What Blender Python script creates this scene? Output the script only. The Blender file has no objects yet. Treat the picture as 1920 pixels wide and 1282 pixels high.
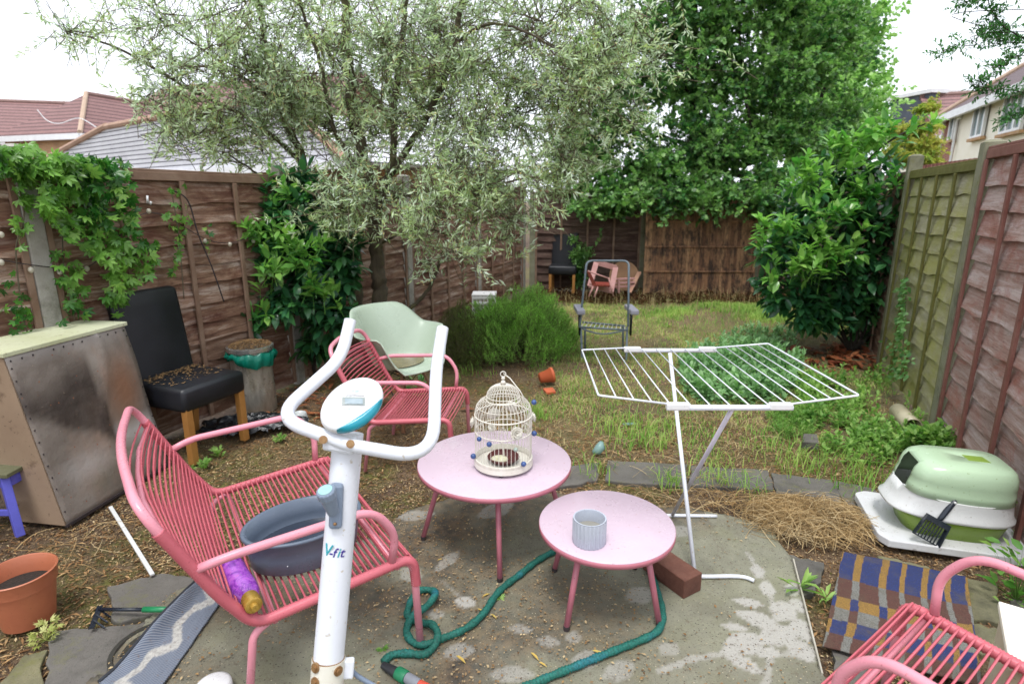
import bpy, math, random
import numpy as np
from mathutils import Vector, Matrix
random.seed(7); RNG = np.random.default_rng(7)
R = math.radians
scene = bpy.context.scene
# ---------------------------------------------------------------- camera
FPX, EYE = 1085.0, 1.6                       # focal length in photo pixels, eye height
PITCH = math.atan(269 / 1085)
CP, SP = math.cos(PITCH), math.sin(PITCH)
cam_d = bpy.data.cameras.new("camera"); cam = bpy.data.objects.new("camera", cam_d)
scene.collection.objects.link(cam); scene.camera = cam
cam.location = (0, 0, EYE); cam.rotation_euler = (math.pi / 2 - PITCH, 0, 0)
cam_d.sensor_width = 36; cam_d.lens = 36 * FPX / 1920
cam_d.clip_start = 0.05; cam_d.clip_end = 600
cam_d.dof.use_dof = True; cam_d.dof.focus_distance = 2.1; cam_d.dof.aperture_fstop = 4.0
# ---------------------------------------------------------------- sky and sun
world = bpy.data.worlds.new("World"); scene.world = world; world.use_nodes = True
wn = world.node_tree; wn.nodes.clear()
wo = wn.nodes.new("ShaderNodeOutputWorld"); wb = wn.nodes.new("ShaderNodeBackground")
sk = wn.nodes.new("ShaderNodeTexSky"); sk.sky_type = 'NISHITA'; sk.sun_disc = False
SUN_EL, SUN_AZ = R(70), R(195)
sk.sun_elevation = SUN_EL; sk.sun_rotation = SUN_AZ; sk.air_density = 1.0; sk.dust_density = 3.0
mx = wn.nodes.new("ShaderNodeMixRGB"); mx.inputs[0].default_value = 0.86
mx.inputs[2].default_value = (9.3, 9.7, 10.4, 1)                      # even white cloud cover
wn.links.new(sk.outputs[0], mx.inputs[1]); wn.links.new(mx.outputs[0], wb.inputs[0])
wb.inputs[1].default_value = 0.105; wn.links.new(wb.outputs[0], wo.inputs[0])
sun_d = bpy.data.lights.new("sun", 'SUN'); sun_d.energy = 1.5; sun_d.angle = R(16); sun_d.color = (1, .98, .95)
sun = bpy.data.objects.new("sun", sun_d); scene.collection.objects.link(sun)
sdir = Vector((math.sin(SUN_AZ) * math.cos(SUN_EL), math.cos(SUN_AZ) * math.cos(SUN_EL), math.sin(SUN_EL)))
sun.rotation_euler = sdir.to_track_quat('Z', 'Y').to_euler(); sun.location = (0, 0, 30)
vs = scene.view_settings; vs.view_transform = 'Standard'; vs.look = 'None'; vs.gamma = 1; vs.exposure = 0.78
scene.cycles.max_bounces = 6; scene.cycles.diffuse_bounces = 3; scene.cycles.glossy_bounces = 2
scene.cycles.transmission_bounces = 4; scene.cycles.transparent_max_bounces = 6
scene.cycles.use_adaptive_sampling = True; scene.cycles.adaptive_threshold = 0.02
# ---------------------------------------------------------------- measuring helpers (surveying the real positions)
def ray(px, py):
    x = (px - 960) / FPX; y = (641 - py) / FPX
    return np.array((x, CP + y * SP, y * CP - SP))
def gp(px, py, z=0.0):
    r = ray(px, py); t = (z - EYE) / r[2]; return (r[0] * t, r[1] * t, z)
def yp(px, py, Y):
    r = ray(px, py); t = Y / r[1]; return (r[0] * t, Y, EYE + r[2] * t)
def dp(px, py, d):
    r = ray(px, py) * d; return (r[0], r[1], EYE + r[2])
def planept(px, py, P, n, off=0.0):
    r = ray(px, py); P = np.array(P, float); n = np.array(n, float)
    t = (n @ (P - np.array((0, 0, EYE))) + off) / (n @ r); return tuple(np.array((0, 0, EYE)) + r * t)
# ---------------------------------------------------------------- mesh helpers
class MB:
    def __init__(s): s.v = []; s.f = []
    def add(s, vs, fs):
        b = len(s.v); s.v += [tuple(map(float, v)) for v in vs]; s.f += [tuple(i + b for i in f) for f in fs]; return s
    def box(s, c, size, M=None, taper=1.0):
        hx, hy, hz = size[0] / 2, size[1] / 2, size[2] / 2
        vs = [(x * (taper if z > 0 else 1), y * (taper if z > 0 else 1), z) for z in (-hz, hz) for x, y in ((-hx, -hy), (hx, -hy), (hx, hy), (-hx, hy))]
        if M is not None: vs = [M @ Vector(v) for v in vs]
        return s.add([(v[0] + c[0], v[1] + c[1], v[2] + c[2]) for v in vs],
                     [(0, 3, 2, 1), (4, 5, 6, 7), (0, 1, 5, 4), (1, 2, 6, 5), (2, 3, 7, 6), (3, 0, 4, 7)])
    def bar(s, a, b, w, h, up=(0, 0, 1)):
        a, b = Vector(a), Vector(b); d = b - a; L = d.length; z = d.normalized(); x = z.cross(Vector(up))
        if x.length < 1e-4: x = z.cross(Vector((0, 1, 0)))
        x.normalize(); y = z.cross(x); M = Matrix((x, y, z)).transposed()
        return s.box((a + b) / 2, (w, h, L), M)
    def tube(s, pts, r, n=8, cap=True):
        P = [Vector(p) for p in pts]; m = len(P)
        rs = list(r) if hasattr(r, '__len__') else [r] * m
        T = [(P[min(i + 1, m - 1)] - P[max(i - 1, 0)]).normalized() for i in range(m)]
        up = Vector((0, 0, 1)) if abs(T[0].z) < .9 else Vector((1, 0, 0))
        N = (up - T[0] * up.dot(T[0])).normalized(); vs = []
        for i in range(m):
            N = (N - T[i] * N.dot(T[i]))
            N = N.normalized() if N.length > 1e-6 else T[i].orthogonal().normalized()
            B = T[i].cross(N)
            for k in range(n):
                a = 2 * math.pi * k / n; vs.append(P[i] + (N * math.cos(a) + B * math.sin(a)) * rs[i])
        fs = [(i * n + k, i * n + (k + 1) % n, (i + 1) * n + (k + 1) % n, (i + 1) * n + k) for i in range(m - 1) for k in range(n)]
        if cap: fs += [tuple(range(n - 1, -1, -1)), tuple((m - 1) * n + k for k in range(n))]
        return s.add(vs, fs)
    def lathe(s, prof, c=(0, 0, 0), n=32, sx=1, sy=1, M=None, cap0=False, cap1=False):
        vs = []
        for r, z in prof:
            for k in range(n):
                a = 2 * math.pi * k / n; v = Vector((r * math.cos(a) * sx, r * math.sin(a) * sy, z))
                if M is not None: v = M @ v
                vs.append(v + Vector(c))
        m = len(prof)
        fs = [(i * n + k, i * n + (k + 1) % n, (i + 1) * n + (k + 1) % n, (i + 1) * n + k) for i in range(m - 1) for k in range(n)]
        if cap0: fs.append(tuple(range(n - 1, -1, -1)))
        if cap1: fs.append(tuple((m - 1) * n + k for k in range(n)))
        return s.add(vs, fs)
    def prism(s, poly, z0, z1):
        n = len(poly)
        vs = [(p[0], p[1], z0) for p in poly] + [(p[0], p[1], z1) for p in poly]
        return s.add(vs, [tuple(range(n - 1, -1, -1)), tuple(range(n, 2 * n))] + [(i, (i + 1) % n, n + (i + 1) % n, n + i) for i in range(n)])
    def ball(s, c, r, n=12, m=8, sc=(1, 1, 1)):
        prof = [(math.sin(math.pi * i / m), -math.cos(math.pi * i / m)) for i in range(m + 1)]
        prof[0] = (1e-3, -1); prof[-1] = (1e-3, 1)
        return s.lathe([(a * r, b * r * sc[2]) for a, b in prof], c, n, sc[0], sc[1], cap0=True, cap1=True)
def build(name, mb, mat, parent=None, smooth=False, world=True, bevel=0, subsurf=0, solid=0, angle=None):
    me = bpy.data.meshes.new(name); vs = mb.v
    if parent is not None and world:
        inv = parent_matrix(parent).inverted(); vs = [tuple(inv @ Vector(v)) for v in vs]
    me.from_pydata(vs, [], mb.f); me.update()
    if mat is not None:
        for m_ in (mat if isinstance(mat, (list, tuple)) else [mat]): me.materials.append(m_)
    o = bpy.data.objects.new(name, me); scene.collection.objects.link(o)
    if parent is not None: o.parent = parent
    if smooth or angle:
        for p in me.polygons: p.use_smooth = True
        if angle is not None:
            try: me.set_sharp_from_angle(angle=R(angle))
            except Exception: pass
    if solid: md = o.modifiers.new("s", 'SOLIDIFY'); md.thickness = solid; md.offset = 0
    if bevel:
        md = o.modifiers.new("b", 'BEVEL'); md.width = bevel; md.segments = 2; md.limit_method = 'ANGLE'
    if subsurf: md = o.modifiers.new("u", 'SUBSURF'); md.levels = subsurf; md.render_levels = subsurf
    return o
def parent_matrix(p):
    M = Matrix.Translation(p.location) @ p.rotation_euler.to_matrix().to_4x4()
    return (parent_matrix(p.parent) @ M) if p.parent else M
def tag(o, label=None, cat=None, group=None, kind=None):
    if label: o['label'] = label
    if cat: o['category'] = cat
    if group: o['group'] = group
    if kind: o['kind'] = kind
    return o
def thing(name, label, cat, loc=(0, 0, 0), rz=0, group=None):
    o = bpy.data.objects.new(name, None); scene.collection.objects.link(o)
    o.location = loc; o.rotation_euler = (0, 0, rz); o.empty_display_size = .1
    return tag(o, label, cat, group)
def copy_tree(o, parent=None):
    c = o.copy(); scene.collection.objects.link(c); c.parent = parent
    for ch in [x for x in scene.collection.objects if x.parent == o]: copy_tree(ch, c)
    return c
def cat_rom(pts, n=8, closed=False):
    P = [np.array(p, float) for p in pts]; out = []; m = len(P)
    for i in range(m if closed else m - 1):
        if closed: a, b, c, d = P[(i - 1) % m], P[i], P[(i + 1) % m], P[(i + 2) % m]
        else: a, b, c, d = P[max(i - 1, 0)], P[i], P[i + 1], P[min(i + 2, m - 1)]
        for k in range(n):
            t = k / n
            out.append(.5 * ((2 * b) + (c - a) * t + (2 * a - 5 * b + 4 * c - d) * t * t + (3 * b - a - 3 * c + d) * t ** 3))
    if not closed: out.append(P[-1])
    return out
def rounded(pts, rad, n=6):
    """polyline with filleted corners"""
    P = [Vector(p) for p in pts]; out = [P[0]]
    rr = rad if hasattr(rad, '__len__') else [rad] * len(P)
    for i in range(1, len(P) - 1):
        a = (P[i - 1] - P[i]); b = (P[i + 1] - P[i]); r = min(rr[i], a.length * .48, b.length * .48)
        a = P[i] + a.normalized() * r; b = P[i] + b.normalized() * r
        for k in range(n + 1):
            t = k / n; out.append(a * (1 - t) ** 2 + P[i] * 2 * t * (1 - t) + b * t * t)
    out.append(P[-1]); return out
def resample(pts, step):
    P = [Vector(p) for p in pts]; out = [P[0].copy()]; acc = 0
    for a, b in zip(P, P[1:]):
        L = (b - a).length; t = step - acc
        while t <= L: out.append(a.lerp(b, t / L)); t += step
        acc = L - (t - step)
    return out
# ---------------------------------------------------------------- value noise in numpy
_tab = RNG.random((256, 256))
def vnoise(x, y, f=1.0, seed=0):
    x = np.asarray(x) * f + seed * 17.3 + 1000; y = np.asarray(y) * f + seed * 31.7 + 1000
    xi = np.floor(x).astype(int); yi = np.floor(y).astype(int); u = x - xi; v = y - yi
    u = u * u * (3 - 2 * u); v = v * v * (3 - 2 * v); g = lambda a, b: _tab[a % 256, b % 256]
    return (g(xi, yi) * (1 - u) + g(xi + 1, yi) * u) * (1 - v) + (g(xi, yi + 1) * (1 - u) + g(xi + 1, yi + 1) * u) * v
def fbm(x, y, f=1.0, seed=0, o=4):
    return sum(vnoise(x, y, f * 2 ** i, seed + i) * .5 ** i for i in range(o)) / sum(.5 ** i for i in range(o))
# ---------------------------------------------------------------- materials
def lin(h):
    if isinstance(h, (tuple, list)): c = h
    else: c = tuple(int(h[i:i + 2], 16) / 255 for i in (0, 2, 4))
    return tuple(x / 12.92 if x <= .04045 else ((x + .055) / 1.055) ** 2.4 for x in c) + (1,)
class NT:
    def __init__(s, name):
        s.m = bpy.data.materials.new(name); s.m.use_nodes = True; s.t = s.m.node_tree
        s.b = s.t.nodes["Principled BSDF"]; s.out = s.t.nodes["Material Output"]; s.co = None
    def n(s, ty, **kw):
        x = s.t.nodes.new(ty)
        for k, v in kw.items():
            if hasattr(x, k): setattr(x, k, v)
        return x
    def l(s, a, b): s.t.links.new(a, b)
    def coord(s, scale=(1, 1, 1), out="Object", rot=(0, 0, 0)):
        if s.co is None: s.co = s.n("ShaderNodeTexCoord")
        m = s.n("ShaderNodeMapping"); m.inputs["Scale"].default_value = scale; m.inputs["Rotation"].default_value = rot
        s.l(s.co.outputs[out], m.inputs[0]); return m.outputs[0]
    def noise(s, scale, detail=5, rough=.6, vec=None, dist=0):
        x = s.n("ShaderNodeTexNoise"); x.inputs["Scale"].default_value = scale; x.inputs["Detail"].default_value = detail
        x.inputs["Roughness"].default_value = rough; x.inputs["Distortion"].default_value = dist
        s.l(vec if vec is not None else s.coord(), x.inputs["Vector"]); return x.outputs["Fac"]
    def vor(s, scale, vec=None, out="Distance"):
        x = s.n("ShaderNodeTexVoronoi"); x.inputs["Scale"].default_value = scale
        s.l(vec if vec is not None else s.coord(), x.inputs["Vector"]); return x.outputs[out]
    def ramp(s, fac, stops):
        x = s.n("ShaderNodeValToRGB"); e = x.color_ramp.elements
        while len(e) < len(stops): e.new(.5)
        for k, (p, c) in enumerate(stops):
            e[k].position = p; e[k].color = (c, c, c, 1) if isinstance(c, (int, float)) else c
        s.l(fac, x.inputs[0]); return x.outputs[0]
    def mix(s, fac, a, b, mode='MIX'):
        x = s.n("ShaderNodeMixRGB"); x.blend_type = mode
        for i, v in ((0, fac), (1, a), (2, b)):
            if isinstance(v, (int, float)): x.inputs[i].default_value = v if i == 0 else (v, v, v, 1)
            elif isinstance(v, tuple): x.inputs[i].default_value = v
            else: s.l(v, x.inputs[i])
        return x.outputs[0]
    def math(s, op, a, b=0.0):
        x = s.n("ShaderNodeMath"); x.operation = op
        for i, v in ((0, a), (1, b)):
            if isinstance(v, (int, float)): x.inputs[i].default_value = v
            else: s.l(v, x.inputs[i])
        return x.outputs[0]
    def attr(s, name, out="Color"):
        x = s.n("ShaderNodeAttribute"); x.attribute_name = name; return x.outputs[out]
    def island(s):
        x = s.n("ShaderNodeNewGeometry"); return x.outputs["Random Per Island"]
    def fin(s, col=None, rough=.6, bump=None, bd=.002, metal=0, spec=None, trans=0, tcol=None, coat=0):
        if col is not None:
            if isinstance(col, tuple): s.b.inputs["Base Color"].default_value = col
            else: s.l(col, s.b.inputs["Base Color"])
        if isinstance(rough, (int, float)): s.b.inputs["Roughness"].default_value = rough
        else: s.l(rough, s.b.inputs["Roughness"])
        s.b.inputs["Metallic"].default_value = metal
        if spec is not None: s.b.inputs["Specular IOR Level"].default_value = spec
        if coat: s.b.inputs["Coat Weight"].default_value = coat; s.b.inputs["Coat Roughness"].default_value = .15
        if bump is not None:
            x = s.n("ShaderNodeBump"); x.inputs["Strength"].default_value = 1; x.inputs["Distance"].default_value = bd
            s.l(bump, x.inputs["Height"]); s.l(x.outputs[0], s.b.inputs["Normal"])
        if trans:
            t = s.n("ShaderNodeBsdfTranslucent"); m = s.n("ShaderNodeMixShader"); m.inputs[0].default_value = trans
            c = tcol if tcol is not None else col
            if isinstance(c, tuple): t.inputs[0].default_value = c
            else: s.l(c, t.inputs[0])
            s.l(s.b.outputs[0], m.inputs[1]); s.l(t.outputs[0], m.inputs[2]); s.l(m.outputs[0], s.out.inputs[0])
        return s.m
def worn(name, c, c2=None, rough=.5, scale=6, dirt=None, dirt_at=.62, bump=.0006, metal=0, spec=None, fine=60, coat=0):
    """painted / plastic surface: soft tone variation, dirt blotches and specks"""
    t = NT(name); c2 = c2 or tuple(v * .8 for v in c[:3]) + (1,)
    col = t.mix(t.ramp(t.noise(scale), [(.3, 0.0), (.75, 1.0)]), c, c2)
    if dirt is not None:
        col = t.mix(t.ramp(t.noise(scale * 3.1, 8, .75), [(dirt_at, 0.0), (dirt_at + .12, .85)]), col, dirt)
        col = t.mix(t.ramp(t.noise(scale * 22, 2, .5), [(.68, 0.0), (.74, .7)]), col, dirt)
    rr = t.ramp(t.noise(scale * 2), [(.3, max(rough - .16, .05)), (.7, min(rough + .08, 1.0))])
    return t.fin(col, rr, t.noise(fine, 3), bump, metal, spec, coat=coat)
def leafmat(name, cols, rough=.45, trans=.35, spec=.4, tint=(.5, .75, .12)):
    t = NT(name); n = len(cols); i = t.island()
    col = t.ramp(i, [(k / max(n - 1, 1), c) for k, c in enumerate(cols)])
    col = t.mix(t.ramp(t.noise(2.3, 3), [(.42, 0.0), (.62, .5)]), col, tuple(v * 1.4 for v in cols[-1][:3]) + (1,))
    tc = t.mix(.5, col, tint + (1,), 'MULTIPLY'); tc = t.mix(1.0, tc, (1.9, 1.9, 1.9, 1), 'MULTIPLY')
    return t.fin(col, rough, trans=trans, tcol=tc, spec=spec)
# ================================================================ materials used all over
def mat_concrete(name, base, dark, light, moss=0.35, sc=3):
    t = NT(name)
    c = t.mix(t.ramp(t.noise(sc, 8, .7), [(.3, 0.0), (.7, 1.0)]), base, light)
    c = t.mix(t.ramp(t.noise(sc * .7, 6, .7), [(.5, 0.0), (.68, .8)]), c, dark)
    if moss: c = t.mix(t.ramp(t.noise(sc * 1.7, 8, .8), [(.52, 0.0), (.66, moss)]), c, lin("6a6a38"))
    c = t.mix(t.ramp(t.noise(sc * 40, 3, .7), [(.62, 0.0), (.72, .75)]), c, tuple(v * .35 for v in dark[:3]) + (1,))
    return t.fin(c, .85, t.noise(sc * 30, 6, .7), .004)
M_POST = mat_concrete("post_concrete", lin("8f8a82"), lin("5e5c50"), lin("a8a49c"), .3, 5)
M_POSTG = mat_concrete("post_concrete_green", lin("706f5c"), lin("4a4b38"), lin("88866f"), .6, 5)
def mat_boards(name, cols, stain, moss=None, moss_amt=0., grain=26):
    t = NT(name)
    v = t.coord((.9, 6, 9))
    c = t.ramp(t.noise(2.2, 7, .7, v, .6), [(.34, cols[0]), (.5, cols[1]), (.68, cols[2])])
    isl = t.ramp(t.island(), [(0, .55), (1, 1.25)])
    c = t.mix(.8, c, isl, 'MULTIPLY')
    big = t.ramp(t.noise(1.7, 5, .7, t.coord((1.3, 1, 2.4)), 1.2), [(.45, 0.0), (.66, .85)])
    c = t.mix(big, c, stain)
    wave = t.noise(grain, 6, .7, t.coord((.5, 1, 6)), 1.0)
    c = t.mix(t.ramp(wave, [(.32, .5), (.5, 0.0)]), c, tuple(x * .4 for x in cols[0][:3]) + (1,))
    if moss is not None:
        c = t.mix(t.ramp(t.noise(1.5, 7, .75, t.coord((1, 1, 1.6))), [(.58 - moss_amt * .3, 0.0), (.75 - moss_amt * .2, moss_amt)]), c, moss)
    return t.fin(c, .82, wave, .006)
W_LEFT = mat_boards("weathered_boards", (lin("503326"), lin("8d6c56"), lin("c2b0a2")), lin("55291a"), lin("6a6840"), .2)
W_MOSS = mat_boards("mossy_boards", (lin("847e6a"), lin("a49d8c"), lin("c0b9ac")), lin("8a8460"), lin("96953e"), .75)
W_RED = mat_boards("red_stained_boards", (lin("8c6a5e"), lin("ad948c"), lin("c6b6b4")), lin("94594a"), lin("8b8278"), .15)
W_BACK = mat_boards("dark_back_boards", (lin("3d2a24"), lin("5e463c"), lin("7b675c")), lin("3a2018"), lin("4a4630"), .3)
W_BATL = worn("batten_brown", lin("8a7260"), lin("6a4e3c"), .8, 5, lin("54402f"))
W_BATG = worn("batten_green", lin("69662e"), lin("545220"), .8, 5, lin("3f3d1c"))
W_BATR = worn("batten_red", lin("82584e"), lin("6a3e34"), .8, 5, lin("4b2a24"))
# ================================================================ the ground
PATIO = [(gp(*p)[0], gp(*p)[1]) for p in ((1540, 1262), (1486, 1050), (1440, 985), (1330, 960), (1150, 938), (1000, 925), (860, 930), (760, 960), (700, 1010), (560, 1050), (420, 1070), (330, 1110), (240, 1200), (150, 1330))]
PATIO += [(-.9, .2), (1.6, .2)]
def inpoly(x, y, poly):
    x = np.asarray(x); y = np.asarray(y); c = np.zeros(x.shape, bool); n = len(poly)
    for i in range(n):
        x1, y1 = poly[i]; x2, y2 = poly[(i + 1) % n]
        k = ((y1 > y) != (y2 > y)) & (x < (x2 - x1) * (y - y1) / (y2 - y1 + 1e-12) + x1); c ^= k
    return c
def gpoly(*pts): return [gp(*p)[:2] for p in pts]
LA, LD = np.array((-2.62, 3.2)), np.array((.371, .929))           # left fence line
RA, RD = np.array((2.94, 3.72)), np.array((.38, .925))            # right fence line
def side_left(x, y): return (x - LA[0]) * LD[1] - (y - LA[1]) * LD[0]     # >0: garden side
def side_right(x, y): return -((x - RA[0]) * RD[1] - (y - RA[1]) * RD[0])
def ground_z(x, y):
    z = (fbm(x, y, 1.6, 3) - .5) * .06 + (fbm(x, y, 9, 5) - .5) * .016
    w = np.clip((np.asarray(y) - 2.9) / .5, 0, 1); near = .012 * (1 - w)
    return z * (.25 + .75 * w) - .012 - near
def axis(lo, hi, st, far):
    a = list(np.arange(lo, hi, st)); s = st; x = lo
    L = []
    while x > -far: s *= 1.35; x -= s; L.append(x)
    s = st; x = a[-1]; H = []
    while x < far: s *= 1.35; x += s; H.append(x)
    return np.array(L[::-1] + a + H)
gx = axis(-4.2, 6.2, .04, 260); gy = axis(-.2, 10.6, .04, 260)
GX, GY = np.meshgrid(gx, gy); GZ = ground_z(GX, GY)
GZ = np.where((np.abs(GX) > 8) | (GY > 12) | (GY < -1), -.03, GZ)
ny, nx = GX.shape; idx = np.arange(nx * ny).reshape(ny, nx)
def npmesh(name, V, F, mat, parent=None, smooth=True):
    me = bpy.data.meshes.new(name); V = np.ascontiguousarray(V, np.float32); F = np.ascontiguousarray(F, np.int32)
    k = F.shape[1]; me.vertices.add(len(V)); me.vertices.foreach_set("co", V.ravel())
    me.loops.add(F.size); me.loops.foreach_set("vertex_index", F.ravel())
    me.polygons.add(len(F)); me.polygons.foreach_set("loop_start", np.arange(0, F.size, k, dtype=np.int32))
    me.polygons.foreach_set("loop_total", np.full(len(F), k, np.int32))
    if smooth: me.polygons.foreach_set("use_smooth", np.ones(len(F), bool))
    me.update(calc_edges=True)
    for m_ in (mat if isinstance(mat, list) else [mat]): me.materials.append(m_)
    o = bpy.data.objects.new(name, me); scene.collection.objects.link(o)
    if parent is not None: o.parent = parent; o.matrix_parent_inverse = parent_matrix(parent).inverted()
    return o
def vcol(o, name, arr):
    a = o.data.color_attributes.new(name, 'FLOAT_COLOR', 'POINT')
    c = np.ones((len(o.data.vertices), 4), np.float32); c[:, :arr.shape[1]] = arr; a.data.foreach_set("color", c.ravel())
lawn = inpoly(GX, GY, gpoly((1040, 690), (1100, 800), (1250, 860), (1560, 880), (1800, 880), (1700, 690), (1480, 552), (1080, 552)))
lw = np.clip((GY - 3.2) / .9, 0, 1) * np.clip((GX - (-.1 + (GY - 4) * .12)) / .5, 0, 1)
green = np.clip(lw * (fbm(GX, GY, 1.3, 9) * 2.0 - .45), 0, 1)
mossn = np.clip((fbm(GX, GY, 2.6, 21) - .47) * 6, 0, 1) * (1 - lw)
soil = np.clip((fbm(GX, GY, 1.7, 33) - .48) * 5, 0, 1)
soil = np.maximum(soil * .8, np.clip((GY - 8.8) / .8, 0, 1) * .9)
soil = np.maximum(soil, np.clip(1 - np.hypot((GX - 3.6) / 1.3, (GY - 6.3) / 1.0), 0, 1) * 1.6)
soil = np.maximum(soil, np.clip(1.2 - side_left(GX, GY) / .5, 0, 1) * .8)
t = NT("garden_soil")
A = t.attr("mask"); sep = t.n("ShaderNodeSeparateColor"); t.l(A, sep.inputs[0])
c = t.mix(t.ramp(t.noise(9, 8, .75), [(.3, 0.0), (.7, 1.0)]), lin("6f5b46"), lin("9a8061"))
c = t.mix(t.ramp(t.noise(60, 5, .8), [(.45, 0.0), (.6, .9)]), c, lin("54402f"))
c = t.mix(t.ramp(t.vor(70), [(.12, .9), (.22, 0.0)]), c, lin("c7b08a"))
c = t.mix(t.ramp(t.noise(24, 6, .85), [(.54, 0.0), (.62, .8)]), c, lin("3a2c20"))
c = t.mix(sep.outputs[2], c, t.mix(t.ramp(t.noise(50, 4), [(.4, 0.0), (.65, 1.0)]), lin("3d3026"), lin("6b5443")))
mossc = t.mix(t.ramp(t.noise(45, 4), [(.35, 0.0), (.65, 1.0)]), lin("4a4a20"), lin("7d7a3a"))
c = t.mix(t.math('MULTIPLY', sep.outputs[1], t.ramp(t.noise(14, 6, .8), [(.38, 0.0), (.58, 1.0)])), c, mossc)
grc = t.mix(t.ramp(t.noise(30, 5), [(.35, 0.0), (.65, 1.0)]), lin("56682c"), lin("7c8a40"))
c = t.mix(t.math('MULTIPLY', sep.outputs[0], t.ramp(t.noise(7, 6, .8), [(.35, 0.0), (.6, 1.0)])), c, grc)
M_SOIL = t.fin(c, .95, t.noise(70, 6, .8), .02)
F = np.stack([idx[:-1, :-1], idx[:-1, 1:], idx[1:, 1:], idx[1:, :-1]], -1).reshape(-1, 4)
g = npmesh("ground", np.stack([GX, GY, GZ], -1).reshape(-1, 3), F, M_SOIL); tag(g, kind="structure")
vcol(g, "mask", np.stack([green, mossn, soil], -1).reshape(-1, 3))
# ---------------------------------------------------------------- concrete patio with stencilled leaf marks
pst = .012
px_ = np.arange(-1.75, 1.45, pst); py_ = np.arange(.3, 3.25, pst); PX, PY = np.meshgrid(px_, py_)
wob = (fbm(PX, PY, 7, 51) - .5) * .10 * np.clip((1.15 - PX) * 4, 0, 1)
ins = inpoly(PX + wob, PY + wob, PATIO)
marks = np.zeros(PX.shape)
def ell(px, py, a, b, ang, s=1.0):
    """bleached print of a leaf; centre read from the picture, size in metres"""
    global marks
    x0, y0, _ = gp(px, py); ca, sa = math.cos(R(ang)), math.sin(R(ang))
    u = ((PX - x0) * ca + (PY - y0) * sa) / a; v = (-(PX - x0) * sa + (PY - y0) * ca) / b
    v = v / np.clip(1.05 - .55 * u * u, .2, 2)
    d = np.hypot(u, v) + (fbm(PX, PY, 40, 61) - .5) * .28
    marks = np.maximum(marks, np.clip((1.04 - d) / .12, 0, 1) * s)
def stroke(pts, w, s=.7):
    global marks
    Q = [gp(*p)[:2] for p in pts]
    for (x1, y1), (x2, y2) in zip(Q, Q[1:]):
        dx, dy = x2 - x1, y2 - y1; L2 = dx * dx + dy * dy
        tt = np.clip(((PX - x1) * dx + (PY - y1) * dy) / L2, 0, 1)
        d = np.hypot(PX - x1 - tt * dx, PY - y1 - tt * dy) + (fbm(PX, PY, 50, 62) - .5) * .02
        marks = np.maximum(marks, np.clip((w - d) / .006, 0, 1) * s)
for e in ((1420, 1075, .055, .028, 75), (1438, 1108, .055, .03, 70), (1403, 1134, .062, .027, -18), (1376, 1180, .052, .022, -14),
          (1468, 1150, .075, .05, 45), (1420, 1165, .085, .042, -30), (1485, 1110, .05, .03, 60), (1460, 1195, .10, .05, 20), (1395, 1210, .095, .052, 20),
          (1390, 1245, .085, .03, -45), (1500, 1140, .05, .045, 30), (1505, 1185, .06, .05, 80), (1500, 1222, .05, .06, 10), (1440, 1228, .05, .028, 10),
          (1254, 1220, .045, .036, 40), (873, 1133, .035, .045, 70), (975, 1183, .05, .022, -10), (1028, 1206, .045, .024, -15), (1075, 1198, .03, .03, 0), (815, 1155, .03, .04, 80), (860, 1225, .06, .04, 10), (1100, 1240, .07, .04, 25), (960, 1268, .08, .035, 0), (1160, 1262, .07, .04, 30), (770, 1080, .05, .06, 40), (840, 1055, .09, .03, 60), (1200, 1120, .07, .05, 30), (1270, 1000, .08, .05, 20), (1260, 940, .09, .04, 20), (930, 960, .12, .06, 40), (780, 970, .1, .05, 10)):
    ell(*e, s=1.0 if e[0] > 1360 or e[0] == 873 else .55)
stroke([(1240, 1262), (1290, 1240), (1370, 1228), (1430, 1230), (1535, 1232)], .016); stroke([(1446, 1225), (1440, 1262), (1430, 1300)], .014); stroke([(1400, 1040), (1440, 1100), (1452, 1160), (1448, 1230)], .012)
stroke([(830, 1095), (860, 1120)], .008, .5)
PZ = .012 + (fbm(PX, PY, 3, 71) - .5) * .008
pi_ = np.arange(PX.size).reshape(PX.shape)
cell = ins[:-1, :-1] & ins[1:, 1:] & ins[1:, :-1] & ins[:-1, 1:]
F = np.stack([pi_[:-1, :-1], pi_[:-1, 1:], pi_[1:, 1:], pi_[1:, :-1]], -1)[cell]
used, inv = np.unique(F, return_inverse=True); F = inv.reshape(-1, 4)
t = NT("patio_concrete"); A = t.attr("mask"); sep = t.n("ShaderNodeSeparateColor"); t.l(A, sep.inputs[0])
c = t.mix(t.ramp(t.noise(2.2, 8, .7), [(.32, 0.0), (.68, 1.0)]), lin("716f60"), lin("908f7b"))
c = t.mix(t.ramp(t.noise(5, 6, .7), [(.45, 0.0), (.7, .6)]), c, lin("7a7a5c"))
c = t.mix(sep.outputs[1], c, t.mix(t.ramp(t.noise(24, 6), [(.4, 0.0), (.6, 1.0)]), lin("6d5b45"), lin("4b453c")))
c = t.mix(t.ramp(t.noise(1.6, 7, .75), [(.52, 0.0), (.66, .4)]), c, lin("5b564a"))
c = t.mix(t.math('MULTIPLY', sep.outputs[0], t.ramp(t.noise(70, 4, .8), [(.3, .72), (.5, 1.0)])), c, lin("a9a69e"))
c = t.mix(t.ramp(t.vor(62), [(.13, .8), (.2, 0.0)]), c, lin("37342e"))
c = t.mix(t.ramp(t.vor(48), [(.07, .9), (.11, 0.0)]), c, lin("c2b79c"))
c = t.mix(t.ramp(t.noise(38, 5, .8), [(.56, 0.0), (.64, .55)]), c, lin("5a4d3c"))
c = t.mix(t.ramp(t.noise(160, 3, .7), [(.6, 0.0), (.68, .6)]), c, lin("33322e"))
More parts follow.
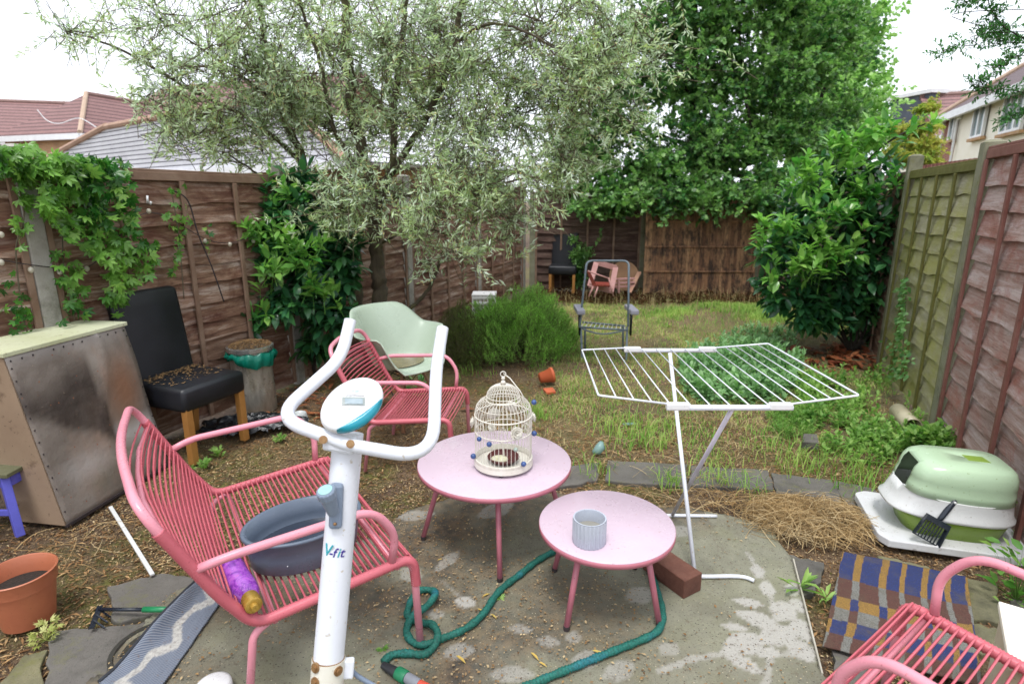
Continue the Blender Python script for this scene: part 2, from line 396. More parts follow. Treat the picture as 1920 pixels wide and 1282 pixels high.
M_PATIO = t.fin(c, t.ramp(t.noise(3), [(.35, .55), (.65, .85)]), t.noise(110, 6, .8), .004)
V = np.stack([PX, PY, PZ], -1).reshape(-1, 3)[used]
dirt = np.clip((fbm(PX, PY, 2.6, 81) - .42) * 3.2, 0, 1) * np.clip((1.0 - PX) / 1.2, .15, 1) + np.clip((PY - 2.45) / .4, 0, .8) * (PX < 1)
dirt = np.clip(dirt, 0, 1)
pt = npmesh("patio", V, F, M_PATIO); tag(pt, kind="structure")
vcol(pt, "mask", np.stack([marks.ravel()[used], dirt.ravel()[used]], -1))
md = pt.modifiers.new("s", 'SOLIDIFY'); md.thickness = .05; md.offset = -1
# raised metal edge strip along the right side of the slab
e = MB(); e.bar(gp(1541, 1268, .008), gp(1487, 1052, .008), .006, .03)
tag(build("patio_edging", e, worn("edging", lin("b5b0a2"), lin("8b8678"), .6, 8, lin("5b5648"))), kind="structure")
# ---------------------------------------------------------------- paving slabs and stones
M_SLAB = mat_concrete("slate_paving", lin("57544f"), lin("35342f"), lin("6d6963"), .6, 3)
M_SLAB2 = mat_concrete("mossy_paving", lin("66634c"), lin("3f3d2e"), lin("7c775a"), .8, 4)
slabs = [((1140, 862), (1290, 870), (1282, 912), (1135, 900)), ((1296, 872), (1440, 882), (1450, 918), (1290, 908)), ((1446, 884), (1560, 898), (1580, 940), (1455, 922)),
         ((1480, 1040), (1545, 1055), (1530, 1110), (1500, 1115)), ((1564, 900), (1640, 915), (1650, 960), (1586, 945)),
         ((200, 1100), (300, 1075), (395, 1085), (330, 1150), (215, 1165)), ((100, 1180), (210, 1170), (300, 1165), (215, 1282), (80, 1300)), ((225, 1175), (320, 1160), (300, 1210), (215, 1290)),
         ((40, 1230), (90, 1215), (75, 1310), (-30, 1310)),
         ((1770, 1075), (1870, 1092), (1890, 1170), (1800, 1150)), ((1790, 1160), (1885, 1180), (1900, 1230), (1790, 1215)), ((1895, 1120), (1960, 1130), (1970, 1230), (1905, 1225)), ((1560, 1215), (1640, 1235), (1640, 1300), (1570, 1290)), ((1650, 1040), (1740, 1060), (1760, 1085), (1650, 1065)),
         ((1000, 880), (1125, 866), (1120, 900), (1020, 915))]
for k, s in enumerate(slabs):
    q = [gp(*p)[:2] for p in s]
    poly = []
    for a, b in zip(q, q[1:] + q[:1]):
        for j in range(6):
            tt = j / 6; w = 0 if j == 0 else .012
            poly.append((a[0] * (1 - tt) + b[0] * tt + random.uniform(-w, w), a[1] * (1 - tt) + b[1] * tt + random.uniform(-w, w)))
    m = MB().prism(poly, -.05, -.004 + random.uniform(.0, .008))
    tag(build("paving_slab", m, M_SLAB2 if k in (9, 10, 8, 13) else M_SLAB, bevel=.006), kind="structure")
# ================================================================ fences
def panel_boards(L, h, gs, seed, bh=.145, wav=.0095):
    rg = np.random.default_rng(seed); m = MB(); n = int(round((h - .02) / bh)); bh = (h - .035) / n; nxs = 26
    for i in range(n):
        z0 = .01 + i * bh; tz = z0 + bh + .028
        ph = rg.random(4) * 6.28; am = wav * (.5 + rg.random())
        xs = np.linspace(.02, L - .02, nxs)
        low = z0 + am * (np.sin(xs * 5.1 + ph[0]) * .6 + np.sin(xs * 11 + ph[1]) * .5 + np.sin(xs * 23 + ph[2]) * .25) + rg.normal(0, .003)
        bow = .006 * np.sin(xs * 4 + ph[3]) + rg.normal(0, .002)
        vs = []
        for x, l, b in zip(xs, low, bow):
            vs += [(x, gs * (.027 + b), l), (x, gs * (.014 + b), l), (x, gs * (-.014 + b * .4), tz), (x, gs * (-.006 + b * .4), tz)]
        fs = []
        for k in range(nxs - 1):
            a = k * 4; b = a + 4
            for q in range(4): fs.append((a + q, a + (q + 1) % 4, b + (q + 1) % 4, b + q))
        fs += [(0, 1, 2, 3), (len(vs) - 4, len(vs) - 3, len(vs) - 2, len(vs) - 1)]
        m.add(vs, fs)
    return m
def fence(name, label, P0, ang, gaps, gs, mats, bat, post_mat, ph, panel_h, bats=3, z0=0.02, seed=1):
    root = thing(name, label, "fence", (P0[0], P0[1], 0), ang)
    x = 0.0; ts = [0.0]
    for gwid in gaps: x += gwid; ts.append(x)
    for k, tx in enumerate(ts):
        m = MB().box((tx, 0, ph[k] / 2), (.095, .11, ph[k]))
        b = len(m.v); hz = ph[k]
        m.add([(tx - .0475, -.055, hz), (tx + .0475, -.055, hz), (tx + .0475, .055, hz), (tx - .0475, .055, hz), (tx - .025, -.03, hz + .018), (tx + .025, -.03, hz + .018), (tx + .025, .03, hz + .018), (tx - .025, .03, hz + .018)],
              [(0, 1, 5, 4), (1, 2, 6, 5), (2, 3, 7, 6), (3, 0, 4, 7), (4, 5, 6, 7)])
        build("post", m, post_mat, root, world=False, bevel=.006)
    for k in range(len(gaps)):
        L = ts[k + 1] - ts[k] - .10; h = panel_h[k]
        pn = build("panel", panel_boards(L, h - .03, gs, seed + k), mats[k], root, world=False, angle=40)
        pn.location = (ts[k] + .05, 0, z0)
        bm = bat[k]
        for fx in [.018] + [L * (j + 1) / (bats + 1) for j in range(bats)] + [L - .018]:
            build("batten", MB().box((fx, gs * .038, h / 2 - .02), (.034, .018, h - .06)), bm, pn, world=False, bevel=.003)
        build("top_rail", MB().box((L / 2, gs * .012, h - .02), (L, .055, .055)), bm, pn, world=False, bevel=.004)
        build("capping", MB().box((L / 2, gs * .0, h + .016), (L, .07, .016)), bm, pn, world=False, bevel=.003)
    return root
fence("boundary_fence", "brown weathered overlap fence with grey concrete posts along the left side of the garden", LA - LD * 1.9, math.atan2(LD[1], LD[0]),
      [1.9, 1.88, 1.9, 1.9, 1.85], -1, [W_LEFT] * 5, [W_BATL] * 5, M_POST, [1.86, 1.86, 1.84, 1.84, 1.84, 1.84], [1.76, 1.74, 1.74, 1.74, 1.74], seed=11)
fence("boundary_fence", "mossy green and red stained overlap fence with tall concrete posts along the right side", RA - RD * 1.95, math.atan2(RD[1], RD[0]),
      [1.95, 1.94, 1.94, 1.94], 1, [W_RED, W_MOSS, W_LEFT, W_BACK], [W_BATR, W_BATG, W_BATL, W_BATL], M_POSTG, [1.95, 1.93, 1.97, 1.95, 1.95], [1.86, 1.80, 1.80, 1.80], seed=31)
BA = np.array((.36, 10.34)); BD = np.array((.9965, -.0836))
fence("boundary_fence", "dark brown overlap fence across the far end of the garden", BA, math.atan2(BD[1], BD[0]),
      [1.92, 1.92, 1.9], -1, [W_BACK, W_BACK, W_BACK], [W_BATL] * 3, M_POSTG, [1.7, 1.8, 1.78, 1.78], [1.72, 1.7, 1.7], seed=51)
# wooden lath screen leaning on the far fence
t = NT("dark_patched_laths"); isl = t.island()
c = t.ramp(isl, [(0, lin("6a4a35")), (.3, lin("916a4c")), (.6, lin("a5805e")), (1, lin("7c5840"))])
c = t.mix(t.ramp(t.noise(3, 6, .75, t.coord((2.5, 1, 1.2))), [(.44, 0.0), (.6, .9)]), c, lin("2a201c"))  # irregular dark patches scattered over every lath row
c = t.mix(t.ramp(t.noise(30, 5, .7, t.coord((2.5, 1, .5))), [(.5, 0.0), (.7, .6)]), c, lin("3a2a20"))
M_LATH = t.fin(c, .85, t.noise(40, 4), .003)
sc = thing("lath_screen", "brown screen of upright wooden laths in four rows leaning on the far fence", "screen", (2.24, 9.77, 0), math.atan2(-.02, 1))
for row in range(4):
    m = MB(); x = 0
    while x < 1.82:
        w = random.uniform(.045, .07); m.box((x + w / 2, random.uniform(-.004, .004) + row * .028, row * .41 + .20), (w - .004, .014, .40)); x += w
    build("lath_row", m, M_LATH, sc, world=False)
    build("rail", MB().box((.91, -.016 + row * .028, row * .41 + .405), (1.84, .018, .03)), M_LATH, sc, world=False, bevel=.003)
for x in (0, 1.83): build("edge_batten", MB().bar((x, -.012, 0), (x, -.012 + .085, 1.64), .03, .02), M_LATH, sc, world=False)
# ================================================================ buildings
def tilemat(name, base, dark, step, lo=.0, line=.14, plain=False):
    t = NT(name); co = t.coord(); sp = t.n("ShaderNodeSeparateXYZ"); t.l(co, sp.inputs[0])
    f = t.math('FRACT', t.math('DIVIDE', sp.outputs[2], step))
    c = t.mix(t.ramp(t.noise(1.1, 6, .7), [(.3, 0.0), (.7, 1.0)]), base, tuple(v * .78 for v in base[:3]) + (1,))
    bx = t.noise(9, 3, .6, t.coord((1, 1, .15)))
    c = t.mix(t.ramp(bx, [(.4, 0.0), (.6, .25)]), c, dark) if not plain else c
    c = t.mix(t.ramp(f, [(line * .6, 1.0), (line, 0.0)]), c, dark)
    return t.fin(c, .75, f, .03)
def brickmat(name, c1, c2, mortar):
    t = NT(name); b = t.n("ShaderNodeTexBrick"); b.inputs["Scale"].default_value = 1
    b.inputs["Brick Width"].default_value = .225; b.inputs["Row Height"].default_value = .075; b.inputs["Mortar Size"].default_value = .008
    b.inputs["Color1"].default_value = c1; b.inputs["Color2"].default_value = c2; b.inputs["Mortar"].default_value = mortar
    v = t.n("ShaderNodeCombineXYZ"); sp = t.n("ShaderNodeSeparateXYZ"); t.l(t.coord(), sp.inputs[0])
    t.l(t.math('ADD', sp.outputs[0], sp.outputs[1]), v.inputs[0]); t.l(sp.outputs[2], v.inputs[1]); t.l(v.outputs[0], b.inputs["Vector"])
    c = t.mix(t.ramp(t.noise(1.2, 5), [(.35, 0.0), (.7, .35)]), b.outputs[0], lin("6e4a3c"))
    return t.fin(c, .85)
M_BRICK = brickmat("red_brick", lin("a0604e"), lin("8a4c3e"), lin("a8978a"))
M_BUFF = brickmat("buff_brick", lin("c59a6c"), lin("b58a60"), lin("b8a68e"))
M_RENDER = worn("cream_render", lin("f2ecde"), lin("ebe4d2"), .8, 1.2, lin("b8a988"), .72)
M_UPVC = worn("white_plastic_trim", lin("e2e2e2"), lin("d0d0d2"), .4, 3, lin("a8a8a2"), .75)
M_BROWNT = tilemat("brown_roof_tiles", lin("8e6a66"), lin("50383a"), .22, line=.34)
M_GREYT = tilemat("pale_grey_roof_tiles", lin("e2e2e8"), lin("44444e"), .155, line=.26, plain=True)
M_PLUMT = tilemat("dark_plum_roof_tiles", lin("6c5a5c"), lin("3b3033"), .2)
M_HIP = worn("pale_hip_tiles", lin("b49c88"), lin("a08874"), .8, 2)
M_RIDGED = worn("dark_ridge_tiles", lin("8b6f68"), lin("765c56"), .8, 2, lin("6e5448"))
M_RIDGE = worn("ridge_tiles", lin("b0917c"), lin("967662"), .8, 2, lin("6e5448"))
tg = NT("window_glass"); tg.fin(tg.mix(tg.ramp(tg.noise(1.4, 2), [(.4, 0.0), (.6, 1.0)]), lin("5f7076"), lin("8d9c9e")), .08, spec=.8); M_PANE = tg.m
M_DORM = worn("dormer_cladding", lin("4d5560"), lin("414854"), .6, 2)
def poly3(m, pts, th=.08):
    """flat sheet with thickness from 3-D outline"""
    P = [Vector(p) for p in pts]; n = (P[1] - P[0]).cross(P[2] - P[0]).normalized() * th; k = len(P)
    return m.add(P + [p - n for p in P], [tuple(range(k)), tuple(range(2 * k - 1, k - 1, -1))] + [(i, (i + 1) % k, k + (i + 1) % k, k + i)[::-1] for i in range(k)])
def window(root, c, d, nrm, w, h, mull=1, sill=None):
    d = Vector((d[0], d[1], 0)); n = Vector((nrm[0], nrm[1], 0)); c = Vector(c); up = Vector((0, 0, 1)); f = MB()
    for s in (-1, 1):
        f.bar(c + d * s * (w / 2 - .04) - up * h / 2 + n * .05, c + d * s * (w / 2 - .04) + up * h / 2 + n * .05, .08, .1, n)
        f.bar(c + up * s * (h / 2 - .04) - d * (w / 2 - .08) + n * .05, c + up * s * (h / 2 - .04) + d * (w / 2 - .08) + n * .05, .1, .08, up)
    for j in range(mull):
        x = -w / 2 + w * (j + 1) / (mull + 1); f.bar(c + d * x - up * (h / 2 - .08) + n * .05, c + d * x + up * (h / 2 - .08) + n * .05, .09, .09, n)
    fr = build("window", f, M_UPVC, root)
    p = MB(); p.add([c + d * sx * (w / 2 - .05) + up * sz * (h / 2 - .05) + n * .03 for sx, sz in ((-1, -1), (1, -1), (1, 1), (-1, 1))], [(0, 1, 2, 3)])
    build("pane", p, M_PANE, fr, solid=.01)
    if sill is not None: build("sill", MB().bar(c - up * (h / 2 + .06) - d * (w / 2 + .1) + n * .06, c - up * (h / 2 + .06) + d * (w / 2 + .1) + n * .06, .16, .1, up), sill, fr)
def wallseg(m, a, b, z0, z1, th, nrm):
    a = Vector((a[0], a[1], 0)); b = Vector((b[0], b[1], 0)); n = Vector((nrm[0], nrm[1], 0)) * th
    q = [a, b, b - n, a - n]; m.add([(p.x, p.y, z) for z in (z0, z1) for p in q], [(0, 1, 2, 3)[::-1], (4, 5, 6, 7), (0, 1, 5, 4), (1, 2, 6, 5), (2, 3, 7, 6), (3, 0, 4, 7)])
# --- low building with a pale tiled hipped roof behind the left fence
d = np.array((.8, -.6)); nr = np.array((-.6, -.8)); Q = np.array((-4.85, 15.3))
eL = Q - d * 27; eR = Q + d * 1.0; apx = gp(200, 240, 4.2); rL = np.array(apx[:2]); rR = rL + d * 11.5; RH = 4.2
hb = thing("low_building", "low building with pale grey tiled roof and orange hip tiles behind the left fence", "building", (Q[0], Q[1], 0))
m = MB(); poly3(m, [(*eL, 2.5), (*eR, 2.5), (*rR, RH), (*rL, RH)]); bk = -nr * 4.5
poly3(m, [(*(rL + bk), 2.5), (*rL, RH), (*rR, RH), (*(eR - nr * 8), 2.5)]); poly3(m, [(*eL, 2.5), (*rL, RH), (*(rL + bk), 2.5)]); poly3(m, [(*eR, 2.5), (*(eR - nr * 8), 2.5), (*rR, RH)])
build("roof", m, M_GREYT, hb)
build("hip_tiles", MB().tube([(*eL, 2.55), (*rL, RH + .06)], .13, 8), M_RIDGE, hb)
build("ridge_tiles", MB().tube([(*rL, RH + .04), (*rR, RH + .04), (*eR, 2.55)], .12, 8), M_RIDGE, hb)
m = MB(); wallseg(m, eL - nr * .45 + d, eR - nr * .45 - d, 0, 2.46, .3, nr); wallseg(m, eR - nr * .45 - d, eR - nr * 7.5 - d, 0, 2.4, .3, d); build("wall", m, M_BUFF, hb)
build("gutter", MB().bar((*(eL + nr * .06), 2.40), (*(eR + nr * .06), 2.40), .14, .2), M_UPVC, hb)
# --- two-storey houses far left
def house(name, label, fl, fr_, depth_dir, dep, ez, rz_, wall, roof, hipL=0., hipR=0., over=.35):
    """front eave from fl to fr_ (plan points), roof runs back by dep along depth_dir"""
    fl, fr_ = np.array(fl, float), np.array(fr_, float); u = (fr_ - fl) / np.linalg.norm(fr_ - fl); dd = np.array(depth_dir, float)
    root = thing(name, label, "house", (fl[0], fl[1], 0)); m = MB()
    a, b = fl, fr_; c, e = fr_ + dd * dep, fl + dd * dep; r1 = fl + dd * dep / 2 + u * hipL; r2 = fr_ + dd * dep / 2 - u * hipR
    poly3(m, [(*a, ez), (*b, ez), (*r2, rz_), (*r1, rz_)], .1); poly3(m, [(*c, ez), (*e, ez), (*r1, rz_), (*r2, rz_)], .1)
    if hipL > 0: poly3(m, [(*e, ez), (*a, ez), (*r1, rz_)], .1)
    if hipR > 0: poly3(m, [(*b, ez), (*c, ez), (*r2, rz_)], .1)
    build("roof", m, roof, root)
    w = MB(); i = over; q = [a + (u + dd) * i, b + (-u + dd) * i, c + (-u - dd) * i, e + (u - dd) * i]
    w.prism([tuple(p) for p in q], 0, ez - .12)
    if hipL == 0: w.add([(*q[0], ez - .12), (*q[3], ez - .12), (*(r1 + u * i), rz_ - .25)], [(0, 1, 2)])
    if hipR == 0: w.add([(*q[1], ez - .12), (*q[2], ez - .12), (*(r2 - u * i), rz_ - .25)], [(0, 2, 1)])
    build("wall", w, wall, root)
    g_ = MB(); g_.bar((*(a - dd * .05), ez - .14), (*(b - dd * .05), ez - .14), .16, .28)
    if hipL: g_.bar((*(a - u * .05), ez - .14), (*(e - u * .05), ez - .14), .16, .28)
    build("gutter", g_, M_UPVC, root); build("ridge_tiles", MB().tube([(*r1, rz_ + .03), (*r2, rz_ + .03)], .13, 8), M_RIDGED, root)
    if hipL: build("hip_tiles", MB().tube([(*a, ez + .05), (*r1, rz_ + .05)], .12, 8), M_HIP, root)
    return root, u, dd
P1 = gp(-160, 258, 4.8)[:2]; P2 = gp(106, 264, 4.8)[:2]
u = (np.array(P2) - P1); u /= np.linalg.norm(u); dd = np.array((-u[1], u[0])) 
h1, u1, d1 = house("brick_house", "low terraced brick house with brown roof at the far left edge", P1, P2, dd, 11, 4.8, 7.5, M_BRICK, M_BROWNT)
window(h1, Vector((*(np.array(gp(68, 288, 4.0)[:2])), 3.9)) + Vector((*(np.array(dd) * -0.2), 0)), u1, -d1, 1.2, 1.3)
wq = np.array(P1) + u1 * (np.linalg.norm(np.array(P2) - P1) * .80) + d1 * .33; h1w = [x for x in scene.collection.objects if x.parent == h1 and x.name.startswith("window")][0]
q0 = gp(150, 250, 4.8)[:2]; q1 = np.array(q0) + np.array((.297, .955)) * 15
u = np.array((.297, .955)); dd = np.array((-.955, .297))
house("brick_house", "brown roofed house with a pale hip line behind the pale tiled roof", q0, q1, dd, 6.4, 4.8, 7.3, M_BUFF, M_BROWNT, hipL=3.2)
q0 = yp(172, 238, 46)[:2]; q1 = yp(620, 238, 40)[:2]; u = (np.array(q1) - q0); u /= np.linalg.norm(u)
house("brick_house", "tallest brown roofed house far behind the olive tree", q0, q1, (-u[1], u[0]), 10, 6.4, 10.2, M_BRICK, M_BROWNT, hipL=2.5)
# --- houses beyond the right fence
wd = np.array((.363, .932)); wn_ = np.array((-.932, .363)); W0 = np.array((16.3, 19.8))
h, uu, dd2 = house("semi_detached_house", "cream rendered and red brick house with white windows above the right fence", W0 + wd * 8.1 + wn_ * .35, W0 - wd * 9 + wn_ * .35, -wn_, 9.0, 5.05, 8.3, M_RENDER, M_PLUMT, hipL=3.0)
m = MB(); wallseg(m, W0 + wd * 6.05 + wn_ * .03, W0 + wd * 7.75 + wn_ * .03, 0, 4.9, .1, wn_); build("brick_bay", m, M_BRICK, h)
m = MB(); wallseg(m, W0 + wd * 6.05 + wn_ * .05, W0 + wd * 7.75 + wn_ * .05, 2.35, 2.55, .1, wn_); build("string_course", m, M_BUFF, h)
for (cx, cy, w, hh, mu) in ((1840, 222, 1.25, 1.35, 1), (1905, 205, 1.7, 1.4, 2), (1789, 234, .62, 1.2, 0)):
    c = planept(cx, cy, (*W0, 0), (*wn_, 0), .05 if mu else .09); window(h, c, wd, wn_, w, hh, mu, M_BUFF)
for px, pyt in ((1797, 214), (1772, 222)):
    c = planept(px, pyt, (*W0, 0), (*wn_, 0), .14); build("downpipe", MB().tube([(c[0], c[1], 4.9), (c[0], c[1], 0)], .045, 8), M_UPVC, h)
c = planept(1799, 219, (*W0, 0), (*wn_, 0), .1); build("wall_lamp", MB().ball(c, .12), M_UPVC, h)
q0 = yp(1655, 268, 38)[:2]; q1 = yp(1800, 262, 33)[:2]; u = (np.array(q1) - q0); u /= np.linalg.norm(u); dd = np.array((-u[1], u[0]))
h, _, _ = house("terraced_house", "distant brown roofed house with a dark grey flat dormer at the right", q0, q1, dd, 8, 5.0, 7.6, M_RENDER, M_BROWNT)
ce = np.array(yp(1716, 215, 36)); M3 = Matrix(((u[0], dd[0], 0), (u[1], dd[1], 0), (0, 0, 1)))
build("dormer", MB().box((ce[0] + dd[0], ce[1] + dd[1], ce[2]), (2.6, 3.0, 1.9), M3), M_DORM, h); build("dormer_roof", MB().box((ce[0] + dd[0], ce[1] + dd[1], ce[2] + 1.05), (3.0, 3.4, .2), M3), M_UPVC, h)
q0 = np.array(yp(1752, 262, 31)[:2]); q1 = q0 + np.array((5.5, -2.2)); u = (q1 - q0) / np.linalg.norm(q1 - q0)
house("terraced_house", "reddish gabled house between the cream house and the dormer house", q0, q1, (-u[1], u[0]), 9, 4.7, 7.2, M_BRICK, M_BROWNT)
wr_ = thing("overhead_cable", "thin pale cable sagging in front of the brown roofs at the left", "cable", yp(100, 232, 27)); build("wire", MB().tube(cat_rom([yp(70, 206, 27), yp(88, 226, 27), (yp(112, 232, 27)), yp(148, 222, 27), yp(182, 240, 27), yp(215, 262, 27)], 5), .018, 5), M_UPVC, wr_, smooth=True)
h = thing("picket_railing", "red brown picket railing behind the mossy fence panel", "railing", (5.6, 6.6, 0)); m = MB()
ra = Vector(yp(1725, 312, 7.6)); rb = Vector(yp(1850, 300, 6.0)); ra.z = rb.z = 1.93
for k in range(16):
    p = ra.lerp(rb, k / 15); m.box((p.x, p.y, 1.0), (.035, .035, 2.0))
m.bar(ra - Vector((0, 0, .04)), rb - Vector((0, 0, .04)), .03, .06); build("pickets", m, W_BATR, h)
# ================================================================ pink string chairs
M_PINKT = worn("pale_pink_tube", lin("d98f9c"), lin("cf8492"), .36, 5, lin("b0636c"), .70, fine=200)
M_PINKC = worn("coral_pink_cord", lin("c56670"), lin("b65762"), .4, 7, lin("8f3a44"), .74, fine=200)
M_PINKTOP = worn("pale_pink_metal", lin("c2afbb"), lin("b8a4b0"), .34, 3, lin("a98a8c"), .72, fine=150)
M_PINKLEG = worn("rose_metal_leg", lin("b76f7c"), lin("a8616f"), .45, 6, lin("7d4a52"), .70)
M_BLACKCAP = worn("dark_rubber", lin("3a3032"), lin("2a2526"), .7, 20)
def wire_chair(name, label, W, origin, ang, group):
    root = thing(name, label, "chair" if W < .8 else "bench", origin, ang, group); rt = .014
    y0 = W / 2
    def side(y): return [(.285, y, 0), (.272, y, .375), (-.245, y, .335), (-.33, y, .47), (-.49, y, .80)]
    # main frame: one continuous tube, bowed top
    cor = rounded(side(-y0) + [(-.53, 0, .815)] + side(y0)[::-1], [0, .07, .05, .05, .10, .9, .10, .05, .05, .07, 0], 7)
    # clip the middle so the top rail is a gentle bow
    build("frame", MB().tube(cor, rt, 10), M_PINKT, root, world=False, smooth=True)
    for s in (-1, 1):
        y = s * y0
        path = resample(rounded([(.279, y, .26), (.272, y, .375), (-.245, y, .335), (-.33, y, .47), (-.452, y, .72)], [0, .07, .05, .05, 0], 7), .0045)
        rr = [rt + (.0048 if k % 2 else .0022) for k in range(len(path))]
        build("cord_wrap", MB().tube(path, rr, 8), M_PINKC, root, world=False, smooth=True)
        build("rear_leg", MB().tube(rounded([(-.20, y * .985, .33), (-.255, y * .985, .30), (-.30, y, 0)], .03), .0125, 8), M_PINKT, root, world=False, smooth=True)
        arm = rounded([(-.385, y, .575), (-.30, y * 1.045, .600), (.13, y * 1.06, .615), (.205, y * 1.045, .50), (.195, y, .385)], [0, .06, .085, .05, 0], 7)
        build("armrest", MB().tube(arm, .0135, 10), M_PINKT, root, world=False, smooth=True)
        build("foot_cap", MB().lathe([(.0155, 0), (.0155, .022)], (.285, y, 0), 10, cap0=True, cap1=True), M_BLACKCAP, root, world=False)
    # seat and back strings, side to side
    m = MB(); P = resample(rounded([(.268, 0, .36), (.255, 0, .376), (-.245, 0, .335)], .02), .0205)
    for k, p in enumerate(P):
        sg = -.004 * math.sin(k * 1.7); n = 7; j = random.uniform(-.002, .002)
        pts = [(p.x + j * math.sin(math.pi * i / n), -y0 + W * i / n, p.z + .012 - .007 * math.sin(math.pi * i / n)) for i in range(n + 1)]
        m.tube(pts, .0036, 5, cap=False)
        m.tube([(q[0] + .006, q[1], q[2] - .024) for q in pts], .0034, 5, cap=False)
    build("seat_strings", m, M_PINKC, root, world=False, smooth=True)
    m = MB(); P = resample([(-.265, 0, .365), (-.33, 0, .47), (-.452, 0, .72)], .0125)
    for k, p in enumerate(P):
        n = 8; t_ = k / len(P); bow = .004 + .045 * t_ ** 2; o = .012 if k % 2 else -.012
        pts = [(p.x + o - bow * math.sin(math.pi * i / n), -y0 + W * i / n, p.z + .3 * o) for i in range(n + 1)]
        m.tube(pts, .0036, 5, cap=False)
    build("back_strings", m, M_PINKC, root, world=False, smooth=True)
    m = MB(); m.tube([(.215, -y0, .352), (.215, y0, .352)], .010, 8); m.tube([(-.19, -y0, .322), (-.19, y0, .322)], .010, 8)
    build("cross_tube", m, M_PINKT, root, world=False, smooth=True)
    b = MB().tube([(-.440, -y0, .695), (-.480, -y0 * .45, .70), (-.486, 0, .70), (-.480, y0 * .45, .70), (-.440, y0, .695)], .009, 8)
    build("back_bar", b, M_PINKT, root, world=False, smooth=True)
    return root
f1 = np.array((.834, .552)); l1 = np.array((-.552, .834)); nf = np.array((-.335, 1.79))
c1 = nf + l1 * .475 - f1 * .285
wire_chair("garden_bench", "wide two seat pink string chair at the front left holding the grey tub", .95, (c1[0], c1[1], 0.012), math.atan2(f1[1], f1[0]), "pink string garden seats")
c2 = np.array((-.335, 3.44)) - np.array((1, -.1)) * .25
ch2 = wire_chair("garden_armchair", "pink string armchair behind the white handlebar, in front of the pale green chair", .6, (c2[0], c2[1], 0.0), math.atan2(-.1, 1), "pink string garden seats")
ch2.scale = (.92, .95, .94)
f3 = np.array((-.587, .81)); c3 = np.array((1.235, 1.551)) + np.array((-.826, -.564)) * .30 - f3 * .27
wire_chair("garden_armchair", "pink string armchair cut off at the bottom right, standing over the striped rug", .6, (c3[0], c3[1], 0.0), math.atan2(f3[1], f3[0]), "pink string garden seats")
# ================================================================ round pink tables
def round_table(label, c, r, h, a0, sp, z=0.012):
    root = thing("round_table", label, "table", (c[0], c[1], z), 0, "round pink metal tables")
    build("tabletop", MB().lathe([(.001, h - .004), (r - .004, h - .004), (r, h), (r, h + .006), (r - .004, h + .009), (.001, h + .0085)], n=96), M_PINKTOP, root, world=False, angle=50)
    build("rim", MB().lathe([(r - .006, h - .018), (r + .001, h - .016), (r + .0012, h + .004), (r - .002, h + .004)], n=96), M_PINKLEG, root, world=False, smooth=True)
    for k in range(4):
        a = a0 + k * math.pi / 2; ca, sa = math.cos(a), math.sin(a)
        lg = build("leg", MB().tube([(ca * r * .66, sa * r * .66, h - .006), (ca * sp, sa * sp, .012)], [.0125, .0115], 12), M_PINKLEG, root, world=False, smooth=True)
        build("foot_cap", MB().lathe([(.0125, -.001), (.0128, .018)], (ca * sp, sa * sp, 0), 12, cap0=True, cap1=True), M_BLACKCAP, lg, world=False)
    build("underframe", MB().tube([(math.cos(a0) * r * .66, math.sin(a0) * r * .66, h - .014), (-math.cos(a0) * r * .66, -math.sin(a0) * r * .66, h - .014)], .009, 8), M_PINKLEG, root, world=False)
    return root
TB = (-.082, 2.50); TS = (.375, 2.058)
round_table("larger round pink table with the white birdcage standing on it", TB, .357, .39, math.atan2(-.03, -.34), .345)
round_table("smaller round pink table with the ribbed grey pot standing on it", TS, .266, .331, math.atan2(-.19, -.17), .252)
# ================================================================ birdcage
M_CREAM = worn("cream_painted_wire", lin("dcd8cd"), lin("cfcabc"), .45, 10, lin("a59c88"), .76)
M_CREAM2 = worn("cream_punched_band", lin("d5d1c6"), lin("bcb6a6"), .6, 40, lin("8f836c"), .6)
M_BEAD = worn("blue_bead", lin("3c568a"), lin("2f4572"), .35, 30)
ZT = .012 + .39 + .0095
cg = thing("birdcage", "small white wire birdcage with flowers and blue beads on the larger pink table", "birdcage", (gp(944, 872, ZT)[0], gp(944, 872, ZT)[1], ZT))
rc = .128
build("base", MB().lathe([(.001, .022), (rc, .022), (rc + .007, .014), (rc + .007, .018), (rc + .004, .05), (rc, .05), (rc, .024)], n=64), M_CREAM, cg, world=False, smooth=False, angle=35)
build("base_band", MB().lathe([(rc + .0045, .024), (rc + .0055, .024), (rc + .0052, .047), (rc + .0042, .047)], n=64), M_CREAM2, cg, world=False)
def cage_prof():
    dome = [(rc, .05), (rc, .235)] + [(rc * math.cos(a) * 1.0, .235 + .062 * math.sin(a)) for a in np.linspace(.15, math.pi / 2 - .62, 6)]
    return dome
low = [(rc, .05), (rc, .25), (rc * .985, .27), (rc * .93, .293), (rc * .82, .312), (rc * .66, .322)]
upp = [(rc * .58, .318), (rc * .585, .335), (rc * .55, .352), (rc * .46, .370), (rc * .30, .384), (rc * .10, .390)]
m = MB(); nb = 44
for k in range(nb):
    a = 2 * math.pi * k / nb; m.tube([(r_ * math.cos(a), r_ * math.sin(a), z_) for r_, z_ in low], .0013, 4, cap=False)
build("cage_bars", m, M_CREAM, cg, world=False)
m = MB()
for k in range(32):
    a = 2 * math.pi * k / 32; m.tube([(r_ * math.cos(a), r_ * math.sin(a), z_) for r_, z_ in upp], .0014, 4, cap=False)
build("dome_bars", m, M_CREAM, cg, world=False)
def ring(m, r_, z_, w=.002, c=(0, 0), n=40):
    pts = [(c[0] + r_ * math.cos(2 * math.pi * i / n), c[1] + r_ * math.sin(2 * math.pi * i / n), z_) for i in range(n + 1)]; m.tube(pts, w, 6, cap=False)
m = MB()
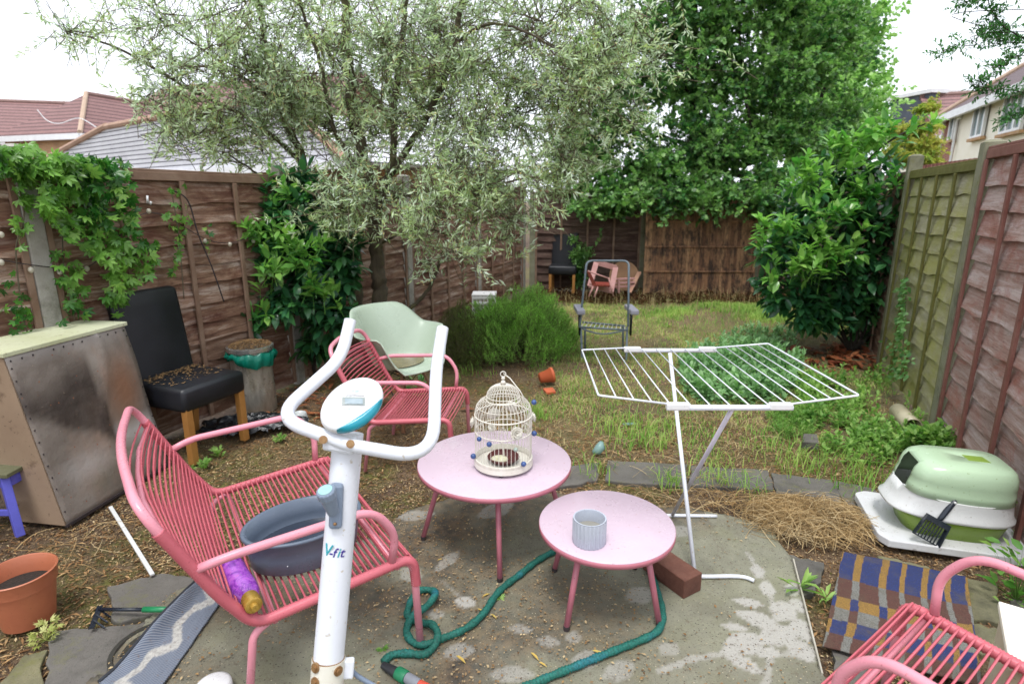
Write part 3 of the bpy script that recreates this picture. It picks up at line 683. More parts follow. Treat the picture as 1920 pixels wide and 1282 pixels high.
for r_, z_, w in ((rc, .25, .0034), (rc, .175, .0028), (rc * .60, .320, .003), (rc * .585, .337, .0018), (rc * .93, .292, .0016)): ring(m, r_, z_, w)
build("hoops", m, M_CREAM, cg, world=False, smooth=True)
m = MB()                                                            # scrollwork between the hoops
for k in range(16):
    a = 2 * math.pi * k / 16
    for s in (1, -1):
        m.tube([((rc + .001) * math.cos(a + s * x * .19), (rc + .001) * math.sin(a + s * x * .19), .176 + .072 * y) for x, y in ((-1, 0), (-.6, .5), (0, .9), (.5, .75), (.35, .45), (.1, .55))], .0011, 4)
build("scrollwork", m, M_CREAM, cg, world=False)
m = MB().ball((0, 0, .399), .011).ball((0, 0, .418), .0085); ringp = [(.012 * math.cos(a), 0, .437 + .012 * math.sin(a)) for a in np.linspace(0, 2 * math.pi, 18)]
m.tube(ringp, .0022, 6, cap=False); build("finial", m, M_CREAM, cg, world=False, smooth=True)
build("hook", MB().tube([(0, .004, .44), (.03, .0, .418), (.075, -.02, .365), (.098, -.03, .325)], .0026, 6), M_CREAM, cg, world=False, smooth=True)
def rose(c, r_, out):
    m = MB(); o = Vector(out).normalized(); x = o.orthogonal().normalized(); y = o.cross(x)
    for lay, (n, rr, tilt) in enumerate(((6, 1.0, .25), (5, .72, .55), (4, .45, .9))):
        for k in range(n):
            a = 2 * math.pi * (k + .5 * lay) / n; dirn = x * math.cos(a) + y * math.sin(a); tan = o.cross(dirn)
            base = Vector(c) + o * (.002 * lay); v = []
            for i in range(4):
                t_ = i / 3
                for j in (-1, -.4, .4, 1):
                    w = r_ * rr * .55 * math.sin(.5 + 1.9 * t_) * (1 if i < 3 else .75)
                    v.append(base + dirn * r_ * rr * t_ * math.cos(tilt) + o * (r_ * rr * t_ * math.sin(tilt) + .006 * t_ * t_ * abs(j)) + tan * w * j)
            m.add(v, [(i * 4 + j, i * 4 + j + 1, i * 4 + j + 5, i * 4 + j + 4) for i in range(3) for j in range(3)])
    return m
for a, z_, rr in ((-65, .208, .030), (-175, .215, .027), (10, .225, .024), (75, .235, .028), (110, .20, .03), (-110, .238, .018)):
    ca, sa = math.cos(R(a)), math.sin(R(a)); build("flower", rose(((rc + .003) * ca, (rc + .003) * sa, z_), rr, (ca, sa, .15)), M_CREAM, cg, world=False, smooth=True, solid=.001)
for a, z_, r_ in ((-50, .058, .012), (-165, .062, .013), (-138, .170, .011), (-115, .160, .012), (-8, .165, .0125), (-14, .318, .012), (60, .12, .010), (-80, .05, .0)):
    if r_: build("bead", MB().ball(((rc + .012) * math.cos(R(a)), (rc + .012) * math.sin(R(a)), z_), r_, 14, 10), M_BEAD, cg, world=False, smooth=True)
m = MB().tube([((rc + .004) * math.cos(R(-66)), (rc + .004) * math.sin(R(-66)), .18), ((rc + .006) * math.cos(R(-66)), (rc + .006) * math.sin(R(-66)), .14)], .0008, 4)
build("pearl_string", m, M_CREAM, cg, world=False)
build("pearl", MB().ball(((rc + .008) * math.cos(R(-66)), (rc + .008) * math.sin(R(-66)), .134), .010, 14, 10), worn("pearl", lin("9aa79c"), lin("84928a"), .25, 20), cg, world=False, smooth=True)
for a in (-95, 25, 145): build("foot", MB().ball((rc * .93 * math.cos(R(a)), rc * .93 * math.sin(R(a)), .009), .009, 10, 8), M_BLACKCAP, cg, world=False, smooth=True)
cd = thing("candle_holder", "dark red dish with a thin bent white candle inside the birdcage", "candle", (cg.location.x, cg.location.y, ZT + .024))
build("dish", MB().lathe([(.001, 0), (.055, 0), (.074, .02), (.070, .026), (.052, .012), (.001, .010)], n=28), worn("red_brown_dish", lin("5a2422"), lin("42191a"), .5, 20, lin("8d7f58"), .62), cd, world=False, smooth=True)
build("wax", MB().lathe([(.001, .02), (.018, .024), (.034, .018), (.036, .012)], (-.018, -.012, 0), n=18, sx=1.1), worn("pale_wax", lin("d9d6bd"), lin("b4b08a"), .6, 60), cd, world=False, smooth=True)
build("candle_stem", MB().tube([(.004, 0, .012), (0, 0, .05), (-.006, 0, .085), (-.012, 0, .098)], [.0048, .0045, .004, .003], 10), M_CREAM, cd, world=False, smooth=True)
# ================================================================ ribbed pot
M_POTG = worn("pale_grey_ceramic", lin("b3b8c2"), lin("a0a6b3"), .3, 5, lin("8d9096"), .76)
pc = gp(1105, 1017, .012 + .34); pt_ = thing("plant_pot", "pale grey ribbed round pot half full of water on the smaller pink table", "pot", (pc[0], pc[1] + .01, .352))
m = MB(); n = 96; vs = []
for z_ in (0, .004, .045, .048, .092, .097):
    for k in range(n):
        a = 2 * math.pi * k / n; rb = .062 + (.0014 * (1 if (k // 2) % 2 else -1) if .002 < z_ < .094 else -.001) - (.001 if z_ == .0 else 0); vs.append((rb * math.cos(a), rb * math.sin(a), z_))
m.add(vs, [(i * n + k, i * n + (k + 1) % n, (i + 1) * n + (k + 1) % n, (i + 1) * n + k) for i in range(5) for k in range(n)])
m.lathe([(.0605, .0972), (.0615, .099), (.0565, .099), (.0555, .095), (.0545, .02), (.001, .018)], n=64)
m.lathe([(.001, .0005), (.06, .0005)], n=32)
build("pot_body", m, M_POTG, pt_, world=False, angle=30)
tw = NT("murky_water"); tw.fin(lin("8d8a80"), .05, tw.noise(8, 2), .002, spec=.8); M_WATER = tw.m
build("water", MB().lathe([(.001, .052), (.0548, .052)], n=48), M_WATER, pt_, world=False)
# ================================================================ exercise stepper column with handlebar
M_WHITE = worn("white_powder_coat", lin("d9dce2"), lin("cfd2da"), .32, 3, lin("b2a58e"), .80, fine=120)
M_WPLA = worn("white_plastic", lin("dedede"), lin("d2d3d5"), .35, 3, lin("b0aca2"), .78)
M_RUST = worn("rusty_bolt", lin("a5855c"), lin("7a5536"), .5, 60, lin("4a3020"), .62, metal=.5)
M_TEAL = worn("teal_plastic", lin("2492a6"), lin("1d8497"), .3, 6)
M_LOGOP = worn("purple_print", lin("3b2a86"), lin("33247a"), .4, 20); M_LOGOT = worn("teal_print", lin("2f9aa6"), lin("2a909c"), .4, 20); M_LOGOG = worn("faint_print", lin("a4bcb8"), lin("b4c4c4"), .4, 20)
M_GREYP = worn("grey_blue_plastic", lin("7d8a9c"), lin("6d7b8e"), .45, 10, lin("5c6470"), .7)
ex = thing("exercise_machine", "white exercise machine column with U shaped handlebar and small display standing in front", "exercise machine", (-.50, 1.02, 0.012))
DP = 1.37
pt0 = Vector(dp(651, 836, DP)); pt1 = Vector(dp(616, 1236, DP)); pt2 = Vector(dp(604, 1420, DP)); ax = (pt0 - pt1).normalized()
build("column", MB().tube([pt0 + ax * .03, pt1], .0352, 40), M_WHITE, ex, smooth=True, angle=50)
build("column_socket", MB().tube([pt1 + ax * .004, pt2], .0385, 40), worn("white_socket", lin("d8d6cc"), lin("cbc6b6"), .4, 6, lin("a8906a"), .62), ex, angle=50)
build("rust_ring", MB().tube([pt1 + ax * .006, pt1 + ax * .001], .0372, 40), M_RUST, ex)
camr = (Vector((0, 0, EYE)) - pt1).normalized(); sx = ax.cross(camr).normalized(); camr = sx.cross(ax).normalized()
for px, py in ((594, 1250), (640, 1261), (594, 1276)):
    q = Vector(dp(px, py, DP - .03)); side = -1 if px < 620 else 1; dr = (camr + sx * (.75 * (1 if side > 0 else -1)) * -1).normalized()
    dr = (q - (pt1 + ax * (q - pt1).dot(ax))).normalized(); q = pt1 + ax * (q - pt1).dot(ax) + dr * .038
    bl = build("bolt", MB().tube([q - dr * .004, q + dr * .003], .0115, 16).tube([q + dr * .003, q + dr * .0075], .0075, 6), M_RUST, ex)
br = pt1 - ax * .035 + sx * (-.0 + .036)
build("side_bracket", MB().bar(pt1 - ax * .0 + sx * .040 + camr * .0, pt1 - ax * .045 + sx * .040, .02, .04, sx), M_WHITE, ex, bevel=.004)
base_c = Vector((-.49, 1.0, .03))
build("base_rail", MB().tube([Vector((-.49, .55, .045)), Vector((-.49, 1.0, .045))], .025, 12).tube([pt2, Vector((-.50, 1.02, .05))], .037, 24), M_WHITE, ex, smooth=True)
build("foot_tube", MB().tube([(-.78, 1.02, .037), (-.2, 1.02, .037)], .025, 16).tube([(-.75, .55, .037), (-.23, .55, .037)], .025, 16), M_WHITE, ex, smooth=True)
build("strap", MB().tube(cat_rom([dp(648, 1236, DP + .02), dp(665, 1262, DP + .03), dp(700, 1284, DP + .05), dp(730, 1300, DP + .06)], 5), .006, 6), M_GREYP, ex, smooth=True)
hb_ = [dp(657, 600, 1.50), dp(640, 672, 1.47), dp(516, 783, 1.33), dp(655, 834, 1.315), dp(812, 862, 1.33), dp(818, 690, 1.47), dp(830, 615, 1.52)]
hp = rounded(hb_, [0, .075, .07, .02, .10, .05, 0], 9)
build("handlebar", MB().tube(hp, .0155, 20), M_WHITE, ex, smooth=True, angle=60)
build("clamp", MB().bar(dp(608, 826, 1.325), dp(668, 836, 1.325), .034, .036, (0, 0, 1)), M_WHITE, ex, bevel=.008)
for px, py in ((606, 824), (657, 832)):
    q = Vector(dp(px, py, 1.325)); v = (Vector((0, 0, EYE)) - q).normalized()
    build("bolt", MB().tube([q + v * .012, q + v * .0275], .0095, 18).tube([q + v * .0275, q + v * .0295], .006, 12), M_RUST, ex, smooth=False)
# console pod: an egg shaped shell with a flat face
cc = Vector(dp(661, 760, 1.335)); vN = (Vector((0, .0, EYE)) - cc).normalized(); vN = (vN + Vector((0, -.05, .55))).normalized()
vx0 = Vector((1, 0, 0)); vx0 = (vx0 - vN * vx0.dot(vN)).normalized(); vy0 = vN.cross(vx0)
a_ = R(48); VX = (vx0 * math.cos(a_) + vy0 * math.sin(a_)); VY = vN.cross(VX)
MC = Matrix((VX, VY, vN)).transposed(); RX, RY = .079, .056
prof = [(.001, -.030), (.45, -.028), (.80, -.018), (.97, -.006), (1.0, .002), (.985, .009), (.93, .0145), (.82, .0175), (.5, .0195), (.001, .020)]
v = MB()
for_l = [(r_ * 1.0, z_) for r_, z_ in prof]
vs = []; n = 48
for r_, z_ in for_l:
    for k in range(n):
        a = 2 * math.pi * k / n; vs.append(cc + MC @ Vector((r_ * RX * math.cos(a), r_ * RY * math.sin(a), z_)))
v.add(vs, [(i * n + k, i * n + (k + 1) % n, (i + 1) * n + (k + 1) % n, (i + 1) * n + k) for i in range(len(for_l) - 1) for k in range(n)])
pod = build("display_pod", v, M_WPLA, ex, smooth=True)
def onpod(u, w, z=.0): return cc + MC @ Vector((u, w, z))
dx = vx0; ang0 = -a_
def P2(u, w, z):    # u right, w up in the picture-aligned frame of the pod face
    c, s = math.cos(ang0), math.sin(ang0); return onpod(u * c - w * s, u * s + w * c, z)
m = MB(); m.add([P2(u, w, .0212) for u, w in ((-.022, -.009), (.029, -.006), (.027, .014), (-.024, .011))], [(0, 1, 2, 3)])
build("screen_bezel", m, worn("silver_bezel", lin("868f8d"), lin("7a8381"), .4, 30), pod, solid=.001)
m = MB(); m.add([P2(u, w, .0222) for u, w in ((-.015, -.006), (.024, -.0035), (.0225, .0095), (-.0165, .007))], [(0, 1, 2, 3)])
build("screen", m, worn("lcd_screen", lin("8e9ea6"), lin("83949c"), .2, 10), pod, solid=.001)
build("ridge", MB().tube([P2(-.017, .016, .020), P2(.003, .0185, .0215), P2(.024, .0185, .0195)], .0022, 8), M_WPLA, pod, smooth=True)
cres = []
for k in range(15): a = -.75 * math.pi + .0 + k / 14 * 1.15; a = R(-158 + k / 14 * 118) + 0; cres.append((1.008 * RX * math.cos(a - 0), 1.008 * RY * math.sin(a)))
# teal insert along the lower right rim
m = MB(); vs = []; K = 22
for k in range(K + 1):
    a = R(-150 + 105 * k / K); w_ = math.sin(math.pi * k / K) ** .6 * .34
    for r_, z_ in ((1.004, .001), (.992, .0095), (.95 - .0, .0142), (1.0 - w_ * .55, .0176), (1.0 - w_, .0198)):
        r_ = min(r_, 1.004) if w_ > .02 else .99; vs.append(onpod(r_ * RX * math.cos(a), r_ * RY * math.sin(a), z_ + .0012))
m.add(vs, [(k * 5 + j, k * 5 + j + 1, (k + 1) * 5 + j + 1, (k + 1) * 5 + j) for k in range(K) for j in range(4)])
build("teal_insert", m, M_TEAL, pod, smooth=True, solid=.001)
def text(name, s, loc, xdir, ydir, size, mat, parent, shear=.3, ext=.0004):
    cu = bpy.data.curves.new(name, 'FONT'); cu.body = s; cu.size = size; cu.shear = shear; cu.extrude = ext; cu.align_x = 'CENTER'; cu.align_y = 'CENTER'; cu.offset = size * .012
    o = bpy.data.objects.new(name, cu); scene.collection.objects.link(o); cu.materials.append(mat)
    x = Vector(xdir).normalized(); y = Vector(ydir); y = (y - x * y.dot(x)).normalized(); z = x.cross(y)
    M = Matrix((x, y, z)).transposed().to_4x4(); M.translation = Vector(loc)
    bpy.context.view_layer.update(); me = bpy.data.meshes.new_from_object(o.evaluated_get(bpy.context.evaluated_depsgraph_get())); bpy.data.objects.remove(o)
    o = bpy.data.objects.new(name, me); scene.collection.objects.link(o)
    o.parent = parent; o.matrix_local = parent_matrix(parent).inverted() @ M; return o
text("printed_letters", "V-fit", P2(.001, .028, .0212), P2(1, 0, 0) - P2(0, 0, 0), P2(0, 1, 0) - P2(0, 0, 0), .011, M_LOGOG, pod)
text("printed_letters", "mode  set", P2(-.012, -.016, .0212), P2(1, 0, 0) - P2(0, 0, 0), P2(0, 1, 0) - P2(0, 0, 0), .005, M_LOGOG, pod, 0)
# V-fit on the column, letters curved round the tube
lc = Vector(dp(629, 1026, DP)); s0 = (lc - pt1).dot(ax); 
def oncol(dxm, up, r_=.0356):
    th = dxm / .0352; return pt1 + ax * (s0 + up) + (camr * math.cos(th) + sx * math.sin(th)) * r_
for ch, u_, mt in (("V", -.027, M_LOGOT), ("-", -.0165, M_LOGOP), ("f", -.0085, M_LOGOP), ("i", .001, M_LOGOT), ("t", .009, M_LOGOP)):
    p = oncol(u_, 0.0 if ch != "V" else .004); th = u_ / .0352; xd = sx * math.cos(th) - camr * math.sin(th)
    text("printed_letter", ch, p, xd, ax, .030 if ch != "V" else .04, mt, ex, .25)
m = MB()
for k in range(10):
    pass
# tension knob in its grey bracket
kb = Vector(dp(627, 958, DP - .045)); 
build("knob_bracket", MB().bar(Vector(dp(632, 905, DP - .038)), Vector(dp(629, 990, DP - .038)), .030, .026, camr), M_GREYP, ex, bevel=.008)
k0 = Vector(dp(622, 952, DP - .06)); k1 = Vector(dp(607, 910, DP - .095))
build("knob_neck", MB().tube([k0 - (k1 - k0) * .2, k0.lerp(k1, .55)], [.013, .0185], 24), M_GREYP, ex, angle=50)
kd = (k1 - k0).normalized(); m = MB(); n = 60; vs = []
for z_, rr in ((0, .0195), (.003, .0205), (.018, .0205), (.021, .019), (.0212, .001)):
    M_ = kd.to_track_quat('Z', 'Y').to_matrix()
    for k in range(n):
        a = 2 * math.pi * k / n; r2 = rr + (.0008 if k % 4 < 2 and .002 < z_ < .019 else 0); vs.append(k0.lerp(k1, .5) + M_ @ Vector((r2 * math.cos(a), r2 * math.sin(a), z_)))
m.add(vs, [(i * n + k, i * n + (k + 1) % n, (i + 1) * n + (k + 1) % n, (i + 1) * n + k) for i in range(4) for k in range(n)])
kn = build("tension_knob", m, M_GREYP, ex); q = k0.lerp(k1, .5) + kd * .0215
build("knob_disc", MB().tube([q, q + kd * .0012], .0155, 24), worn("faded_teal_disc", lin("7fb5ae"), lin("a7c4be"), .5, 60), kn)
q = Vector(dp(628, 982, DP - .055)); build("screw", MB().ball(q, .004), M_RUST, ex, smooth=True)
# ================================================================ grey tub and bottle on the bench
M_TUB = worn("slate_blue_plastic", lin("5d6878"), lin("525d6c"), .38, 6, lin("6d7686"), .76)
ZS = .012 + .352 + .012
tc_ = gp(566, 975, ZS + .125); tb = thing("washing_up_tub", "oval slate blue plastic tub with water on the front pink seat", "tub", (tc_[0] + .005, tc_[1], ZS + .004), R(38))
m = MB().lathe([(.001, 0), (.9, 0), (.96, .008), (1.0, .06), (1.04, .118), (1.075, .120), (1.085, .126), (1.07, .131), (1.0, .130), (.96, .07), (.90, .014), (.001, .012)], n=64, sx=.19, sy=.14)
m.v = [(x, y, z + .0) for x, y, z in m.v]
build("tub_body", m, M_TUB, tb, world=False, smooth=True)
tw = NT("tub_water"); tw.fin(lin("2d3441"), .04, tw.noise(6, 2), .002, spec=.9)
build("water", MB().lathe([(.001, .045), (.935, .045)], n=64, sx=.19, sy=.14), tw.m, tb, world=False)
m = MB()
for k in range(26): m.ball((random.gauss(.0, .07), random.gauss(-.06, .025), .0455), random.uniform(.001, .0035), 8, 5, (1, 1, .4))
build("bubbles", m, M_WPLA, tb, world=False, smooth=True)
t = NT("purple_label"); c = t.ramp(t.noise(22, 6, .8, dist=1.5), [(.3, lin("3d1a66")), (.45, lin("7a2c9c")), (.58, lin("a45abf")), (.7, lin("b2448f"))])
c = t.mix(t.ramp(t.vor(140), [(.1, 1.0), (.16, 0.0)]), c, lin("b9b28e")); M_PURP = t.fin(c, .3, coat=.3)
M_GOLD = worn("gold_cap", lin("b08d3e"), lin("9c7a30"), .35, 20, metal=.3)
b0 = Vector(gp(432, 1060, .425)); b1 = Vector(gp(472, 1128, .425)); bd = (b1 - b0).normalized(); bt = thing("bottle", "purple plastic bottle with gold cap lying on the front pink seat beside the tub", "bottle", tuple(b0))
M_ = bd.to_track_quat('Z', 'Y').to_matrix()
LB = (b1 - b0).length
def blathe(m, pr, n=28, sx=1, sy=1):
    vs = [b0 + M_ @ Vector((r_ * math.cos(2 * math.pi * k / n) * sx, r_ * math.sin(2 * math.pi * k / n) * sy, z_)) for r_, z_ in pr for k in range(n)]
    m.add(vs, [(i * n + k, i * n + (k + 1) % n, (i + 1) * n + (k + 1) % n, (i + 1) * n + k) for i in range(len(pr) - 1) for k in range(n)]); return m
build("bottle_body", blathe(MB(), [(.001, -.01), (.030, -.01), (.038, 0), (.041, .02), (.038, .07), (.040, LB * .62), (.037, LB * .8), (.026, LB * .93), (.022, LB * .96)], sy=.85), M_PURP, bt, smooth=True)
build("cap", blathe(MB(), [(.026, LB * .90), (.0265, LB * .92), (.025, LB * 1.09), (.022, LB * 1.10), (.012, LB * 1.10), (.010, LB * 1.16), (.001, LB * 1.16)]), M_GOLD, bt, angle=40)
# ================================================================ drying rack
rk = thing("drying_rack", "white wire clothes drying rack with spread wings and crossed legs", "drying rack", (.81, 2.45, 0.012))
ZR = .85; fl = Vector(gp(1250, 764, ZR)); frr = Vector(gp(1486, 764, ZR)); bl = Vector(gp(1185, 660, ZR + .0)); br_ = Vector(gp(1350, 655, ZR)); 
xl, xr, yn, yf = fl.x, frr.x, fl.y, gp(1255, 657, ZR)[1]
for yy in (yn, yf): build("frame_tube", MB().tube([(xl, yy, ZR), (xr, yy, ZR)], .011, 12), M_WHITE, rk, smooth=True)
m = MB()
for k in range(7):
    x = xl + .015 + (xr - xl - .03) * k / 6; m.tube([(x, yn, ZR + .009), (x, yf, ZR + .009)], .0028, 6)
build("centre_wires", m, M_WHITE, rk, smooth=True)
def wing(nc, fc, xa):
    nc, fc = Vector(nc), Vector(fc); m = MB(); a = Vector((xa, yn, ZR + .014)); b = Vector((xa, yf, ZR + .014))
    m.tube(rounded([a, nc, fc, b], .012, 4), .0042, 8); w = MB()
    for k in range(1, 5 if xa > .8 else 4): t_ = k / (5 if xa > .8 else 4); w.tube([a.lerp(nc, t_), b.lerp(fc, t_)], .0027, 6)
    o = build("wing", m, M_WHITE, rk, smooth=True); build("wire", w, M_WHITE, o, smooth=True)
nl = yp(1122, 741, yn); fl_ = yp(1091, 656, yf); nr_ = yp(1611, 741, yn); fr2 = yp(1440, 644, yf)
wing(nl, fl_, xl + .01); wing(nr_, fr2, xr - .01)
for x in (xl + .04, xr - .045):
    for y in (yn, yf): build("hinge", MB().box((x, y, ZR + .006), (.085, .026, .026)), M_WPLA, rk, bevel=.005)
xc = gp(1290, 764, ZR)[0]
x1, x2 = .815, .80
fA = Vector(gp(1303, 1078, .02)); fB = Vector(gp(1260, 966, .02)); tA = Vector((fA.x, yf, ZR)); tB = Vector((gp(1374, 764, ZR)[0], yn, ZR))
tA = Vector(gp(1256, 662, ZR))
M_LEGG = worn("greyish_tube", lin("bdb8c2"), lin("a9a3ae"), .4, 8, lin("8d8478"), .7)
build("leg", MB().tube([fA, tA], .0095, 12), M_WHITE, rk, smooth=True); build("leg", MB().tube([fB, tB], .009, 12), M_LEGG, rk, smooth=True)
build("foot_bar", MB().tube(cat_rom([gp(1216, 1074, .022), gp(1306, 1080, .022), gp(1385, 1080, .022), gp(1414, 1088, .022)], 4), .0085, 10), M_WHITE, rk, smooth=True)
build("foot_bar", MB().tube(cat_rom([gp(1150, 964, .022), gp(1260, 966, .022), gp(1344, 967, .022)], 4), .0085, 10), M_WHITE, rk, smooth=True)
# ================================================================ brick
M_BRK = worn("red_brown_brick", lin("6b4436"), lin("54342a"), .9, 14, lin("47332a"), .6, bump=.002, fine=90)
p1, p2 = Vector(gp(1232, 1050, .09)), Vector(gp(1292, 1090, .09)); a = math.atan2(-.88, .48)
bk = tag(build("brick", MB().box((0, 0, .0425), (.235, .105, .085)), M_BRK, world=False, bevel=.004), "single dark red brick lying on the patio beside the smaller pink table", "brick")
q = gp(1262, 1052, .10); bk.location = (q[0] - .004, q[1] - .0, .012); bk.rotation_euler = (0, 0, R(-58))
# ================================================================ hose
t = NT("crinkled_hose_fabric"); c = t.ramp(t.noise(5, 3), [(.38, lin("0f5a4c")), (.55, lin("17665a")), (.7, lin("1d6a7c"))])
c = t.mix(t.ramp(t.noise(120, 3), [(.45, 0.0), (.62, .6)]), c, lin("0a3a33")); M_HOSE = t.fin(c, .7, t.noise(160, 3), .002)
HP = [(719, 1240), (735, 1227), (764, 1224), (794, 1226), (813, 1212), (821, 1195), (810, 1177), (790, 1167), (769, 1158), (764, 1148), (770, 1128), (779, 1112), (794, 1105), (811, 1107), (817, 1120), (808, 1135), (794, 1148), (777, 1158), (765, 1170), (763, 1187), (774, 1203), (794, 1208), (812, 1203), (829, 1196), (861, 1184), (887, 1168), (910, 1145), (929, 1116), (949, 1096), (974, 1077), (1007, 1051), (1042, 1032), (1085, 1018), (1130, 1018), (1175, 1030), (1210, 1052), (1223, 1080), (1233, 1112), (1242, 1145), (1240, 1170), (1228, 1186), (1200, 1200), (1152, 1219), (1087, 1245), (1023, 1271), (960, 1298), (900, 1330)]
hz = [gp(x, y, .027) for x, y in HP]; hz = [(x, y, z + (.018 if 14 <= k <= 17 or 4 <= k <= 5 and 0 else 0) + (.016 if k in (5, 6) else 0)) for k, (x, y, z) in enumerate(hz)]
path = resample([tuple(p) for p in cat_rom(hz, 12)], .0042)
rr = [(.0128 + (.0022 if k % 3 == 0 else 0) + .0012 * math.sin(k * .37) + random.uniform(-.0006, .0006)) for k in range(len(path))]
hs = thing("garden_hose", "dark green crinkled fabric hose looped across the concrete under the pink tables", "hose", (0, 1.9, .012))
build("hose_tube", MB().tube(path, rr, 10), M_HOSE, hs, smooth=True)
def seg(name, a, b, r0, r1, mat, z=.03):
    a, b = Vector(gp(*a, z)), Vector(gp(*b, z)); build(name, MB().tube([a, a.lerp(b, .12), a.lerp(b, .88), b], [r0 * .93, r0, r1, r1 * .93], 20), mat, hs, angle=40)
seg("hose_collar", (718, 1246), (746, 1262), .013, .018, worn("black_plastic", lin("26282c"), lin("1e2024"), .5, 10)); seg("green_collar", (745, 1260), (762, 1270), .022, .022, worn("green_plastic", lin("1c7a52"), lin("196e49"), .45, 10))
seg("grey_coupling", (762, 1269), (786, 1282), .018, .017, worn("grey_plastic", lin("85888f"), lin("797c84"), .5, 10)); seg("spray_handle", (784, 1281), (850, 1312), .015, .014, worn("orange_red_plastic", lin("d0503c"), lin("c24836"), .45, 10))
# ================================================================ litter box, tray and scoop
u_ = np.array((.96, -.28)); v_ = np.array((.28, .96)); TA = math.atan2(-.28, .96)
o_ = np.array(gp(1668, 1012, .05)[:2])
tr = thing("board_tray", "white laminated board stained with mud under the green litter box", "tray", (o_[0], o_[1], 0), TA)
M_BOARD = worn("muddy_white_board", lin("cfd0d2"), lin("bdbdba"), .4, 5, lin("5a5140"), .60)
pl = [(0, 0), (.56, 0), (.60, .05), (.60, .47), (.02, .50), (-.035, .46), (-.035, .05)]
pp = rounded([(x, y, 0) for x, y in pl] + [(0, 0, 0)], .02, 3)
build("board", MB().prism([(p[0], p[1]) for p in pp[:-1]], .012, .05), M_BOARD, tr, world=False, bevel=.006)
lbx = thing("litter_box", "green and white hooded cat litter box with open end facing left", "litter box", (*(o_ + u_ * .30 + v_ * .235), .051), TA)
def sell(hx, hy, z, p=3.2, n=96, dx=0.0, wave=0.0, wa=0):
    out = []
    for k in range(n):
        a = 2 * math.pi * k / n; c, s = math.cos(a), math.sin(a); r_ = (abs(c) ** p + abs(s) ** p) ** (-1 / p)
        out.append((dx + r_ * c * hx, r_ * s * hy, z + wave * math.cos(2 * a + wa)))
    return out
def loft(rings, skip=None):
    m = MB(); n = len(rings[0]); vs = [p for r_ in rings for p in r_]; fs = []
    for i in range(len(rings) - 1):
        for k in range(n):
            if skip and skip(i, k, n): continue
            fs.append((i * n + k, i * n + (k + 1) % n, (i + 1) * n + (k + 1) % n, (i + 1) * n + k))
    return m.add(vs, fs)
M_LG = worn("pale_green_plastic", lin("b0c7a8"), lin("a6be9c"), .22, 3, lin("8a9a70"), .78); M_MG = worn("lime_green_plastic", lin("7f9a3c"), lin("748f34"), .4, 4, lin("56602c"), .62); M_LW = worn("offwhite_plastic", lin("d5d6d4"), lin("c6c7c6"), .3, 3, lin("a09c90"), .74)
HX, HY = .235, .175
m = loft([sell(HX * .84, HY * .86, 0), sell(HX * .95, HY * .95, .07), sell(HX * .98, HY * .98, .105)]); m.f.append(tuple(range(95, -1, -1)))
build("lower_tub", m, M_MG, lbx, world=False, smooth=True, solid=.003)
def open_skip(z0):
    def f(i, k, n):
        return False
    return f
W1 = [(1.03, .098, .004), (1.045, .105, .004), (1.045, .112, .004), (1.0, .125, .006), (.985, .165, .010), (.965, .200, .014), (.97, .205, .014)]
m = loft([sell(HX * s_, HY * s_, z_, 3.2, 96, 0.0, w_, R(-20)) for s_, z_, w_ in W1], lambda i, k, n: i >= 5 and 158 < 360 * k / n < 202)
m.v = [(x - .03 * max(0, (-x / HX - .55) / .45) * max(0, 1 - (z - .12) / .09) if z > .105 else x, y, z) for x, y, z in m.v]
build("middle_ring", m, M_LW, lbx, world=False, smooth=True, solid=.004)
G1 = [(.95, .198, .014, 0), (.93, .235, .012, .004), (.905, .268, .007, .008), (.912, .273, .007, .008), (.885, .310, .002, .012), (.83, .335, 0, .016), (.74, .348, 0, .02), (.4, .353, 0, .03), (.02, .354, 0, .03)]
m = loft([sell(HX * s_, HY * s_, z_, 4.2, 96, dx_, w_, R(-20)) for s_, z_, w_, dx_ in G1], lambda i, k, n: i <= 4 and 157 < 360 * k / n < 203)
build("hood", m, M_LG, lbx, world=False, smooth=True, solid=.004)
m = MB(); m.prism([(.035, -.035), (.125, -.035), (.115, .03), (.03, .03)], .3525, .3565)
build("handle_recess", m, M_MG, lbx, world=False, bevel=.003)

s0 = o_ + u_ * .0; sp0 = Vector((*(o_ + u_ * .085 + v_ * -.005), .055)); sp1 = Vector((*(o_ + u_ * .17 + v_ * .075), .19))
sc_ = thing("litter_scoop", "black slotted litter scoop leaning on the green litter box", "scoop", tuple(sp0))
M_BLK = worn("glossy_black_plastic", lin("1c2430"), lin("151a22"), .28, 6)
sd = Vector((*(u_ * .05 + v_ * .03), .10)).normalized(); sxv = Vector((*u_, -.35)); sxv = (sxv - sd * sxv.dot(sd)).normalized(); sn = sxv.cross(sd)
def SC(a, b, c=0): return Vector(gp(1737, 1010, .075)) + (sxv * a + sd * b + sn * c) * 1.12
m = MB(); H_ = .085
for s in (-1, 1): m.bar(SC(s * .052, -.005), SC(s * .046, .085), .006, .022, sn)
m.bar(SC(-.052, -.004, -.004), SC(.052, -.004, -.004), .005, .012, sn); m.bar(SC(-.048, .083), SC(.048, .083), .026, .02, sn)
for k in range(8): m.bar(SC(-.045 + k * .0129, -.004, -.005), SC(-.041 + k * .0118, .078, -.005), .0045, .004, sn)
m.bar(SC(-.047, .036, -.005), SC(.047, .036, -.005), .004, .004, sn)
build("scoop_basket", m, M_BLK, sc_); build("handle", MB().tube([SC(0, .082), SC(.006, .11, -.004), SC(.014, .19, -.008), SC(.015, .20, -.008)], [.009, .012, .0135, .008], 14), M_BLK, sc_, smooth=True)
build("hang_hole", MB().ball(SC(.014, .186, .004), .006, 10, 6), M_LW, sc_, smooth=True)
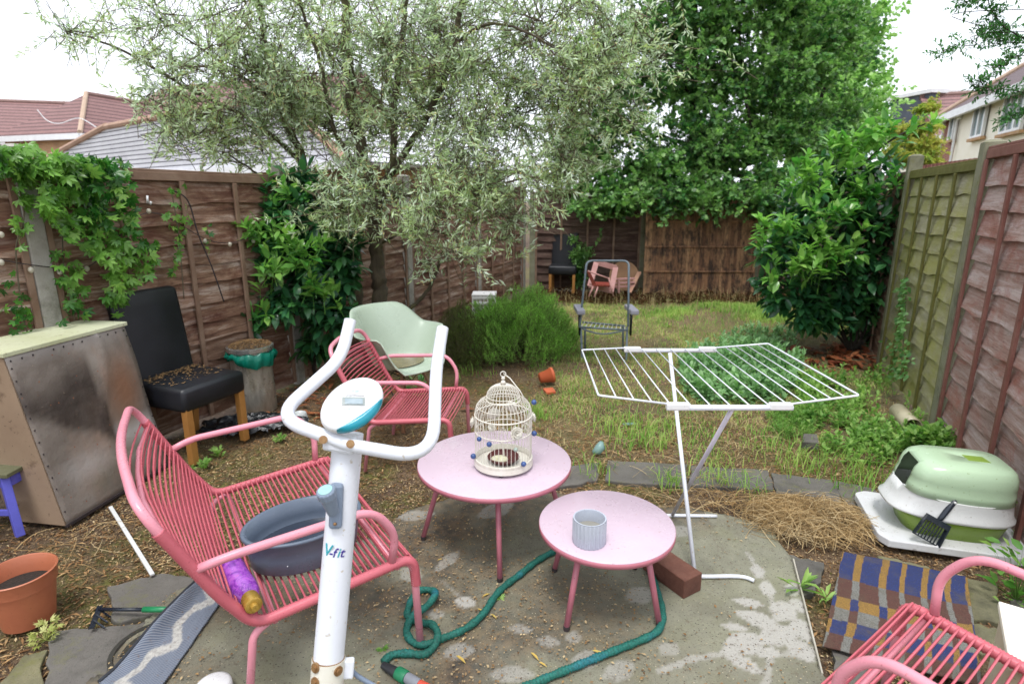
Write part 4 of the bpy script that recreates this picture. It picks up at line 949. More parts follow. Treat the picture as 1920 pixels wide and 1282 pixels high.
# ================================================================ striped rug
rg0 = [gp(1578, 1040)[:2], gp(1800, 1086)[:2], gp(1880, 1330)[:2], gp(1542, 1210)[:2]]
A_, B_, D_ = Vector((*rg0[0], 0)), Vector((*rg0[1], 0)), Vector((*rg0[3], 0))
ru = (B_ - A_) * 1.05; rv = (D_ - A_) * 1.04
YL, BL_, BR2, GR = lin("987538"), lin("26366c"), lin("5e3c33"), lin("7f7f79")
t = NT("woven_check_rug"); tx = t.attr("rugcol"); c = t.mix(t.ramp(t.noise(260, 3, .8), [(.38, .6), (.6, 0.0)]), tx, lin("2c2622")); c = t.mix(t.ramp(t.vor(95), [(.05, .9), (.08, 0.0)]), c, lin("a5916c")); c = t.mix(t.ramp(t.noise(7, 6, .75), [(.5, 0.0), (.7, .6)]), c, lin("554b3a"))
M_RUG = t.fin(c, .95, t.noise(300, 3), .004)
NU, NV = 150, 110; U_, V_ = np.meshgrid(np.linspace(0, 1, NU), np.linspace(0, 1, NV))
uw = U_ + (fbm(U_, V_, 3, 90) - .5) * .02 + .012 * np.sin(V_ * 7)
X_ = A_.x + ru.x * U_ + rv.x * V_ + (fbm(U_, V_, 4, 91) - .5) * .012; Y_ = A_.y + ru.y * U_ + rv.y * V_ + (fbm(U_, V_, 4, 92) - .5) * .012
Z_ = .016 + (fbm(U_, V_, 3, 93)) * .012
edges = [-1, .02, .13, .19, .34, .40, .50, .54, .66, .71, .84, .88, .985, 2]
ci = np.searchsorted(edges, uw, 'right') - 1; wide = (ci % 2) == 1
rows = [(.0, .33, BL_, YL), (.33, .52, BR2, GR), (.52, .63, YL, BL_), (.63, .75, GR, BR2), (.75, .88, BL_, YL), (.88, 1.2, BR2, GR)]
col = np.zeros(U_.shape + (3,)); vw = V_ + (fbm(U_, V_, 5, 95) - .5) * .03
for a, b, cw, cn in rows:
    k = (vw >= a) & (vw < b) | ((a == 0) & (vw < 0)); col[k & wide] = cw[:3]; col[k & ~wide] = cn[:3]
ii = np.arange(NU * NV).reshape(NV, NU); F = np.stack([ii[:-1, :-1], ii[1:, :-1], ii[1:, 1:], ii[:-1, 1:]], -1).reshape(-1, 4)
rug = npmesh("rug", np.stack([X_, Y_, Z_], -1).reshape(-1, 3), F, M_RUG); vcol(rug, "rugcol", col.reshape(-1, 3))
md = rug.modifiers.new("s", 'SOLIDIFY'); md.thickness = .006; md.offset = -1
tag(rug, "woven rug checked in blue, mustard, brown and grey on the ground by the litter box", "rug")
# ================================================================ folded grey patterned mat, bottom left
M_MATB = worn("dark_mat_backing", lin("2c3038"), lin("23262c"), .85, 12)
t = NT("grey_blue_mat"); tx = t.attr("line"); wv = t.n("ShaderNodeTexWave"); wv.inputs["Scale"].default_value = 42; wv.inputs["Distortion"].default_value = 1.2; t.l(t.coord(rot=(0, 0, R(50))), wv.inputs["Vector"])
c = t.mix(t.ramp(wv.outputs["Fac"], [(.35, 0.0), (.6, 1.0)]), lin("555f70"), lin("7c828c")); c = t.mix(tx, c, t.mix(t.ramp(t.noise(90, 3), [(.3, 0.0), (.6, 1.0)]), lin("8d8c88"), lin("b4b2ac")))
c = t.mix(t.ramp(t.noise(40, 4, .8), [(.6, 0.0), (.7, .7)]), c, lin("6b5238")); M_MATT = t.fin(c, .95, wv.outputs["Fac"], .001)
mo = [gp(388, 1085)[:2], gp(430, 1125)[:2], gp(330, 1330)[:2], gp(188, 1300)[:2], gp(232, 1210)[:2], gp(300, 1130)[:2]]
NU = 90; NV = 70; a0, a1, a2, a3 = [np.array(p) for p in (gp(385, 1083)[:2], gp(436, 1106)[:2], gp(286, 1325)[:2], gp(188, 1290)[:2])]
U_, V_ = np.meshgrid(np.linspace(0, 1, NU), np.linspace(0, 1, NV))
XY = (a0 * (1 - U_[..., None]) + a1 * U_[..., None]) * (1 - V_[..., None]) + (a3 * (1 - U_[..., None]) + a2 * U_[..., None]) * V_[..., None]
XY[..., 0] += -.035 * np.sin(V_ * math.pi) * (1 - U_) * -1
Zm = .022 + .05 * np.exp(-((U_ - .05) / .16) ** 2) * np.sin(math.pi * np.clip(V_ * 1.1, 0, 1)) + (fbm(U_, V_, 5, 120)) * .01
zig = np.array([(.02, .55), (.12, .35), (.2, .8), (.33, .42), (.5, .35), (.62, .72), (.74, .35), (.86, .4), (.97, .3), (1.0, .55)]); ln = np.zeros(U_.shape)
for (v1, u1), (v2, u2) in zip(zig, zig[1:]):
    dv, du = v2 - v1, u2 - u1; tt = np.clip(((V_ - v1) * dv + (U_ - u1) * du) / (dv * dv + du * du), 0, 1); dd_ = np.hypot((V_ - v1 - tt * dv) * 1.6, U_ - u1 - tt * du) + (fbm(U_, V_, 30, 121) - .5) * .05
    ln = np.maximum(ln, np.clip((.085 - dd_) / .03, 0, 1))
ii = np.arange(NU * NV).reshape(NV, NU); F = np.stack([ii[:-1, :-1], ii[1:, :-1], ii[1:, 1:], ii[:-1, 1:]], -1).reshape(-1, 4)
mt_ = npmesh("door_mat", np.stack([XY[..., 0], XY[..., 1], Zm], -1).reshape(-1, 3), F, M_MATT); vcol(mt_, "line", np.stack([ln.ravel()] * 3, -1))
md = mt_.modifiers.new("s", 'SOLIDIFY'); md.thickness = .008; md.offset = -1
tag(mt_, "crumpled grey blue mat with pale wavy lines at the bottom left edge of the concrete", "mat")
bnd = [(XY[k, 0, 0], XY[k, 0, 1], Zm[k, 0]) for k in range(0, NV, 3)]; build("mat_binding", MB().tube(bnd, .007, 6), M_MATB, mt_, smooth=True)
# drain cover, garden tool, white strip, pot, stool
dcv = gp(288, 1215, .006); dr = thing("drain_cover", "round dark drain cover half hidden under the grey blue mat", "drain cover", dcv)
build("cover_plate", MB().lathe([(.001, .008), (.10, .008), (.105, .004), (.12, .004), (.125, .010), (.14, .010), (.145, -.02)], n=8 * 5), worn("wet_iron", lin("3f3d38"), lin("2a2a26"), .35, 8, lin("4a4a2c"), .6), dr, world=False, angle=30)
ta, tb_ = Vector(gp(186, 1142, .03)), Vector(gp(325, 1142, .05)); tl = thing("hand_tool", "black handled garden tool with green grip lying beside the grey blue mat", "garden tool", tuple(ta))
build("shaft", MB().tube([ta, ta.lerp(tb_, .62)], .007, 10), M_BLK, tl, smooth=True); build("grip", MB().tube([ta.lerp(tb_, .60), tb_], .011, 12), worn("green_grip", lin("1d8050"), lin("1a7045"), .5, 10), tl, smooth=True)
hd = MB(); hd.bar(ta + Vector((-.01, .02, .0)), ta + Vector((.03, -.09, -.012)), .02, .004, (0, 0, 1))
for k in range(3): hd.bar(ta + Vector((.0 + k * .01, -.0 - k * .03, 0)), ta + Vector((.05 + k * .01, -.015 - k * .03, -.022)), .006, .004)
build("tool_head", hd, M_BLK, tl)
sa, sb = Vector(gp(207, 950, .02)), Vector(gp(286, 1077, .02)); tag(build("plastic_strip", MB().bar(sa, sb, .018, .010), M_LW, bevel=.002), "thin white plastic strip lying on the soil between cabinet and pink seat", "strip")
M_TERR = worn("terracotta_plastic", lin("b06a4c"), lin("a25e42"), .5, 6, lin("6b4a38"), .66)
ppz = gp(22, 1192, .0); fp = thing("flower_pot", "terracotta coloured plastic flower pot with dark soil at the left edge", "flower pot", (ppz[0] - .01, ppz[1] + .095, 0))
build("pot_shell", MB().lathe([(.001, .004), (.082, .004), (.085, 0), (.108, .155), (.114, .157), (.119, .205), (.122, .212), (.117, .215), (.113, .21), (.108, .165), (.104, .155), (.098, .1), (.001, .1)], n=56), M_TERR, fp, world=False, smooth=True, angle=50)
ms = MB(); ms.lathe([(.001, .155), (.05, .150), (.104, .142)], n=30); build("potting_soil", ms, worn("dark_compost", lin("2e2620"), lin("1e1915"), .95, 60, bump=.01, fine=80), fp, world=False, smooth=True)
M_LILAC = worn("lilac_paint", lin("5e5fc0"), lin("5354ac"), .55, 8, lin("3c3c66"), .7)
st = thing("stool", "lilac painted wooden stool at the left edge beside the cabinet", "stool", (-2.60, 2.52, 0)); lx = Vector(gp(38, 1004, 0))
for dx_, dy_ in ((0, 0), (-.30, .0), (0, .30), (-.30, .30)):
    f_ = lx + Vector((dx_, dy_, 0)); tp = Vector((-2.60 + (f_.x + 2.60) * .78, lx.y + .15 + (f_.y - lx.y - .15) * .8, .30)); build("leg", MB().bar(f_, tp, .036, .036), M_LILAC, st, bevel=.003)
build("seat", MB().box((lx.x - .15, lx.y + .15, .315), (.30, .30, .022)), worn("mossy_seat", lin("65654c"), lin("55563c"), .9, 12), st, bevel=.004)
build("apron", MB().box((lx.x - .15, lx.y + .028, .272), (.22, .018, .05)).box((lx.x - .03, lx.y + .15, .272), (.018, .22, .05)).box((lx.x - .15, lx.y + .01, .12), (.26, .014, .03)), M_LILAC, st, bevel=.002)
# ================================================================ discarded cabinet
t = NT("scorched_sheet_metal")
c = t.mix(t.ramp(t.noise(1.9, 3, .5, t.coord((1, .9, .8)), .4), [(.36, 0.0), (.56, 1.0)]), lin("968d85"), lin("40352e")); c = t.mix(t.ramp(t.noise(2.6, 4, .6, t.coord((1, 1.3, .7), rot=(0, .3, 0))), [(.50, 0.0), (.66, .8)]), c, lin("83604a"))
c = t.mix(t.ramp(t.noise(1.4, 4, .6, t.coord((1, 1, 1.6))), [(.58, 0.0), (.72, .7)]), c, lin("b0aaa6")); c = t.mix(t.ramp(t.noise(28, 5, .8), [(.6, 0.0), (.7, .8)]), c, lin("5e3f28")); c = t.mix(t.ramp(t.vor(26), [(.04, 1.0), (.07, 0.0)]), c, lin("b09a80"))
c = t.mix(t.ramp(t.noise(3, 5), [(.55, 0.0), (.7, .5)]), c, lin("555a3c")); sp_ = t.n("ShaderNodeSeparateColor"); t.l(t.attr("stain"), sp_.inputs[0]); c = t.mix(.45, c, lin("8b8076"))
c = t.mix(t.math('MULTIPLY', sp_.outputs[0], t.ramp(t.noise(9, 5), [(.3, .75), (.6, .95)])), c, lin("352b26")); c = t.mix(t.math('MULTIPLY', sp_.outputs[1], .75), c, lin("855a3e")); c = t.mix(t.math('MULTIPLY', sp_.outputs[2], .7), c, lin("b4afac"))
c = t.mix(t.ramp(t.noise(16, 8, .85), [(.58, 0.0), (.68, .45)]), c, lin("5e4430")); c = t.mix(t.ramp(t.noise(40, 5, .8), [(.64, 0.0), (.7, .4)]), c, lin("a3917c")); c = t.mix(t.ramp(t.vor(20), [(.05, 1.0), (.09, 0.0)]), c, lin("8a4f2c"))
M_SCORCH = t.fin(c, .62, t.noise(5, 5), .012)
M_CTOP = worn("yellowed_white_enamel", lin("c9cbae"), lin("aeb08a"), .55, 4, lin("5d4a30"), .58); M_CSIDE = worn("tan_sheet", lin("a08a74"), lin("86705c"), .55, 2, lin("5c4838"), .55)
P_ = Vector((-2.234, 2.595, 0)); Q_ = Vector((-2.125, 3.29, 0)); e1 = (Q_ - P_).normalized(); L1 = (Q_ - P_).length; nb = Vector((-e1.y, e1.x, 0)); LEAN = Vector((-.135, .0, 0)); Hc = .9; DEP = .32
cb = thing("metal_cabinet", "old scorched metal cabinet with pale top leaning by the left fence", "cabinet", tuple(P_))
def CB(a, b, h): return P_ + e1 * a + nb * b + Vector((0, 0, 1)) * h + LEAN * (h / Hc)
m = MB(); NA, NH = 24, 30; vs = []
for i in range(NA + 1):
    for j in range(NH + 1):
        a, h = L1 * i / NA, Hc * .975 * j / NH; s_ = i / NA; crease = .012 * math.exp(-((s_ - .62 + .10 * math.sin(j / NH * 5)) / .03) ** 2); vs.append(CB(a, -.004 - crease - .006 * math.sin(j * .35) * s_, h + .012))
m.add(vs, [(i * (NH + 1) + j, (i + 1) * (NH + 1) + j, (i + 1) * (NH + 1) + j + 1, i * (NH + 1) + j + 1) for i in range(NA) for j in range(NH)])
fs_ = build("front_sheet", m, M_SCORCH, cb, smooth=True, solid=.004)
S_, H2 = np.meshgrid(np.linspace(0, 1, NA + 1), np.linspace(0, 1, NH + 1), indexing='ij'); wob_ = (fbm(S_, H2, 4, 601) - .5) * .25; bd_ = lambda v, w=.06: np.clip(v / w, 0, 1)
dk = bd_(.62 + .04 * np.sin(H2 * 6) - S_, .03) * bd_(H2 + S_ * .55 - .62 + wob_ * .4) * bd_(.90 - H2 + wob_, .2)
og_ = np.clip(1.3 - np.hypot((S_ - .80) / .16, (H2 - .60) / .22) + wob_, 0, 1); pl_s = np.clip(1 - np.abs(H2 - .42 + .12 * S_ + wob_ * .3) / .10, 0, 1) * (S_ > .6) + np.clip(1 - np.hypot((S_ - .3) / .3, (H2 - .26) / .12), 0, 1) * .8 + bd_(H2 - .9, .1) * .6
vcol(fs_, "stain", np.stack([dk.ravel(), og_.ravel(), np.clip(pl_s, 0, 1).ravel()], -1))
m = MB(); m.add([CB(0, .002, .01), CB(0, DEP, .01), CB(0, DEP, Hc * .98), CB(0, .002, Hc * .98)], [(0, 1, 2, 3)]); m.add([CB(L1, .002, .01), CB(L1, DEP, .01), CB(L1, DEP, Hc * .98), CB(L1, .002, Hc * .98)], [(3, 2, 1, 0)]); m.add([CB(0, DEP, .01), CB(L1, DEP, .01), CB(L1, DEP, Hc * .98), CB(0, DEP, Hc * .98)], [(0, 1, 2, 3)])
build("side_sheet", m, M_CSIDE, cb, solid=.008)
m = MB(); q_ = [CB(-.012, -.014, Hc * .98), CB(L1 + .012, -.014, Hc * .98), CB(L1 + .012, DEP + .012, Hc * .98), CB(-.012, DEP + .012, Hc * .98)]; m.add([p for p in q_] + [p + Vector((0, 0, .022)) for p in q_], [(3, 2, 1, 0), (4, 5, 6, 7), (0, 1, 5, 4), (1, 2, 6, 5), (2, 3, 7, 6), (3, 0, 4, 7)])
build("top", m, M_CTOP, cb, bevel=.003)
m = MB()
for k in [q_ for q_ in range(13) if random.random() < .7]: m.box(tuple(CB(.02 + k * (L1 - .04) / 12, -.008, Hc * .955)), (.004, .005, .009))
for k in [q_ for q_ in range(14) if random.random() < .75]: m.box(tuple(CB(L1 - .01, -.008, .08 + k * .062)), (.004, .005, .008)); m.box(tuple(CB(.012, -.008, .08 + k * .062)), (.004, .005, .008))
build("rivet_marks", m, M_BLACKCAP, cb)
build("base_strip", MB().bar(CB(0, .0, .008), CB(L1, .0, .008), .02, .016), M_BLACKCAP, cb)
# ================================================================ black leather dining chairs
t = NT("black_leather"); M_LEA = t.fin(t.mix(t.ramp(t.noise(5, 4), [(.4, 0.0), (.7, 1.0)]), lin("111318"), lin("1b1d24")), t.ramp(t.noise(6), [(.3, .38), (.7, .55)]), t.noise(130, 3), .0012)
M_OAK = worn("pale_oak_leg", lin("a8763c"), lin("95652f"), .6, 8, lin("6b4826"), .7)
M_CRUMB = worn("dry_seed_litter", lin("9c7a4e"), lin("6b5236"), .95, 60, lin("403022"), .5, bump=.004)
def crumbs(n, fx, sz=.006, seed=0):
    rg = random.Random(seed); m = MB()
    for _ in range(n):
        x, y, z = fx(rg); a = rg.uniform(0, 6.28); l = sz * rg.uniform(.5, 1.6); w = l * rg.uniform(.25, .6); ca, sa = math.cos(a), math.sin(a); b = len(m.v)
        m.add([(x - l * ca, y - l * sa, z), (x + w * sa, y - w * ca, z + .002), (x + l * ca, y + l * sa, z + rg.uniform(0, .003)), (x - w * sa, y + w * ca, z + .003)], [(0, 1, 2, 3)])
    return m
def dining_chair(label, loc, ang, lean=.16, littered=True, s=1.0):
    root = thing("dining_chair", label, "chair", loc, ang, "black leather dining chairs"); w = .23 * s
    # frame: +x forward
    m = MB().box((0, 0, .415 * s), (.46 * s, .47 * s, .15 * s)); build("seat", m, M_LEA, root, world=False, smooth=True, bevel=.028)
    prof = [(-.235, .36), (-.25, .50), (-.275, .70), (-.305, .92), (-.32, 1.03)]; m = MB(); vs = []
    for x, z in prof:
        for dx_, y in ((.035, -w), (.035, w), (-.035, w), (-.035, -w)): vs.append((x * s + dx_, y, z * s))
    m.add(vs, [(i * 4 + j, i * 4 + (j + 1) % 4, i * 4 + 4 + (j + 1) % 4, i * 4 + 4 + j) for i in range(4) for j in range(4)] + [(3, 2, 1, 0), (16, 17, 18, 19)])
    build("backrest", m, M_LEA, root, world=False, smooth=True, bevel=.026)
    for x, y in ((.20, -.2), (.20, .2), (-.22, -.2), (-.22, .2)): build("leg", MB().bar((x * s, y * s, .36 * s), ((x + (.0 if x > 0 else -.05)) * s, y * s, 0), .045 * s, .045 * s, (1, 0, 0)), M_OAK, root, world=False, bevel=.003)
    if littered:
        build("seed_litter", crumbs(420, lambda r_: ((lambda u: (-.19 + .05 * abs(math.sin(u * 7)) + r_.gauss(0, .03) if r_.random() < .6 else r_.uniform(-.18, .12), -.21 + u * .42, .493 * s))(r_.random())), .008, 3), M_CRUMB, root, world=False)
    return root
dc = np.array((-1.915, 3.50)); dcf = np.array((.929, -.371)); dcc = dc - dcf * .185
dining_chair("black leather dining chair with tall back between the scorched cabinet and the bin", (dcc[0], dcc[1], 0), math.atan2(dcf[1], dcf[0]))
dcc = gp(1046, 540, 0); dining_chair("black leather dining chair standing far back against the end fence", (dcc[0] + .04, 10.0, 0), R(-100), littered=False)
# ================================================================ steel bin with green liner
bc = np.array(gp(478, 772, 0)[:2]); bn = thing("pedal_bin", "dented steel bin with green liner and a lid covered in seed litter", "bin", (bc[0], bc[1] + .04, 0)); BH = .52
t = NT("dirty_steel"); M_STEEL = t.fin(t.mix(t.ramp(t.noise(5, 6, .7, t.coord((3, 3, .7))), [(.45, 0.0), (.7, .8)]), lin("b9b4aa"), lin("6b6252")), t.ramp(t.noise(7), [(.3, .2), (.7, .42)]), t.noise(4, 3), .002, metal=.55)
m = MB().lathe([(.001, 0), (.14, 0), (.145, .01), (.147, .2), (.145, .35), (.15, BH - .03)], n=48); m.v = [(x * (1 + .03 * math.sin(3 * math.atan2(y, x) + z * 9)), y * (1 + .03 * math.sin(3 * math.atan2(y, x) + z * 9)), z) for x, y, z in m.v]
build("bin_body", m, M_STEEL, bn, world=False, smooth=True)
build("rim", MB().lathe([(.158, BH - .035), (.166, BH - .03), (.166, BH), (.158, BH + .004), (.13, BH + .002), (.001, BH + .004)], n=48), worn("bright_steel", lin("c9c9c6"), lin("a8a7a2"), .25, 8, metal=.8), bn, world=False, smooth=True, angle=40)
m = MB(); n = 72; vs = []
for i, (r_, z_) in enumerate(((.160, BH - .037), (.168, BH - .045), (.18, BH - .08), (.176, BH - .12), (.168, BH - .145))):
    for k in range(n):
        a = 2 * math.pi * k / n; q = .5 + .5 * math.sin(a - .6); w = .008 * math.sin(k * 1.3 + i * .9) + .005 * math.sin(k * 2.9); zz = z_ + (BH - .045 - z_) * .65 * max(0, math.sin(a * 1.5 + 1.9)) * (1 if i > 1 else .2); vs.append(((r_ + w) * math.cos(a), (r_ + w) * math.sin(a), zz + .008 * math.sin(k * .8)))
m.add(vs, [(i * n + k, i * n + (k + 1) % n, (i + 1) * n + (k + 1) % n, (i + 1) * n + k) for i in range(4) for k in range(n)])
t = NT("green_bag_film"); M_BAG = t.fin(lin("0f7a66"), .25, t.noise(25, 4), .004, trans=.3, tcol=lin("22b090")); build("bin_liner", m, M_BAG, bn, world=False, smooth=True)
build("seed_litter", crumbs(1500, lambda r_: (lambda a, q: (q * math.cos(a), q * math.sin(a), BH + .006 + (.035 * (1 - (q / .15) ** 2)) * r_.random() ** .3))(r_.uniform(0, 6.28), .15 * math.sqrt(r_.random())), .008, 5), M_CRUMB, bn, world=False)
# black plastic sack on the soil
def crumple(name, label, cat, c, sx, sy, h, mat, seed, ang=0):
    n = 46; U_, V_ = np.meshgrid(np.linspace(-1, 1, n), np.linspace(-1, 1, n)); rr = np.hypot(U_, V_); ed = 1 + (fbm(U_, V_, 2.5, seed) - .5) * .8
    z = h * np.clip(1 - (rr / ed) ** 2, 0, 1) ** .5 * (.35 + fbm(U_, V_, 3.2, seed + 3)) + .006; z += (np.abs(fbm(U_, V_, 7, seed + 5) - .5)) * h * .9 * (z > .01)
    ca, sa = math.cos(ang), math.sin(ang); X = (U_ * sx); Y = (V_ * sy); k = (rr < ed * 1.0)
    ii = np.arange(n * n).reshape(n, n); cell = k[:-1, :-1] & k[1:, 1:] & k[1:, :-1] & k[:-1, 1:]; F = np.stack([ii[:-1, :-1], ii[:-1, 1:], ii[1:, 1:], ii[1:, :-1]], -1)[cell]
    V = np.stack([c[0] + X * ca - Y * sa, c[1] + X * sa + Y * ca, z], -1).reshape(-1, 3); us, inv = np.unique(F, return_inverse=True)
    return tag(npmesh(name, V[us], inv.reshape(-1, 4), mat), label, cat)
t = NT("black_film"); M_FILM = t.fin(lin("15171c"), .22, t.noise(30, 5), .01, spec=.7)
crumple("plastic_sack", "crumpled black plastic sack on the soil in front of the steel bin", "plastic sack", gp(480, 803, 0), .36, .15, .085, M_FILM, 200, .25)
cu_ = gp(560, 790, 0); cw = thing("plastic_bowl", "small translucent white plastic bowl upside down behind the handlebar", "bowl", (cu_[0], cu_[1] + .03, 0))
build("bowl_shell", MB().lathe([(.062, 0), (.06, .004), (.048, .055), (.045, .06), (.036, .06), (.034, .05), (.001, .048)], n=32), worn("milky_plastic", lin("c4c8c8"), lin("b4baba"), .3, 8), cw, world=False, smooth=True)
# ================================================================ pale green tub chair
M_SAGE = worn("sage_plastic", lin("a8b6a4"), lin("9caa98"), .35, 3, lin("8b9a80"), .74)
gc_ = thing("tub_chair", "pale green moulded tub armchair on wooden legs with water in its seat", "chair", (*yp(752, 650, 4.10)[:2], 0), R(-36))
NA = 64; vs = []; rows_ = 22
def gshell(a, q):
    # a: angle round, 0 = front; q: 0 seat centre .. 1 rim
    c, s = math.cos(a), math.sin(a); back = (1 - c) / 2
    lat = abs(s)
    rimz = .045 + .235 * min(1, max(0, (back - .14) / .16)) ** .9 * 1.0 if back > .14 else .045 * (back / .14) + .0
    sm = lambda x: max(0, min(1, x)) ** 2 * (3 - 2 * max(0, min(1, x)))
    rimz = .225 * sm((back - .10) / .20) + .15 * sm((back - .62) / .30)
    rx = .28 + .03 * back; ry = .335
    rr_ = q ** .8
    zq = sm((q - .52) / .48) if q > .52 else 0
    x = c * rx * rr_ * (1 + .14 * zq * back); y = s * ry * rr_ * (1 + .06 * zq); z = .43 + rimz * zq ** .75 + .018 * q - .028 * (1 - q) - (.03 * sm((q - .7) / .3) if back < .1 else 0)
    return (x, y, z)
for i in range(rows_ + 1):
    q = max(i / rows_, .02)
    for k in range(NA): vs.append(gshell(2 * math.pi * k / NA, q))
m = MB(); m.add(vs, [(i * NA + k, i * NA + (k + 1) % NA, (i + 1) * NA + (k + 1) % NA, (i + 1) * NA + k) for i in range(rows_) for k in range(NA)] + [tuple(range(NA - 1, -1, -1))])
build("seat_shell", m, M_SAGE, gc_, world=False, smooth=True, solid=.008)
build("puddle", MB().lathe([(.001, 0), (.6, 0), (1, 0)], (-.02, 0, .432), 40, .155, .20), worn("brown_puddle", lin("5c4e30"), lin("7a6c48"), .08, 14, lin("4a4028"), .55), gc_, world=False)
for x, y in ((.17, -.17), (.17, .17), (-.17, -.17), (-.17, .17)): build("leg", MB().tube([(x * .55, y * .55, .39), (x * 1.3, y * 1.3, 0)], [.011, .015], 10), worn("beech_leg", lin("9b7458"), lin("83604a"), .6, 8), gc_, world=False, smooth=True)
m = MB()
for a, b in (((.1, -.1), (-.17, .17)), ((-.1, -.1), (.17, .17)), ((.1, .1), (-.17, -.17)), ((.1, -.1), (.18, .12)), ((-.1, .1), (-.18, -.12)), ((-.1, -.1), (.12, -.18)), ((.1, .1), (-.12, .18))): m.tube([(a[0], a[1], .385), (b[0] * 1.05, b[1] * 1.05, .19)], .003, 5)
m.tube([(.09, -.09, .387), (.09, .09, .387), (-.09, .09, .387), (-.09, -.09, .387), (.09, -.09, .387)], .006, 6)
build("wire_brace", m, M_BLK, gc_, world=False)
# ================================================================ grey folding lounger frame
M_ALU = worn("grey_blue_tube", lin("727e88"), lin("65717a"), .4, 8, lin("5a5850"), .68)
Yl = 5.75; ln_ = thing("lounger_frame", "bare grey metal frame of a folding garden chair on the grass behind the drying rack", "chair frame", (gp(1138, 660, 0)[0], Yl, 0))
def LQ(px, py, Y): return Vector(yp(px, py, Y))
m = MB().tube(rounded([LQ(1087, 612, Yl + .02), LQ(1100, 489, Yl + .45), LQ(1179, 489, Yl + .45), LQ(1178, 612, Yl + .02)], [0, .07, .07, 0], 6), .0115, 10)
build("back_frame", m, M_ALU, ln_, smooth=True)
m = MB().tube(rounded([LQ(1089, 612, Yl + .1), LQ(1092, 683, Yl - .02), LQ(1174, 683, Yl - .02), LQ(1176, 612, Yl + .1)], [0, .04, .04, 0], 6), .011, 10)
m.tube([LQ(1168, 612, Yl + .25), LQ(1168, 662, Yl + .35)], .011, 8).tube([LQ(1097, 612, Yl + .25), LQ(1097, 662, Yl + .35)], .011, 8)
build("leg_frame", m, M_ALU, ln_, smooth=True)
m = MB().tube([LQ(1086, 613, Yl), LQ(1178, 619, Yl)], .010, 8).tube([LQ(1092, 604, Yl + .35), LQ(1172, 611, Yl + .35)], .010, 8).tube(cat_rom([LQ(1091, 616, Yl), LQ(1115, 624, Yl), LQ(1135, 626, Yl), LQ(1160, 622, Yl), LQ(1176, 618, Yl)], 4), .008, 8)
build("seat_frame", m, M_ALU, ln_, smooth=True)
m = MB()
for k in range(11):
    a = LQ(1089 + k * 8.2, 613 + k * .5, Yl); b = LQ(1096 + k * 7.6, 604 + k * .6, Yl + .35); m.tube([a, b], .005, 6)
build("elastic_straps", m, M_LW, ln_, smooth=True)
for x in (1086, 1184):
    build("arm_post", MB().tube([LQ(x, 585, Yl + .05), LQ(x + (1 if x < 1100 else -2), 628, Yl + .1)], .013, 8), M_BLK, ln_, smooth=True)
    build("armrest", MB().box(LQ(x, 580, Yl + .17), (.085, .36, .05)), worn("lilac_grey_plastic", lin("a5a3b0"), lin("95939f"), .5, 8), ln_, bevel=.012)
# ================================================================ clutter by the far fence
M_FPINK = worn("dusty_pink_wood", lin("b78a86"), lin("a4766f"), .7, 6, lin("6b4a44"), .6)
Yb = 9.2; f_ = thing("square_frame", "dusty pink square wooden frame propped among the clutter by the far fence", "frame", yp(1130, 560, Yb)); f_.location.z = 0
def fq(px, py, Y=Yb): return Vector(yp(px, py, Y))
qq = [fq(1118, 492, 9.35), fq(1154, 502, 9.35), fq(1146, 545, 9.15), fq(1106, 535, 9.15)]; m = MB()
for a, b in zip(qq, qq[1:] + qq[:1]): m.bar(a.lerp(b, -.05), a.lerp(b, 1.05), .085, .02, (0, 1, 0))
build("frame_rails", m, M_FPINK, f_, bevel=.004)
rc_ = thing("childs_chair", "small red and pink metal child's chair in front of the square pink frame", "chair", yp(1125, 560, 8.9)); rc_.location.z = 0
build("seat_panel", MB().add([fq(1112, 535, 8.9), fq(1146, 537, 8.9), fq(1142, 530, 9.2), fq(1116, 529, 9.2)], [(0, 1, 2, 3)]), worn("brick_red_paint", lin("84392c"), lin("6d2c22"), .6, 8), rc_, solid=.02)
build("back_panel", MB().add([fq(1100, 508, 8.95), fq(1106, 509, 8.95), fq(1119, 536, 8.95), fq(1111, 536, 8.95)], [(0, 1, 2, 3)]), bpy.data.materials["brick_red_paint"], rc_, solid=.02)
for a, b in (((1112, 537), (1104, 556)), ((1121, 538), (1114, 558)), ((1141, 520), (1150, 556)), ((1102, 508), (1141, 522))): build("leg", MB().tube([fq(*a, 8.9), fq(*b, 8.85)], .012, 8), M_FPINK, rc_, smooth=True)
rt_ = thing("broken_tabletop", "round brown wooden tabletop leaning on the far fence behind the square frame", "tabletop", yp(1172, 555, 9.75)); rt_.location.z = 0
M_ = Matrix.Rotation(R(78), 3, 'X'); build("disc", MB().lathe([(.001, -.01), (.25, -.01), (.25, .012), (.001, .012)], (*fq(1170, 516, 9.75)[:2], .33), 30, M=M_), worn("peeling_tan_wood", lin("7c5c42"), lin("957354"), .8, 6, lin("6b4a34"), .6), rt_)
pk = thing("wooden_plank", "short pinkish plank leaning beside the left edge of the lath screen", "plank", yp(1190, 548, 9.5)); pk.location.z = 0
build("plank_board", MB().bar(fq(1180, 549, 9.4), fq(1199, 510, 9.7), .07, .025), worn("pink_plank", lin("a57e68"), lin("8f6a56"), .8, 6), pk, bevel=.003)
pl_ = thing("pallet_offcut", "low stack of wooden slats on the ground under the round tabletop", "wood offcuts", yp(1165, 540, 9.45)); pl_.location.z = 0; m = MB()
for k in range(3): m.bar(fq(1146, 524 + k * 7, 9.5), fq(1190, 522 + k * 7, 9.5), .05, .03)
m.bar(fq(1160, 522, 9.46), fq(1160, 550, 9.46), .05, .03); m.bar(fq(1180, 522, 9.46), fq(1178, 550, 9.46), .05, .03)
